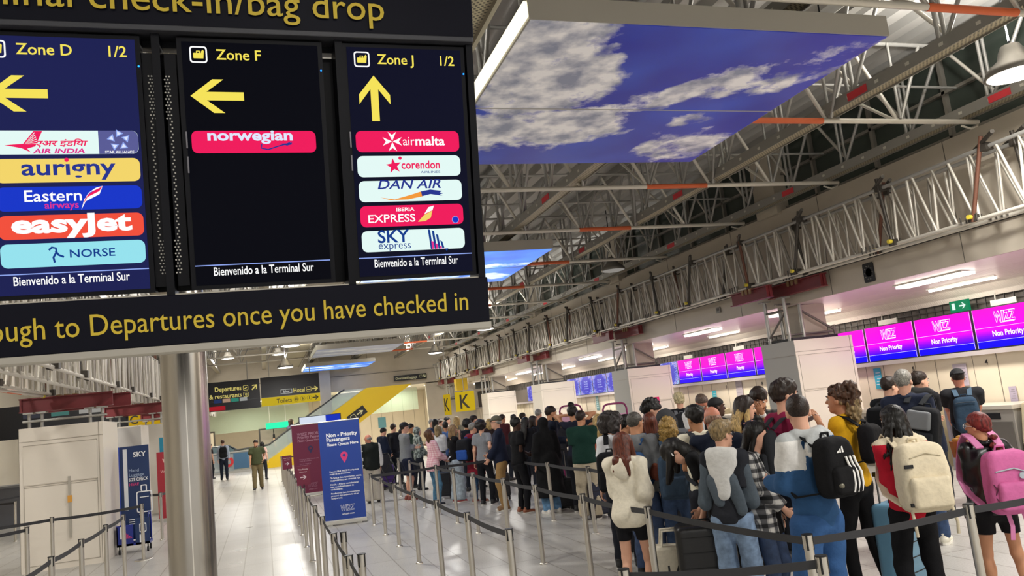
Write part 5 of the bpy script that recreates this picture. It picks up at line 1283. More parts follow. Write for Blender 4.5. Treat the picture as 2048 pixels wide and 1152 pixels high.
def pattern_mat(kind, c1, c2, c3=None, scale=1.0):
    key = ('pat', kind, c1, c2, c3, scale)
    if key in _MC: return _MC[key]
    m = bpy.data.materials.new(kind); m.use_nodes = True
    n, l = nodes_of(m); b = n['Principled BSDF']; b.inputs['Roughness'].default_value = .85
    tc = n.new('ShaderNodeTexCoord')
    if kind == 'plaid':
        prev = None
        for bd, ax_ in (('X', 0), ('Z', 2)):
            for sc, wdt in ((1.0, .12), (2.0, -.72)):
                w = n.new('ShaderNodeTexWave'); w.bands_direction = bd; w.inputs['Scale'].default_value = 4.2 * scale * sc; w.inputs['Distortion'].default_value = .6; l.new(tc.outputs['Object'], w.inputs['Vector'])
                mr = n.new('ShaderNodeMapRange'); mr.inputs[1].default_value = .62 if sc == 1.0 else .9; mr.inputs[2].default_value = .72 if sc == 1.0 else .95; mr.inputs[4].default_value = .45 if sc == 1.0 else .35; l.new(w.outputs['Fac'], mr.inputs[0])
                if prev is None: prev = mr.outputs[0]
                else: a = n.new('ShaderNodeMath'); a.operation = 'ADD'; l.new(prev, a.inputs[0]); l.new(mr.outputs[0], a.inputs[1]); prev = a.outputs[0]
        fac = prev
    elif kind == 'spots':
        v = n.new('ShaderNodeTexVoronoi'); v.inputs['Scale'].default_value = 22 * scale; l.new(tc.outputs['Object'], v.inputs['Vector']); mr = n.new('ShaderNodeMapRange'); mr.inputs[1].default_value = .38; mr.inputs[2].default_value = .26; l.new(v.outputs['Distance'], mr.inputs[0]); fac = mr.outputs[0]
    else:
        v = n.new('ShaderNodeTexNoise'); v.inputs['Scale'].default_value = 16 * scale; v.inputs['Detail'].default_value = 3; l.new(tc.outputs['Object'], v.inputs['Vector']); mr = n.new('ShaderNodeMapRange'); mr.inputs[1].default_value = .45; mr.inputs[2].default_value = .56; l.new(v.outputs['Fac'], mr.inputs[0]); fac = mr.outputs[0]
    r = n.new('ShaderNodeValToRGB'); r.color_ramp.elements[0].color = lin(c1); r.color_ramp.elements[1].color = lin(c2); r.color_ramp.elements[1].position = .95
    if c3: e = r.color_ramp.elements.new(.5); e.color = lin(c3)
    l.new(fac, r.inputs[0]); l.new(r.outputs[0], b.inputs['Base Color']); _MC[key] = m
    return m
def denim(c): return mat(c, .85, bump=.4, bscale=18, var=.28)


def person(px, py, dep, a, label, skin='fair', fem=False, bulk=1.0, top=None, bottom=None, shoe='1c1c1e', sole='d8d5ce', hair=('short', 'dark'), arms=('down', 'down'), head=(0, 0), lean=0, side=0, stance=(.11, .11), step=(0, 0), beard=None, glasses=False, cap=None, extras=(), curl=25, group='people in the check-in queue', crouch=0, absarm=False):
    P = at_d(px, py, dep)
    aw = math.radians(a) - math.atan2(P[0], P[1])
    vox = min(max(.00135 * dep, .0085), .024)
    U = rot('y', side) @ rot('x', -lean); piv = np.array([0, -.01, .96 - crouch])
    def up(p): return piv + U @ (np.asarray(p, float) - np.array([0, -.01, .96]))
    sw = (.150 if fem else .170) * (1 + (bulk - 1) * .5)
    HN = up((0, 0, 1.475)); RH = U @ rot('z', head[0]) @ rot('x', -head[1])
    HC = HN + U @ np.array([0, .005, .018]) + RH @ np.array([0, .018, .130])
    def hd(p): return HC + RH @ np.asarray(p, float)
    topz = (RH @ np.array([0, -.012, .03]) + HC)[2] + .09
    h = P[2]; m = h / topz
    off = HC[:2] * m; ca, sa = math.cos(aw), math.sin(aw)
    loc = (P[0] - (ca * off[0] - sa * off[1]), P[1] - (sa * off[0] + ca * off[1]), 0)
    root = thing('person', label, 'person', loc, aw, group)
    v = vox / m
    J = {}
    for i, s in ((0, -1), (1, 1)):
        hip = np.array([s * .088, -.005, .90 - crouch]); ft = np.array([s * stance[i], step[i], .085])
        kn, an = ik(hip, ft, .425, .40, (s * .1, 1, 0)); J['hip', i], J['kn', i], J['an', i] = hip, kn, an
        S = up((s * sw, -.005, 1.422)); tg = ARM[arms[i]] if isinstance(arms[i], str) else arms[i]
        T = np.array([s * tg[0], tg[1], tg[2]]); T = T if absarm else up(T)
        hint = U @ np.array([s * .26, -.8, -.6]) if not (isinstance(arms[i], str) and arms[i] in ('up', 'ear')) else U @ np.array([s * 1.0, .3, .1])
        J['sh', i] = S; J['el', i], J['wr', i] = ik(S, T, .285, .255, hint)
    # ---- body: one continuous surface
    lg = .74 if bottom and bottom.get('hem', .06) < .3 else 1.0; ag = lambda q: .80 if top and top.get('sleeve', .5) > q else 1.0
    B = [Cc(up((0, 0, 1.33)), up((0, 0, 1.12)), .105 * bulk, .095 * bulk, .64, U), Cc(up((0, 0, 1.1)), (0, -.01, .93 - crouch), .095 * bulk, .105, .64, U), Cc(up((0, -.012, 1.40)), hd((0, -.02, -.06)), .056, .050),
         Ee(hd((0, -.012, .03)), (.073, .094, .088), RH), Ee(hd((0, .022, -.042)), (.057, .070, .082), RH), Ee(hd((0, .062, -.098)), (.026, .022, .018), RH), Cc(hd((0, .088, .012)), hd((0, .108, -.028)), .008, .0135, k=.012), Cc(hd((-.03, .08, .026)), hd((.03, .08, .026)), .012, .012, k=.015)]
    xb = MB()
    for i, s in ((0, -1), (1, 1)):
        B += [Cc(J['hip', i], J['kn', i], .070 * lg, .050 * lg), Cc(J['kn', i], J['an', i], .049 * lg, .033), Ee(J['kn', i] * .66 + J['an', i] * .34 + np.array([0, -.022, 0]), (.046 * lg, .044 * lg, .085)), Cc(J['an', i] + np.array([0, -.03, -.045]), J['an', i] + np.array([s * .015, .12, -.055]), .030, .024),
              Cc(up((s * .04, -.016, 1.44)), J['sh', i], .034, .040), Cc(J['sh', i], J['el', i], .044 * ag(1.2), .036 * ag(1.2)), Cc(J['el', i], J['wr', i], .037 * ag(1.2), .025), Ee(hd((s * .076, -.008, -.012)), (.011, .020, .031), RH, k=.008)]
        f = J['wr', i] - J['el', i]; f /= np.linalg.norm(f)
        sd = np.array([0, .7, .72]) if abs(f @ np.array([0, .7, .72])) < .9 else np.array([-s, 0, .2]); sd = sd - f * (f @ sd); sd /= np.linalg.norm(sd)
        nr = np.cross(f, sd); nr = nr if nr @ np.array([-s, 0, 0]) > 0 or abs(nr[0]) < .2 and nr[2] < 0 else -nr
        W = J['wr', i]; Rp = np.stack([sd, f, nr], 1)
        B.append(Ee(W + f * .052, (.041, .055, .018), Rp, k=.02))
        for j in range(4):
            p = W + f * .085 + sd * (.030 - .019 * j); pts = [p]; L = (.072, .080, .074, .058)[j] * .42; cl = curl + 4 * j; an_ = 0
            for q in range(3):
                an_ += math.radians(cl * (.6 + .3 * q)); p = p + (f * math.cos(an_) + nr * math.sin(an_)) * L * (1, .8, .65)[q]; pts.append(p)
            xb.path(pts, .0085, 6, radii=[.0098, .0092, .0085, .006])
        p = W + f * .03 + sd * .032; d1 = f * .55 + sd * .65 + nr * .35; d2 = f * .85 + sd * .2 + nr * .5; xb.path([W + f * .015 + sd * .012, p, p + d1 * .034, p + d1 * .034 + d2 * .03], .010, 6, radii=[.013, .012, .010, .007])
        xb.ball(hd((s * .030, .0825, .004)), .0108, 8, 1); xb.ball(hd((s * .030, .0905, .003)), .0058, 8, 2)
        hc = HAIRC.get(hair[1], hair[1])
        xb.path([hd((s * .014, .098, .024)), hd((s * .03, .097, .031)), hd((s * .047, .086, .026))], .005, 5, 2)
    xb.ball(hd((0, .089, -.062)), (.021, .009, .0075), 8, 3)
    V, F = sdf_mesh(B, v, .028)
    if len(xb.v): xb.v = [tuple(np.array(p) * m) for p in xb.v]
    sk = skin_mat(skin)
    smooth_mesh('body', V * m, F, [sk, mat('d8d4cc', .3), mat('1c130e', .4), mat('9a4f48' if skin not in ('brown', 'dark') else '5a2c26', .45)], root, None, xb)
    sdv = (px * 7 + py) % 13
    # ---- upper garment
    if top:
        kind = top.get('kind', 'tee'); lo = top.get('lo', .016); hem = top.get('hem', .88); M = top['m']; bk = bulk
        cw, ww, hw = (.126, .108, .142) if fem else (.138, .124, .138)
        G = [Cc(up((0, .0, 1.31)), up((0, .0, 1.12)), cw * bk + lo * .8, ww * bk + lo, .70, U), Cc(up((0, .0, 1.12)), up((0, -.01, .93)), ww * bk + lo, hw * bk + lo * 1.2, .76, U)]
        if fem: G += [Ee(up((s * .065, .085, 1.235)), (.062, .055, .062), U) for s in (-1, 1)]
        if top.get('belly'): G.append(Ee(up((0, .06, 1.06)), (.15 * bk, .13 * bk, .14), U))
        if hem < .80: G.append(Cc(up((0, -.01, .95)), (0, -.01, hem - .1), .155 * bk + lo, top.get('flare', .19), .80))
        for i, s in ((0, -1), (1, 1)):
            G.append(Cc(up((s * .040, -.018, 1.458)), J['sh', i], .040 + lo * .5, .046 + lo * .5))
            S, E, W = J['sh', i], J['el', i], J['wr', i]; sl = top.get('sleeve', .5)
            if sl > 0:
                if sl <= 1.0:
                    e = S + (E - S) * min(sl * 1.35, 1); n_ = (E - S) / np.linalg.norm(E - S); cp = S + (E - S) * sl
                    G.append(Cc(S, e, .047 + lo * .8, .048 + lo * 1.5, cut=(cp, n_)))
                else:
                    G.append(Cc(S, E, .047 + lo * .8, .044 + lo * 1.1)); fr = min(sl - 1, .96); n_ = (W - E) / np.linalg.norm(W - E); G.append(Cc(E, W, .043 + lo * 1.1, .034 + lo * 1.1, cut=(E + (W - E) * fr, n_)))
        if top.get('hood') == 'down':
            for q0, q1, r0, r1 in (((-.085, .05, 1.455), (-.10, -.05, 1.475), .026, .036), ((.085, .05, 1.455), (.10, -.05, 1.475), .026, .036), ((-.10, -.05, 1.475), (0, -.115, 1.46), .036, .045), ((.10, -.05, 1.475), (0, -.115, 1.46), .036, .045)): G.append(Cc(up(q0), up(q1), r0, r1, k=.02))
            G.append(Ee(up((0, -.135, 1.385)), (.115, .048, .095), U, k=.03))
        if top.get('collar'):
            for t in range(6): t0 = math.pi * t / 6 * 1.1 - math.pi * 1.05; t1 = t0 + math.pi * 1.1 / 6; G.append(Cc(up((.068 * math.cos(t0), -.012 + .066 * math.sin(t0), 1.475)), up((.068 * math.cos(t1), -.012 + .066 * math.sin(t1), 1.475)), .018, .018, k=.015))
        cuts = []
        if hem >= .80: cuts.append((up((0, 0, hem)), U @ np.array([0, 0, -1.0])))
        else: cuts.append((np.array([0, 0, hem]), np.array([0, 0, -1.0])))
        if not top.get('collar') and top.get('hood') is None: cuts.append((up((0, .015, 1.488)), U @ np.array([0, .38, .925])))
        V, F = sdf_mesh(G, v, .035, cuts, (top.get('fold', .0035), 26, sdv))
        pf = top.get('paint')
        o = smooth_mesh(top.get('name', {'tee': 'tshirt', 'long': 'sweater'}.get(kind, kind)), V * m, F, M, root, (lambda c: pf(((c / m) - piv) @ U + np.array([0, -.01, .96]))) if pf else None)
    # ---- lower garment
    if bottom:
        lo = bottom.get('lo', .012); hem = bottom.get('hem', .06); fl = bottom.get('flare', .0)
        G = [Cc((0, -.005, 1.02 - crouch), (0, -.012, .90 - crouch), (.102 if fem else .112) * bulk + lo * .6, .132 * (1.03 if fem else 1) * (.5 + .5 * bulk) + lo * .7, .76)]
        for i, s in ((0, -1), (1, 1)):
            hp, kn, an = J['hip', i], J['kn', i], J['an', i]
            G += [Ee(hp + np.array([-s * .010, -.055, -.01]), (.080, .062, .085)), Cc(hp + np.array([0, 0, -.02]), kn, .083 + lo, .058 + lo + fl * .4), Cc(kn, an + np.array([0, 0, -.03]), .058 + lo + fl * .4, .043 + lo + fl, cut=None)]
        if bottom.get('skirt'): G.append(Cc((0, -.01, .95), (0, -.01, hem - .05), .155, bottom['skirt'], .85))
        V, F = sdf_mesh(G, v, .03 if not bottom.get('skirt') else .05, [(np.array([0, 0, hem]), np.array([0, 0, -1.0])), (up((0, 0, max(min((top or {}).get('hem', .9) + .07, 1.04), .95))), U @ np.array([0, 0, 1.0]))], (bottom.get('fold', .004), 24, sdv + 3, 1.3))
        smooth_mesh(bottom.get('name', 'trousers'), V * m, F, bottom['m'], root)
    # ---- shoes
    if shoe:
        for i, s in ((0, -1), (1, 1)):
            an = J['an', i]; z0 = an[2] - .085; t = np.array([s * .022, .15, 0])
            A = np.array([an[0], an[1] - .045, z0 + .045]); Bq = np.array([an[0], an[1] - .03, z0 + .03]) + t
            V, F = sdf_mesh([Cc(A, Bq, .043, .040, k=.02), Cc(A + np.array([0, .03, .03]), A + np.array([0, .02, .065]), .042, .042)], max(v * .8, .009), .02, [((0, 0, z0 + .004), (0, 0, -1.0)), ((0, 0, z0 + .115), (0, 0, 1.0))])
            so = smooth_mesh('shoe', V * m, F, mat(shoe, .6), root)
            if dep < 19:
                b = MB(); L = [np.array([an[0], an[1], 0]) + q for q in [np.array([.046 * math.cos(t_) + s * .022 * (.5 + .5 * math.sin(t_)), .045 + .145 * math.sin(t_), 0]) for t_ in np.linspace(0, 2 * math.pi, 15)[:-1]]]
                b.prism([(q[0] * m, q[1] * m) for q in L], (z0 + .001) * m, (z0 + .026) * m, 'z'); b.build('sole', mat(sole, .6), so)
    # ---- hair
    st = hair[0]; hv = max(v * .85, .0085); HM = hair_mat(HAIRC.get(hair[1], hair[1]), (60, 60, 6) if st not in ('curly', 'afro', 'short', 'buzz') else (45, 45, 45))
    fcut = (hd((0, .062, .048)), RH @ np.array([0, .62, -.78])); ncut = (hd((0, 0, -.075)), RH @ np.array([0, 0, -1.0])); ecut = lambda z: (hd((0, .0, z)), RH @ np.array([0, .3, -.95]))
    def capp(g, cut=None): return Ee(hd((0, -.014, .032)), (.074 + g, .096 + g, .089 + g), RH, cut=cut or [fcut, ncut])
    H = []; nz = (.002, 110, sdv)
    tp = lambda g, f=0: Ee(hd((0, -.008 + f, .062)), (.066 + g, .088 + g, .062 + g), RH)
    if st == 'buzz': H = [capp(.004)]; nz = None
    elif st == 'short': H = [capp(.005), tp(.012)]; nz = (.003, 95, sdv)
    elif st == 'thick': H = [capp(.009), tp(.022), Ee(hd((0, .045, .105)), (.058, .05, .030), RH)]; nz = (.0045, 80, sdv)
    elif st == 'ring': H = [Ee(hd((0, -.02, .0)), (.080, .099, .060), RH, cut=[fcut, ncut, (hd((0, 0, .045)), RH @ np.array([0, 0, 1.0]))])]
    elif st in ('long', 'bob', 'pony', 'bun', 'braid', 'dreads', 'curly', 'afro', 'halfcurly', 'hoodlong', 'hang'):
        H = [capp(.016 if st not in ('afro', 'curly') else .028)]
        bo = (top or {}).get('lo', .016) * .9 + (.05 if (top or {}).get('hood') else 0)
        if st == 'long': H += [Cc(hd((0, -.07, .02)), HN + U @ np.array([0, -.105 - bo * .5, -.06]), .080, .088, .60, RH), Cc(HN + U @ np.array([0, -.105 - bo * .5, -.05]), HN + U @ np.array([.0, -.128 - bo, -.20]), .100, .070, .42, U)] + [Cc(hd((s * .074, -.01, .04)), HN + U @ np.array([s * .10, -.03, -.06]), .024, .030) for s in (-1, 1)] + [Cc(HN + U @ np.array([s * .10, -.03, -.05]), HN + U @ np.array([s * .10, .05, -.24]), .028, .012) for s in (-1, 1)]; nz = (.004, 60, sdv, .25)
        if st == 'hoodlong': H += [Cc(hd((0, -.05, .03)), HN + U @ np.array([0, -.085, .0]), .090, .092, .72, RH), Cc(HN + U @ np.array([-.05, -.13, -.01]), HN + U @ np.array([-.085, -.165, -.10]), .05, .012), Cc(HN + U @ np.array([.05, -.13, -.01]), HN + U @ np.array([.075, -.17, -.15]), .05, .012)] + [Cc(hd((s * .07, .0, .03)), HN + U @ np.array([s * .105, .05, -.05]), .03, .035) for s in (-1, 1)]; nz = (.004, 60, sdv, .25)
        if st == 'hang': H += [Cc(hd((s * .06, y_, .03)), hd((s * .06, y_, .03)) + np.array([s * .01, .05, -z_]), .042, .018) for s in (-1, 1) for y_, z_ in ((-.05, .30), (.02, .26))] + [Cc(hd((0, -.07, .0)), HN + U @ np.array([0, -.03, -.05]), .072, .062), Cc(hd((0, -.05, -.03)), HN + U @ np.array([0, .01, -.01]), .07, .058)] + [Cc(hd((0, -.08, .02)), hd((0, -.08, .02)) + np.array([0, .0, -.24]), .06, .03)]; nz = (.004, 60, sdv, .25)
        if st == 'bob': H += [Cc(hd((0, -.06, .0)), hd((0, -.075, -.12)), .082, .075, .62, RH)] + [Cc(hd((s * .07, .0, .04)), hd((s * .082, .0, -.12)), .030, .034) for s in (-1, 1)]; nz = (.004, 60, sdv, .4)
        if st == 'pony': H += [Cc(hd((0, -.10, .03)), hd((0, -.16, .01)), .03, .04), Cc(hd((0, -.16, .01)), hd((0, -.16, -.2)), .04, .02)]
        if st == 'bun': H += [Ee(hd((0, -.05, .14)), (.055, .055, .05), RH)]; nz = (.006, 80, sdv)
        if st == 'braid':
            pts = [hd((0, -.105, -.02))] + [HN + U @ np.array(q) for q in ((.05, -.125, -.02), (.09, -.15, -.08), (.115, -.165, -.14), (.135, -.17, -.20), (.15, -.17, -.25))]
            for q0, q1 in zip(pts[:-1], pts[1:]):
                for t in (0, .5): p = q0 + (q1 - q0) * t; H.append(Ee(p + U @ np.array([.012 if t else -.012, 0, 0]), (.033, .03, .028), k=.006))
        if st == 'dreads':
            rn = np.random.RandomState(5)
            for q in range(26):
                t = math.pi * (-.15 + 1.3 * q / 25); p0 = hd((.078 * math.cos(t), -.02 - .085 * math.sin(t), .04 + .03 * rn.rand())); p1 = HN + U @ np.array([.145 * math.cos(t) + .02 * rn.randn(), -.04 - .13 * max(math.sin(t), -.2), -.07 - .20 * rn.rand()]); H.append(Cc(p0, p1, .013, .009, k=.008))
        if st == 'curly': H += [Ee(hd((0, -.07, -.03)), (.105, .075, .11), RH), Ee(hd((0, -.07, -.11)), (.10, .06, .07), RH), Ee(hd((0, -.06, .10)), (.06, .06, .05), RH)]; nz = (.011, 85, sdv)
        if st == 'halfcurly': H += [Ee(hd((0, -.10, .11)), (.052, .055, .055), RH), Ee(hd((0, -.13, .03)), (.06, .05, .09), RH), Ee(hd((0, -.12, -.08)), (.085, .06, .12), RH)]; nz = (.011, 90, sdv)
        if st == 'afro': H += [Ee(hd((0, -.04, .045)), (.125, .13, .12), RH)]; nz = (.012, 70, sdv)
    elif st == 'messy': H = [capp(.012), tp(.028), Ee(hd((0, .06, .09)), (.075, .05, .045), RH), Ee(hd((-.03, -.03, .11)), (.06, .07, .04), RH)]; nz = (.009, 75, sdv)
    elif st == 'wild': H = [capp(.03), Ee(hd((-.09, -.06, .0)), (.10, .09, .12), RH), Ee(hd((-.03, -.08, .07)), (.10, .08, .08), RH), Ee(hd((.05, -.07, -.03)), (.07, .07, .10), RH)]; nz = (.010, 70, sdv)
    elif st == 'hijab': H = [capp(.022, [(hd((0, .055, .03)), RH @ np.array([0, .85, -.5]))]), Cc(hd((0, -.03, -.06)), HN + U @ np.array([0, -.01, -.08]), .085, .125, .85, U, cut=[(hd((0, .06, -.07)), RH @ np.array([0, 1.0, .1]))])]; nz = (.003, 40, sdv)
    elif st == 'hood': H = [capp(.032, [(hd((0, .06, .0)), RH @ np.array([0, .97, -.2]))]), Cc(hd((0, -.03, -.06)), HN + U @ np.array([0, -.02, -.05]), .085, .10, .9, U, cut=[(hd((0, .06, -.07)), RH @ np.array([0, 1.0, .1]))])]; nz = (.004, 35, sdv)
    if H:
        V, F = sdf_mesh(H, hv, .018, (), nz)
        hm = HM if st not in ('hijab', 'hood') else hair[2]
        mats_ = [hm]; pf = None
        if len(hair) > 2 and st not in ('hijab', 'hood'):
            mats_.append(hair_mat(HAIRC.get(hair[2], hair[2]))); zz = HC[2] * m - .03; rr = np.random.RandomState(3); pf = lambda c: (c[:, 2] + .03 * np.sin(c[:, 0] * 90) < zz).astype(int)
        smooth_mesh({'hijab': 'headscarf', 'hood': 'raised_hood'}.get(st, 'hair'), V * m, F, mats_, root, pf)
    if beard:
        V, F = sdf_mesh([Ee(hd((0, .024, -.055)), (.062, .074, .078), RH, cut=[(hd((0, 0, -.045)), RH @ np.array([0, .55, .83])), (hd((0, .0, 0)), RH @ np.array([0, -1.0, 0]))])], max(v * .7, .008), .01, (), (.002, 120, 2))
        smooth_mesh('beard', V * m, F, hair_mat(HAIRC.get(beard, beard), (50, 50, 50)), root)
    if glasses:
        b = MB()
        for s in (-1, 1):
            b.path([hd((s * .033 + .024 * math.cos(t), .102, .003 + .019 * math.sin(t))) * m for t in np.linspace(0, 6.28, 13)], .0028, 5); b.path([hd((s * .057, .10, .008)) * m, hd((s * .078, .0, .006)) * m], .0028, 5)
        b.path([hd((-.010, .104, .006)) * m, hd((.010, .104, .006)) * m], .0028, 5); b.build('glasses', mat(glasses if isinstance(glasses, str) else '1a1a1a', .3), root)
    if cap:
        fwd = -1 if cap[1] == 'back' else 1
        G = [Ee(hd((0, -.012, .045)), (.086, .107, .088), RH, cut=(hd((0, 0, .035)), RH @ np.array([0, .12 * fwd, -.99])))]
        if cap[1] != 'beanie': G.append(Ee(hd((0, fwd * .115 - .01, .045)), (.072, .075, .010), RH @ rot('x', -10 * fwd), k=.01))
        V, F = sdf_mesh(G, max(v * .8, .008), .012); smooth_mesh('cap' if cap[1] != 'beanie' else 'beanie', V * m, F, mat(cap[0], .8), root)
    for e in extras: e(root, m, up, hd, J, U, v)
    root['m'] = 0.0; del root['m']
    return dict(root=root, m=m, up=up, hd=hd, J=J, U=U, v=v, aw=aw, loc=np.array(loc), hand=lambda i: np.array(loc) + rot('z', math.degrees(aw)) @ (J['wr', i] * m))
def world(p, q):
    """a point of a person's own frame (1.75 m tall) in hall metres"""
    return p['loc'] + rot('z', math.degrees(p['aw'])) @ (np.asarray(q, float) * p['m'])
# ------------------------------------------------------------------ clothes
def tee(c, **k): return dict(dict(kind='tee', m=cloth(c) if isinstance(c, str) else c, sleeve=.62, lo=.016), **k)
def swt(c, **k): return dict(dict(kind='long', m=cloth(c) if isinstance(c, str) else c, sleeve=1.95, lo=.020, hem=.86), **k)
def jkt(c, **k): return dict(dict(kind='jacket', m=cloth(c) if isinstance(c, str) else c, sleeve=1.95, lo=.028, hem=.82, collar=True), **k)
def hood(c, **k): return dict(dict(kind='hoodie', m=cloth(c) if isinstance(c, str) else c, sleeve=1.95, lo=.028, hem=.84, hood='down', fold=.005), **k)
def trs(c, **k): return dict(dict(m=cloth(c) if isinstance(c, str) else c), **k)
def jns(c, **k): return dict(dict(m=denim(c), name='jeans'), **k)
def shr(c, hem=.60, **k): return dict(dict(m=cloth(c), hem=hem, name='shorts', lo=.016), **k)
FLANNEL = pattern_mat('plaid', '121214', 'd8d6d0', '5a5a5c')
PINKPL = pattern_mat('plaid', 'd99aa6', 'f0d8d8', 'e6b4bc', 1.6)
FLORAL = pattern_mat('spots', '1c1a2c', 'c08a4c', '6a4f8a')
CAMO = pattern_mat('blots', '4c5350', '9aa39c', '737b74')
PPL = {}

def shawl(r, m, up, hd, J, U, v):
    G = [Cc(up((-.10, .05, 1.43)), up((-.09, -.06, 1.465)), .042, .048), Cc(up((.10, .05, 1.43)), up((.09, -.06, 1.465)), .042, .048), Cc(up((-.09, -.06, 1.465)), up((.09, -.06, 1.465)), .05, .05), Cc(up((0, -.105, 1.40)), up((0, -.150, 1.12)), .135, .055, .36), Cc(up((-.12, -.03, 1.41)), up((-.06, -.12, 1.32)), .05, .05, .6)]
    V, F = sdf_mesh(G, v * .8, .03, (), (.004, 26, 4)); smooth_mesh('draped_sweater', V * m, F, cloth('dad9d5'), r)
    G = [Cc(up((s * .14, -.02, 1.41)), up((s * .205, -.055, 1.04)), .062, .072, .62) for s in (-1, 1)] + [Cc(up((.06, -.115, 1.24)), up((.13, -.13, .98)), .07, .05, .5), Cc(up((-.07, -.11, 1.24)), up((-.06, -.13, 1.06)), .08, .05, .5)]
    V, F = sdf_mesh(G, v * .8, .03, (), (.005, 26, 7)); smooth_mesh('draped_sleeve', V * m, F, cloth('566069'), r)
def hair_clip(r, m, up, hd, J, U, v):
    b = MB(); b.path([hd((-.085, -.02, .03)) * m, hd((-.09, .01, .02)) * m, hd((-.088, .03, -.005)) * m], .009, 6); b.build('hair_clip', mat('e6e4e0', .3), r)
# nearest row
PPL['hoodie_girl'] = person(1243, 866, 7.5, -12, 'girl with long auburn hair in a cream hoodie and black shorts, seen from behind', fem=True, hair=('hoodlong', 'auburn'), top=hood('e4dcc8', lo=.045, hem=.80, fold=.006), bottom=shr('16161a', .66, lo=.004, fold=.001), shoe='e0ddd6', arms=('front', (.12, .16, 1.0)), head=(-8, 4), stance=(.12, .13))
PPL['bending'] = person(1345, 882, 7.3, 78, 'woman in black bending down over a suitcase, dark hair with a white clip', fem=True, lean=40, side=0, absarm=True, hair=('hang', 'black'), top=tee('131315', hem=.86), bottom=trs('17171b'), arms=((.12, .27, .80), (.10, .32, .84)), head=(10, 34), extras=[hair_clip])
PPL['shawl'] = person(1440, 843, 6.7, -14, 'woman with short ash-blond hair and a pale sweater draped over her shoulders', fem=True, hair=('thick', 'ash'), glasses='2a2a2e', top=tee('2b2d33', sleeve=.9, lo=.03, hem=.86), bottom=jns('8097b4', lo=.022, flare=.012), shoe='dcd8d0', arms=('front', 'belly'), head=(-35, 0), extras=[shawl])
PPL['flannel'] = person(1510, 846, 6.75, -115, 'woman with straight black hair in an open black and white plaid shirt', fem=True, hair=('long', 'black'), top=dict(kind='flannel_shirt', m=[FLANNEL, cloth('101012')], sleeve=1.9, lo=.03, hem=.74, flare=.20, paint=lambda c: ((np.abs(c[:, 0]) < .055) & (c[:, 1] > .05)).astype(int)), bottom=jns('2f3f5c'), shoe='202024', arms=('down', 'front'), head=(22, 5))
PPL['tracksuit'] = person(1590, 789, 5.75, 42, 'man in a blue tracksuit with white shoulder and grey hood carrying a black backpack', hair=('buzz', 'dark'), skin='fair', top=hood(None, m=[cloth('31557f'), cloth('e4e2de'), cloth('b9bcbc')], lo=.024, paint=lambda c: np.where((c[:, 2] > 1.44) | ((c[:, 1] < -.10) & (c[:, 2] > 1.36) & (np.abs(c[:, 0]) < .11)), 2, np.where((c[:, 2] > 1.24) & (c[:, 0] < -.09), 1, 0))), bottom=trs('35598a', lo=.028, name='track_trousers'), shoe='2a2a2e', arms=('phone', 'phone'), head=(-30, 6), stance=(.13, .14))
PPL['maroon'] = person(1565, 762, 6.9, -58, 'tall dark-haired man in a maroon t-shirt with a backpack strap', hair=('thick', 'dark'), top=tee('8c1f45', lo=.024), bottom=trs('2d3342'), arms=('front', 'front'), head=(-10, 0), bulk=1.0)
PPL['curly'] = person(1673, 772, 7.2, 62, 'woman with curly light brown hair in a yellow t-shirt holding a phone to her mouth', fem=True, skin='tan', hair=('halfcurly', 'brown', 'ash'), top=tee('d8a51c', lo=.02, sleeve=.72), bottom=trs('121214', name='leggings', lo=.006), shoe='232326', sole='e6e3dc', arms=((.05, .20, 1.43), (.10, .24, 1.12)), head=(8, -4), stance=(.11, .13), step=(.06, -.1))
PPL['dreads'] = person(1780, 813, 6.15, 22, 'woman with long dark locks in a red hooded sweatshirt with a cream backpack', fem=True, skin='brown', hair=('dreads', 'black'), top=hood(None, m=[cloth('c01f33'), cloth('e0d3b8')], lo=.026, paint=lambda c: ((c[:, 2] > 1.445) | ((c[:, 1] < -.11) & (c[:, 2] > 1.36) & (np.abs(c[:, 0]) < .11))).astype(int)), bottom=trs('111114', lo=.012), shoe='dad6cf', arms=('eat', 'belly'), head=(22, 4), stance=(.12, .14))
PPL['braid'] = person(1950, 827, 6.3, 24, 'red-haired woman with a thick braid, black leather jacket and glasses eating a snack', fem=True, skin='tan', hair=('braid', 'red'), glasses='e8e4e0', top=dict(kind='leather_jacket', m=mat('141416', .32, bump=.3, bscale=14), sleeve=1.93, lo=.034, hem=.84, collar=True, fold=.007), bottom=shr('17171a', .66, lo=.008), shoe='c9c5be', arms=('eat', (.22, -.14, 1.0)), head=(38, -3), stance=(.12, .15), step=(.03, -.06))
# second row
PPL['greyman'] = person(1803, 741, 8.7, -8, 'grey-haired man in a navy jacket carrying a grey and black backpack', hair=('short', 'grey'), top=jkt('252b3d', lo=.03, hem=.74, flare=.18), bottom=jns('33486a', lo=.016), shoe='e2ddcc', sole='e8e4d8', arms=('front', 'down'), bulk=1.08, head=(-6, 0), step=(0, .1))
PPL['capman'] = person(1912, 738, 10.6, 4, 'man in a black cap with a slate blue backpack at the desk', hair=('buzz', 'dark'), cap=('1b1b1e', 'back'), top=tee('242427', lo=.024), bottom=trs('17171b'), arms=('reach', 'reach'), bulk=1.15, head=(12, 12), skin='red', group='people at the check-in desks')
PPL['fade'] = person(1776, 754, 9.8, -28, 'man with a dark fade haircut and black top carrying a black rucksack by the desk', hair=('short', 'dark'), top=tee('222428', lo=.022), bottom=trs('1c1e24'), arms=('front', 'front'), head=(-25, 8), group='people at the check-in desks')
PPL['reddark'] = person(1796, 758, 10.6, -10, 'dark-haired person with red clothing between two men at the desk', skin='olive', hair=('short', 'auburn'), top=tee('b03030'), bottom=trs('22242a'), head=(-15, 5), group='people at the check-in desks')
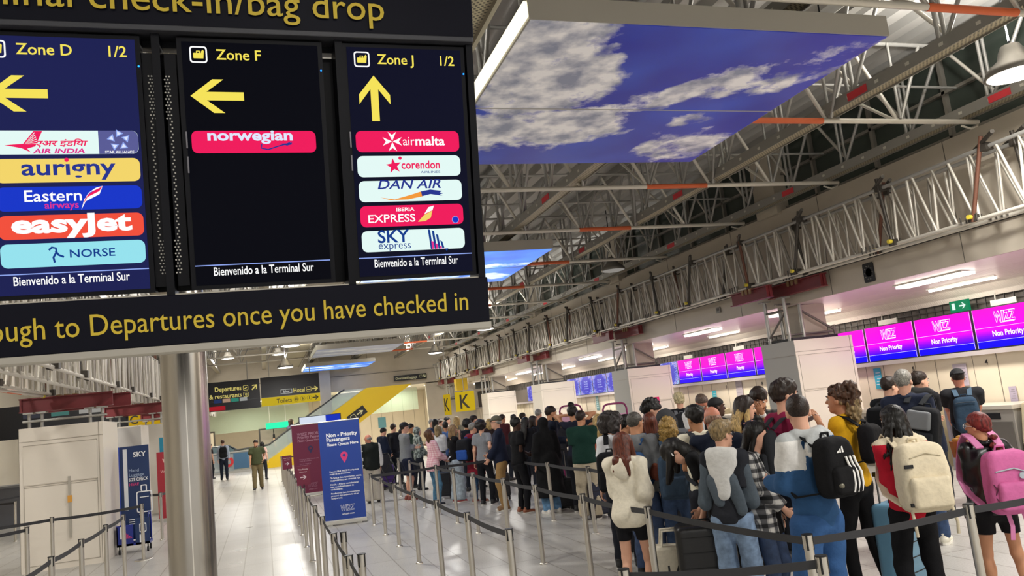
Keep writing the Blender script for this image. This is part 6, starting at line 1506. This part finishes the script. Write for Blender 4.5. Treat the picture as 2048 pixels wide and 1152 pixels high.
PPL['pillow'] = person(1836, 744, 10.2, -30, 'man with a black neck pillow in a black t-shirt behind the grey-haired man', hair=('short', 'dark'), top=tee('1b1b1e'), bottom=trs('22242a'), arms=('phone', 'front'), head=(-30, 0), group='people at the check-in desks',
                       extras=[lambda r, m, up, hd, J, U, v: smooth_mesh('neck_pillow', *(lambda q: (q[0] * m, q[1]))(sdf_mesh([Cc(up((-.10, .06, 1.47)), up((-.115, -.05, 1.49)), .05, .055), Cc(up((-.115, -.05, 1.49)), up((0, -.13, 1.50)), .055, .06), Cc(up((.10, .06, 1.47)), up((.115, -.05, 1.49)), .05, .055), Cc(up((.115, -.05, 1.49)), up((0, -.13, 1.50)), .055, .06)], v, .03)), mat('111113', .9), r)])
PPL['handmouth'] = person(1515, 777, 8.9, -176, 'bearded young man facing forward with his hand over his mouth and a white watch', skin='tan', hair=('thick', 'dark'), beard='dark', top=dict(kind='checked_shirt', m=pattern_mat('plaid', '1b1b1e', '77756f', '3a3836', 1.2), sleeve=1.6, lo=.02, hem=.82, collar=True), bottom=trs('22242a'), arms=('down', (.0, .175, 1.485)), head=(4, 18), curl=12,
                          extras=[lambda r, m, up, hd, J, U, v: MB().tube(((J['wr', 1] * .94 + J['el', 1] * .06) * m), ((J['wr', 1] * .82 + J['el', 1] * .18) * m), .034 * m, n=14).build('wristwatch', mat('e4e2de', .3), r)])
PPL['floral'] = person(1487, 793, 8.6, -52, 'woman with long ombre blonde hair in a dark floral blouse', fem=True, hair=('long', 'dark', 'blonde'), top=dict(kind='blouse', m=FLORAL, sleeve=1.7, lo=.022, hem=.84), bottom=trs('1c1c22'), arms=('front', 'phone'), head=(-22, 10))
PPL['bald'] = person(1421, 813, 7.4, 4, 'bald man in a navy polo shirt seen from behind', hair=('ring', '8a6a58'), skin='red', top=tee('1e2434', lo=.024, collar=True), bottom=trs('2c3140'), arms=('front', 'front'), bulk=1.08, head=(10, 8))
PPL['cream_tee'] = person(1387, 813, 7.9, 12, 'young man with thick black hair in a cream t-shirt with a grey strap', skin='olive', hair=('thick', 'black'), top=tee('e6e0ca', lo=.022), bottom=trs('2a2c34'), arms=('phone', 'phone'), head=(22, 4))
PPL['beanie'] = person(1431, 796, 10.3, -60, 'dark-skinned person in a black beanie and dark coat near the desks', skin='dark', hair=('buzz', 'black'), cap=('141416', 'beanie'), top=jkt('17171b'), bottom=trs('1b1b20'), head=(-10, 0), group='people at the check-in desks')
PPL['baldwhite'] = person(1401, 788, 11.6, -165, 'bald man in a white shirt and lanyard leaning over at the desk', skin='red', hair=('buzz', '5a4a40'), top=tee('e4e4e4', collar=True), bottom=trs('23252c'), lean=18, head=(25, 22), arms=('front', 'front'), group='people at the check-in desks')
PPL['blondcurl'] = person(1357, 788, 14.0, 0, 'person with curly pale blond hair and a black and grey rucksack at a far desk', hair=('messy', 'fairblond'), top=jkt('1e1f24'), bottom=trs('23252c'), group='people at the check-in desks')
PPL['lookdown'] = person(1303, 800, 9.9, 62, 'young man with messy black hair looking down, in a grey-black jacket', hair=('messy', 'black'), top=jkt('3a3a3c'), bottom=trs('23252c'), lean=14, head=(12, 26), arms=('front', 'front'))
PPL['puffer'] = person(1296, 828, 9.4, 10, 'person with reddish-brown hair in a navy padded jacket', hair=('bob', 'auburn'), top=jkt('171c2e', lo=.05, fold=.008), bottom=trs('1c1e26'), fem=True)
PPL['greyhood'] = person(1331, 822, 9.0, -25, 'person with a raised dark grey hood beside the boy looking down', hair=('hood', 'dark', cloth('3c3d3f')), top=hood('3c3d3f', hood=None, collar=True), bottom=trs('2a2c32'), skin='olive')
PPL['rustcurl'] = person(1333, 838, 8.5, 0, 'woman with curly blonde-brown hair in a rust coloured top and blue-grey backpack', fem=True, hair=('curly', '96783f'), top=swt('7c4434', lo=.022), bottom=jns('33486a'), arms=('strap', 'front'))
PPL['greybald'] = person(1268, 824, 8.6, -18, 'balding grey-haired man in a grey hoodie with a blue backpack', skin='tan', hair=('buzz', '4a4640'), top=hood('6c6e70', lo=.03), bottom=jns('2f4060'), head=(-22, 3), bulk=1.08)
PPL['wild'] = person(1226, 826, 9.2, -10, 'person with big windblown dark hair, white t-shirt and black backpack', hair=('wild', '2c2624'), fem=True, top=tee('d9dade', lo=.022), bottom=trs('1d1f27'), arms=('down', 'front'), head=(-30, 4))
PPL['darkprofile'] = person(1248, 832, 9.9, -45, 'dark-haired person in profile behind the windblown hair', hair=('thick', 'black'), skin='tan', top=jkt('26282e'), bottom=trs('20222a'), head=(-20, 0))
PPL['orange'] = person(1195, 829, 13.5, -10, 'blonde woman in an orange-pink top farther back in the queue', fem=True, hair=('long', 'blonde'), top=tee('c9664c'), bottom=trs('22242a'))
PPL['greentee'] = person(1160, 822, 13.0, -4, 'man in a dark green t-shirt and beige trousers seen from behind', skin='tan', hair=('short', 'dark'), top=tee('14342c', lo=.03, sleeve=.75, hem=.90), bottom=trs('b9ad96', lo=.03, flare=.01), shoe='2a211c', arms=('belly', 'belly'), bulk=1.22, head=(-30, 4))
PPL['longblack'] = person(1084, 836, 14.2, 25, 'woman with a very long black pleated coat standing at the belt', fem=True, hair=('hijab', 'black', cloth('111113')), top=dict(kind='long_coat', m=cloth('101012'), sleeve=1.95, lo=.045, hem=.30, flare=.30, fold=.008), bottom=jns('5f87ac', flare=.02), shoe='e4e0d8', bulk=1.15)
PPL['handface'] = person(1100, 813, 14.6, -70, 'dark-haired bearded man with a hand to his chin', skin='tan', hair=('short', 'dark'), beard='dark', top=jkt('1d2232'), bottom=trs('1c1e26'), arms=('phone', 'mouth'), head=(0, 8))
PPL['armsup'] = person(1144, 812, 14.0, -20, 'woman in dark clothes with a black bun and both arms raised to her hair', fem=True, hair=('bun', 'black'), top=swt('1d2030'), bottom=trs('191a20'), arms=('ear', 'ear'), skin='tan')
PPL['blacktee'] = person(1031, 835, 14.6, -60, 'dark-skinned woman in a black t-shirt with folded forearms, side on', skin='dark', fem=True, hair=('bun', 'black'), top=tee('111114', lo=.024), bottom=trs('141418'), arms=('belly', 'belly'), bulk=1.1, glasses='15151a', shoe='8c5236')
PPL['navycap'] = person(990, 832, 15.3, 92, 'man in an olive cap and navy jacket with khaki trousers', hair=('ring', 'grey'), cap=('5d5a4a', 'fwd'), glasses='333333', top=jkt('191f33', lo=.03, hem=.80), bottom=trs('96774c', lo=.02, flare=.01), shoe='7a5a36', arms=('front', 'belly'), bulk=1.12)
PPL['greywoman'] = person(961, 842, 16.4, -20, 'woman with dark curly hair in a pale grey t-shirt', fem=True, hair=('afro', '221c1a'), top=tee('85888e'), bottom=trs('1a1b20'), arms=('down', 'hip'), bulk=1.05)
PPL['redcoat'] = person(945, 846, 16.9, -38, 'person with short grey hair in a dark red hooded coat and blue backpack', hair=('short', 'grey'), fem=True, top=hood('7a1a2c', lo=.035, hem=.60, flare=.24), bottom=jns('3f6487'), shoe='9a5238', arms=('down', 'down'), head=(-20, 0))
PPL['phonewoman'] = person(905, 850, 17.4, -62, 'woman with fair shoulder-length hair, black t-shirt and pale wide jeans, phone at her ear', fem=True, hair=('bob', '8f7350'), top=tee('131316', sleeve=.7), bottom=jns('9fabb3', lo=.035, flare=.05), shoe='c25a5a', sole='efece6', arms=('belly', (.09, .14, 1.47)), head=(-10, 2))
PPL['pinkplaid'] = person(858, 860, 17.2, -68, 'woman in a pink checked shirt looking up at the signs', fem=True, hair=('bob', '5a3b22'), top=dict(kind='checked_shirt', m=PINKPL, sleeve=1.9, lo=.03, hem=.78), bottom=jns('4c7894'), shoe='1c1c20', arms=('phone_low', 'phone_low'), head=(0, -24))
PPL['greysweater'] = person(808, 845, 18.8, -72, 'man in a grey sweater, black cap and dark shorts with folded arms', hair=('short', 'dark'), cap=('17171a', 'beanie'), glasses='222222', top=swt('7c7f81', lo=.034), bottom=shr('1c2133', .55, lo=.03), shoe='7c3a30', arms=('fold', 'fold'))
PPL['vest'] = person(735, 869, 19.2, 5, 'stout older man in a black padded vest and cream trousers seen from behind', hair=('ring', 'grey'), beard='grey', skin='red', top=dict(kind='padded_vest', m=[cloth('1d211e'), cloth('d8d6d0')], sleeve=1.9, lo=.045, hem=.82, collar=True, fold=.008, paint=lambda c: (np.abs(c[:, 0]) > .215).astype(int)), bottom=trs('bdb5a6', lo=.05, flare=.02), shoe='221f1e', bulk=1.25, head=(50, 12))
# walkway
PPL['khaki'] = person(511, 880, 27.6, 176, 'bearded man in an olive t-shirt and khaki trousers walking towards the camera', skin='tan', hair=('short', 'dark'), beard='dark', top=tee('454a30', lo=.034), bottom=trs('6f6244', lo=.024), shoe='22201e', arms=('hip', 'swingf'), step=(-.12, .18), bulk=1.2, head=(-15, 0), group='people in the walkway')
PPL['walker'] = person(445, 880, 36.0, 0, 'man in a pale shirt and dark trousers walking away with a black backpack', hair=('short', 'brown'), top=swt('aab4c4', lo=.02), bottom=trs('1e2432', lo=.016), shoe='15151a', arms=('down', 'down'), step=(.1, -.08), group='people in the walkway')
PPL['behindkhaki'] = person(524, 884, 33, -20, 'person with black hair just visible behind the man in olive', fem=True, hair=('bob', 'black'), top=tee('c9a39a'), bottom=trs('22242a'), group='people in the walkway')
PPL['doorwoman'] = person(549, 858, 52, -100, 'dark-haired woman walking before the dark lobby doors', fem=True, hair=('long', 'dark'), top=tee('232428'), bottom=trs('24262c'), step=(.12, -.12), group='people in the lobby')
PPL['darkleft'] = person(420, 888, 38, -60, 'person in dark clothes beside the steel column, half hidden', hair=('short', 'dark'), top=tee('2a2426'), bottom=trs('24262c'), group='people in the lobby')
# people standing far down the queue, mostly heads and shoulders
FAR = [(766, 856, 23, -60, 'grey-haired man in a navy suit jacket bowing his head', 'short', 'black', '1a2236', 'fair', 16, None, 1), (786, 848, 23.5, -40, 'tall man with dark hair in a black jacket behind the man in navy', 'short', 'dark', '1c1d24', 'fair', 0, None, 1),
       (821, 848, 22, -90, 'man with short black hair in a dark green jacket', 'short', 'black', '2c3a34', 'olive', 0, None, 1), (834, 855, 21, -70, 'woman in a grey patterned headscarf with a teal scarf', 'hijab', 'grey', 'CAMO', 'fair', 0, None, 1),
       (863, 838, 25, -120, 'man with pale bald head far back beside the lobby wall', 'buzz', 'grey', '6a6c74', 'fair', 0, None, 1), (871, 838, 24, -50, 'woman with black hair in a navy jacket far back', 'bob', 'black', '1b2440', 'fair', 0, None, 1),
       (881, 837, 26, -60, 'man in a pale baseball cap far back in the queue', 'short', 'brown', '8a8478', 'fair', 0, ('b9b2a0', 'fwd'), 1), (894, 834, 27, -80, 'man in a dark cap far back beside the K sign', 'short', 'dark', 'c9b8a8', 'fair', 0, ('2a2a2e', 'fwd'), 1),
       (875, 851, 20, -20, 'woman with light brown hair in a white sleeveless top', 'bob', 'ash', 'd8d6d2', 'fair', 0, None, 1), (890, 844, 20.5, 0, 'man in a mid-blue shirt with dark hair', 'short', 'black', '5a78ac', 'olive', 0, None, 1),
       (913, 833, 24, -30, 'person with long fair hair and a beige cap', 'long', 'blonde', '8f8a78', 'fair', 0, ('c3b89c', 'fwd'), 1), (932, 840, 19.5, 20, 'man with black curly hair in a white and black jacket', 'afro', 'black', '24262c', 'tan', 0, None, 1),
       (947, 831, 20, -70, 'tall man with brown hair in a dark coat looking right', 'short', 'dark', '20232b', 'fair', 0, None, 1), (977, 838, 21, 10, 'fair-haired person behind the man in the olive cap', 'bob', 'blonde', '3a2d2a', 'fair', 0, None, 1),
       (1004, 828, 21, -40, 'balding man behind the queue in a dark red top', 'buzz', 'dark', '4a2024', 'tan', 0, None, 1), (1045, 826, 22, -60, 'man with dark hair near the fourth pillar', 'short', 'dark', '23252c', 'tan', 0, None, 1),
       (1050, 835, 17, -30, 'woman with long black hair in a black top beside the belt', 'long', 'black', '15151a', 'tan', 0, None, 1), (1076, 818, 19, -30, 'grey-haired man in a dark jacket in front of the third pillar', 'buzz', 'grey', '1d1f24', 'fair', 0, None, 1),
       (1066, 832, 18, -80, 'short dark-haired person in a dark coat by the grey-haired man', 'bob', 'dark', '1b1c22', 'olive', 0, None, 1), (1115, 834, 16.5, -30, 'woman with blond-brown hair before the third pillar', 'bob', 'ash', '26262c', 'fair', 0, None, 1),
       (1180, 836, 16, -90, 'dark-haired person behind the man in green', 'short', 'dark', '1d1f26', 'tan', 0, None, 1), (1209, 834, 17, -60, 'person with dark hair by the second pillar', 'short', 'black', '2a2226', 'fair', 0, None, 1), (1213, 838, 12, -80, 'pale-faced person behind the windblown hair', 'short', 'dark', '33363e', 'fair', 0, None, 1),
       (1500, 790, 11, -160, 'person with dark hair behind the bearded man with the watch', 'short', 'dark', '4a4648', 'fair', 0, None, 1), (802, 858, 24.5, -20, 'person in a plum jacket behind the man in the grey sweater', 'bob', 'dark', '3a2432', 'fair', 0, None, 1), (582, 838, 47.6, -60, 'person in a purple-grey top riding up the escalator', 'bob', 'dark', '4a4660', 'fair', 0, None, 1)]
for (px, py, dep, a, lab, hs, hc, tc_, sk, hp, cp, q) in FAR:
    hr = (hs, hc) if hs != 'hijab' else (hs, hc, CAMO)
    person(px, py, dep, a, lab, skin=sk, fem=hs in ('bob', 'long', 'hijab'), hair=hr, cap=cp, top=(jkt(CAMO if tc_ == 'CAMO' else tc_) if q and len(lab) % 2 else swt(CAMO if tc_ == 'CAMO' else tc_)), bottom=trs('23262e'), head=(0, hp), arms=(('front', 'phone') if px % 2 else ('down', 'front')))
# ------------------------------------------------------------------ backpacks, luggage and things in hands
def rounded(name, half, r, m, parent, c=(0, 0, 0), vox=.011, taper=0.0, noise=(.003, 30, 1), paint=None, lean=0.0):
    """soft padded box grown from an implicit surface"""
    P = [Bx(c, half, r, taper)]
    V, F = sdf_mesh(P, vox, r * 1.2, (), noise)
    return smooth_mesh(name, V, F, m, parent, paint)
def backpack(p, label, c, w=.30, h=.44, d=.17, zc=1.18, xo=0.0, yo=0.0, c2=None, straps=True, rz=0.0, pocket=True, roll=0.0, sc=None, grp='backpacks worn in the hall'):
    m = p['m']; yb = -.135 - d / 2 - yo
    loc = world(p, (xo, yb, zc))
    t = thing('backpack', label, 'backpack', loc, p['aw'] + rz, grp); t.rotation_euler = (0, roll, p['aw'] + rz)
    cm = cloth(c, .05); cm2 = cloth(c2, .05) if c2 else cm
    vx = max(.009, p['v'] * .9)
    rounded('pack_body', (w / 2, d / 2, h / 2), min(.055, d * .4), cm, t, vox=vx, taper=.18)
    if pocket: rounded('front_pocket', (w * .40, .035, h * .23), .03, cm2, t, c=(0, -d / 2 - .005, -h * .20), vox=vx)
    b = MB(); b.path([(-.035, d * .3, h * .49), (-.03, d * .25, h * .56), (.03, d * .25, h * .56), (.035, d * .3, h * .49)], .009, 6); b.build('carry_handle', cm2, t)
    if straps:
        for s in (-1, 1):
            q = [(s * .075, d * .3, .36 - .0 + (1.40 - zc) - .36), (s * .088, -yb - .07, 1.475 - zc), (s * .092, -yb, 1.50 - zc), (s * .10, -yb + .075, 1.43 - zc), (s * .115, -yb + .125, 1.29 - zc), (s * .15, -yb + .09, 1.16 - zc), (s * .165, -yb - .03, 1.06 - zc), (s * .12, d * .2, -h * .40)]
            q = [(x - xo, y, z) for x, y, z in q]
            Q = []
            for i in range(len(q) - 1):
                for u_ in (0, .33, .66): Q.append(np.array(q[i]) * (1 - u_) + np.array(q[i + 1]) * u_)
            Q.append(np.array(q[-1])); b = MB(); b.strip(Q, (1, .0, 0), .028, .012); b.build('shoulder_strap', mat(sc, .8) if sc else cm2, t)
    return t
b_ = backpack(PPL['tracksuit'], 'black sports backpack with three white stripes on the man in the blue tracksuit', '151517', .27, .41, .18, 1.25, .02)
g = MB()
for k in range(3):
    o_ = .035 + .034 * k; g.path([(o_ - .02, -.098, .07), (o_ - .008, -.102, .02), (o_ - .004, -.130, -.035), (o_ - .004, -.131, -.11), (o_ - .014, -.120, -.165)], .0085, 6)
g.build('white_stripe', mat('e8e6e2', .6), b_)
g = MB()
for k in range(3): poly(g, [(-.036 + .024 * k, 0), (-.02 + .024 * k, 0), (-.014 + .018 * k, .018 + .013 * k), (-.026 + .018 * k, .012 + .013 * k)], (-.02, -.096, .10), 0)
g.build('logo', mat('e8e6e2', .6), b_)
b = MB(); b.ball((-.08, -.115, -.11), .024, 10); b.path([(-.08, -.115, -.085), (-.08, -.10, -.03)], .006, 5); b.build('key_fob', mat('6d6a5c', .4, .5), b_)
backpack(PPL['maroon'], 'dark grey backpack of the man in the maroon t-shirt', '2b2d31', .28, .40, .15, 1.20)
backpack(PPL['curly'], 'plain black backpack of the curly-haired woman in yellow', '151518', .26, .34, .15, 1.24)
b_ = backpack(PPL['dreads'], 'large cream travel backpack of the woman with dark locks', 'ddd0b4', .35, .49, .22, 1.19, .03)
b = MB()
for z in (.08, -.19): b.box(-.16, -.10, -.122, -.105, z, z + .025)
b.build('buckle', BLACK, b_)
b = MB()
for x in (-.21, .20): b.path([(x * .7, -.08, -.22), (x * .72, -.11, -.32), (x * .7, -.10, -.40)], .012, 5)
b.path([(-.11, -.108, .15), (0, -.112, .18), (.11, -.108, .15)], .005, 5); b.build('webbing', mat('c9bda2', .7), b_)
b_ = backpack(PPL['braid'], 'pink backpack of the red-haired woman with the braid', 'c9689c', .34, .47, .20, 1.14, .06, sc='d27fae')
b = MB(); b.rbox(.03, .11, -.113, -.100, .03, .075, .02); b.path([(-.13, -.098, .09), (0, -.108, .11), (.13, -.098, .06)], .006, 5); b.build('zip_line', mat('a8b0b8', .5), b_)
b = MB()
for x in (-.06, .05): b.strip([(x, -.02, -.22), (x + .01, -.03, -.32), (x + .0, -.02, -.42)], (1, 0, 0), .016, .004)
b.build('hanging_strap', mat('d27fae', .7), b_)
b = MB(); b.path([(-.15, -.08, .0), (-.14, -.10, -.04), (-.15, -.08, -.09), (-.14, -.10, -.13)], .005, 5); b.build('cord', mat('5a2740', .7), b_)
b_ = backpack(PPL['greyman'], 'black camera backpack with a grey top flap on the grey-haired man', '1b1c1f', .32, .52, .20, 1.13, .14, c2='26282b', rz=-.25, roll=.22)
rounded('top_flap', (.12, .03, .10), .028, mat('76797b', .6), b_, c=(-.02, -.11, .13), vox=.010)
b_ = backpack(PPL['capman'], 'slate blue boxy backpack of the man in the cap', '2c3e50', .30, .46, .16, 1.16, 0, pocket=False, sc='3d5468')
b = MB(); b.path([(-.11, -.085, .16), (0, -.09, .165), (.11, -.085, .16)], .006, 5); b.build('zip_line', mat('1f2c3a', .5), b_); b = MB(); b.box(.07, .11, -.09, -.083, -.19, -.18); b.build('label_tag', mat('d8dce0'), b_)
backpack(PPL['fade'], 'black rucksack of the man with the dark fade haircut', '17181b', .32, .48, .22, 1.18)
backpack(PPL['wild'], 'black backpack hanging low on the person with windblown hair', '17181b', .30, .44, .18, 1.10, -.05)
backpack(PPL['greybald'], 'blue backpack of the balding man in a grey hoodie', '27466e', .30, .42, .18, 1.12)
backpack(PPL['rustcurl'], 'blue-grey backpack of the woman in a rust top', '3d4f63', .32, .46, .20, 1.12)
backpack(PPL['redcoat'], 'black and blue sports backpack on the dark red coat', '1a1b20', .34, .46, .24, 1.18, -.06, c2='2a4f9a', sc='1a1b20')
backpack(PPL['walker'], 'black backpack of the man walking away down the hall', '17181b', .32, .48, .20, 1.2)
backpack(PPL['blondcurl'], 'black and grey rucksack of the person with pale blond curls', '25262a', .30, .50, .18, 1.18, c2='6d6f74')
backpack(PPL['cream_tee'], 'dark grey backpack of the young man in a cream t-shirt', '33363c', .28, .38, .14, 1.16)
backpack(PPL['bald'], 'black backpack hidden behind the blond-haired woman with the shawl', '1b1c1f', .30, .42, .18, 1.1) if 0 else None

def suitcase(x, y, rz, c, label, w=.42, h=.62, d=.26, handle=.38, soft=False, hc='8c8c8a'):
    t = thing('suitcase', label, 'suitcase', (x, y, 0), math.radians(rz), 'luggage in the queue')
    rounded('shell', (w / 2, d / 2, h / 2), .05, mat(c, .55 if soft else .35, bump=.1), t, c=(0, 0, .06 + h / 2), vox=.014, noise=None)
    b = MB()
    for k in range(5): z = .06 + h * (.14 + .18 * k); b.box(-w * .42, w * .42, -d / 2 - .004, -d / 2 + .002, z, z + .008)
    b.build('ribs', mat('0e0e10', .6), t)
    if handle:
        b = MB()
        for s in (-1, 1): b.tube((s * .085, d * .25, .06 + h - .02), (s * .085, d * .25, .06 + h + handle), .009, n=8)
        b.build('handle_tube', mat(hc, .3, .9), t)
        b = MB(); b.rbox(-.11, .11, d * .25 - .018, d * .25 + .018, .06 + h + handle - .01, .06 + h + handle + .03, .012); b.build('handle_grip', BLACK, t)
    b = MB(); b.path([(-.06, 0, .06 + h - .005), (-.05, 0, .06 + h + .03), (.05, 0, .06 + h + .03), (.06, 0, .06 + h - .005)], .009, 6); b.build('carry_handle', BLACK, t)
    for sx in (-1, 1):
        for sy in (-1, 1):
            b = MB(); b.tube((sx * w * .38 - .014, sy * d * .3, .03), (sx * w * .38 + .014, sy * d * .3, .03), .03, n=12); b.box(sx * w * .38 - .02, sx * w * .38 + .02, sy * d * .3 - .015, sy * d * .3 + .015, .045, .075); b.build('wheel', BLACK, t)
    return t
def fl(px, py): return at_z(px, py, 0)
def gp(px, dep):
    q = at_d(px, 900, dep); return q[0], q[1]
x, y = gp(1385, 7.0); suitcase(x, y, -25, '131315', 'large black suitcase under the hands of the bending woman', .50, .70, .30, .0)
x, y = gp(1428, 7.25); suitcase(x, y, -20, '17171a', 'black suitcase with chrome handle left of the pale blue jeans', .34, .50, .22, .40)
q = fl(1132, 1020); suitcase(q[0], q[1], -10, '1a1b1e', 'small black cabin suitcase with a raised handle beside the man in green', .34, .50, .22, .48)
x, y = gp(1766, 7.1); suitcase(x, y, 20, '6f9fbc', 'light blue suitcase with grey handle in front of the woman with dark locks', .36, .68, .26, .24)
q = fl(885, 1000); suitcase(q[0] + .1, q[1] + .2, -20, '1a1b20', 'black suitcase between the pink shirt and the pale jeans', .38, .55, .24, .42)
q = fl(752, 985); suitcase(q[0] + .4, q[1] + .6, 10, '4a2f78', 'purple suitcase beside the man in the padded vest', .42, .60, .28, 0)
q = fl(1005, 1000); suitcase(q[0], q[1], 10, '232226', 'black suitcase with a red edge near the khaki trousers', .36, .5, .22, .3)
q = fl(1205, 1035); suitcase(q[0], q[1], 0, '22263a', 'navy suitcase right of the beige trousers', .40, .55, .25, 0)
x, y = gp(1318, 7.2)
t = thing('tote_bag', 'cream canvas tote bag with black lettering leaning by the black suitcase', 'bag', (x, y, 0), math.radians(-20))
b = MB(); b.prism([(-.19, 0), (.20, 0), (.23, .56), (-.20, .58)], -.09, .09, 'y'); b.build('bag_body', cloth('d8d0bd'), t, .03)
b = MB()
for s in (-1, 1): b.path([(-.10, s * .07, .55), (-.08, s * .06, .70), (.06, s * .06, .70), (.10, s * .07, .55)], .012, 6)
b.build('strap', cloth('d8d0bd'), t); b = MB(); text(b, 'LA', .13, (0, -.0925, .32), 0, 'CENTER', .02); b.build('lettering', BLACK, t)
P_ = PPL['bending']; q = world(P_, (.16, .20, .86))
t = thing('handbag', 'black handbag with gold chain hanging from the bending woman', 'bag', q, P_['aw']); rounded('bag_body', (.14, .05, .11), .03, mat('121214', .4), t, vox=.01)
b = MB(); b.path([(-.12, 0, .1), (-.10, -.02, .3), (-.02, -.06, .55), (.06, -.02, .3), (.12, 0, .1)], .008, 6); b.build('strap', mat('1a1a1c', .5), t); b = MB(); b.path([(-.12, -.05, .1), (-.13, -.06, .0), (-.1, -.06, -.05)], .007, 6); b.box(.05, .10, -.06, -.05, -.02, .02); b.build('gold_chain', mat('c9a85a', .3, .9), t)
# things in hands
def held(p, i, name, label, cat, fn, off=(0, .07, .03), grp=None):
    q = p['hand'](i) + rot('z', math.degrees(p['aw'])) @ np.array(off)
    t = thing(name, label, cat, q, p['aw'], grp); fn(t); return t
def phone(c): return lambda t: (MB().rbox(-.037, .037, -.005, .005, -.075, .075, .01).build('phone_body', mat(c, .3), t), MB().box(-.033, .033, .005, .006, -.068, .068).build('display', mat('1a1c22', .1), t))
o = held(PPL['curly'], 0, 'phone', 'brown-cased phone held flat at the mouth of the woman in yellow', 'phone', phone('6e4a48'), (.0, .08, .05)); o.rotation_euler = (1.2, .3, PPL['curly']['aw'])
o = held(PPL['pinkplaid'], 1, 'phone', 'phone held by the woman in the pink checked shirt', 'phone', phone('d8d8d8'), (.0, .07, .02)); o.rotation_euler = (-.9, 0, PPL['pinkplaid']['aw'])
o = held(PPL['phonewoman'], 1, 'phone', 'phone at the ear of the woman in black t-shirt and pale jeans', 'phone', phone('3a3a40'), (.0, .02, .07))
o = held(PPL['phonewoman'], 0, 'document', 'white paper held by the woman in pale jeans', 'paper', lambda t: MB().box(-.09, .09, -.003, .003, -.11, .11).build('sheet', mat('e6e4e0', .5), t), (0, .08, 0)); o.rotation_euler = (.3, .9, PPL['phonewoman']['aw'])
held(PPL['cream_tee'], 0, 'drink_can', 'gold drink can held by the young man in the cream t-shirt', 'can', lambda t: (MB().lathe([(.026, -.06), (.033, -.05), (.033, .045), (.027, .058)], n=18).build('can_body', mat('b98a34', .3, .8), t), MB().lathe([(.0, .055), (.026, .057)], n=18).build('lid', mat('c9c6be', .3, .9), t)), (.0, .06, .09))
def snack(t):
    MB().prism([(-.05, -.07), (.05, -.07), (.065, .06), (-.065, .06)], -.035, .035, 'y').build('carton', mat('a8642e', .7), t)
    rn = random.Random(4)
    for k in range(9):
        b = MB(); x = rn.uniform(-.05, .05); yq = rn.uniform(-.025, .025); z = .06 + rn.uniform(0, .035); b.ball((x, yq, z), (.028, .018, .016), 8); b.build('fried_piece', mat('c9923c', .6, var=.2, bscale=60), t)
held(PPL['braid'], 0, 'snack_carton', 'brown carton of golden fried snacks held by the red-haired woman', 'food', snack, (.0, .10, .04))
def wrap(t):
    b = MB(); b.ball((0, 0, 0), (.05, .035, .03), 12); b.build('bread', mat('d8b98a', .7, var=.15, bscale=40), t); b = MB(); b.ball((0, .0, -.022), (.045, .032, .022), 10); b.build('paper_wrap', mat('e0d8c8', .6), t)
held(PPL['dreads'], 0, 'sandwich', 'pale bread roll in the hand of the woman with dark locks', 'food', wrap, (.0, .08, .05))
# pushchair and trolley among the far queue
q = fl(778, 990)
t = thing('pushchair', 'black folded pushchair frame beside the man in the grey sweater', 'pushchair', (q[0] + .2, q[1] + .8, 0), .5)
b = MB()
for s in (-.22, .22): b.tube((s, -.3, .1), (s, .35, 1.0), .014, n=6); b.tube((s, .35, .1), (s, -.25, .75), .014, n=6)
b.tube((-.22, .35, 1.0), (.22, .35, 1.0), .018, n=6); b.build('frame', BLACK, t)
b = MB(); b.box(-.2, .2, -.2, .2, .45, .5); b.prism([(.1, .48), (.22, .5), (.34, .95), (.28, .97)], -.2, .2, 'x'); b.build('seat', cloth('2a2a30'), t)
for s in (-.24, .24):
    for yq in (-.3, .35): b = MB(); b.tube((s - .015, yq, .1), (s + .015, yq, .1), .1, n=16); b.build('wheel', mat('3a3a3c', .6), t)
q = fl(768, 985)
t = thing('luggage_trolley', 'airport luggage trolley loaded with bags right of the blue banner', 'trolley', (q[0], q[1] + 1.2, 0), .2)
b = MB()
for s in (-.28, .28): b.tube((s, .3, .15), (s, .35, 1.05), .016, n=7); b.tube((s, .3, .15), (s * .7, -.6, .12), .016, n=7)
b.tube((-.28, .35, 1.05), (.28, .35, 1.05), .02, n=7); b.box(-.26, .26, -.5, .28, .16, .18); b.build('frame', GALV, t)
for s in (-.26, .26): b = MB(); b.tube((s - .015, .3, .07), (s + .015, .3, .07), .07, n=14); b.build('wheel', BLACK, t)
b = MB(); b.tube((-.012, -.55, .06), (.012, -.55, .06), .06, n=14); b.build('wheel', BLACK, t)
t2 = thing('duffel_bag', 'beige patterned bag on top of the luggage trolley', 'bag', (q[0], q[1] + 1.25, .75), .2); rounded('bag_body', (.25, .15, .22), .08, pattern_mat('blots', 'a8a294', '6d675a'), t2, vox=.02)
t2 = thing('duffel_bag', 'dark navy bag at the bottom of the luggage trolley', 'bag', (q[0], q[1] + 1.1, .36), .2); rounded('bag_body', (.26, .28, .17), .08, cloth('23283a'), t2, vox=.02)
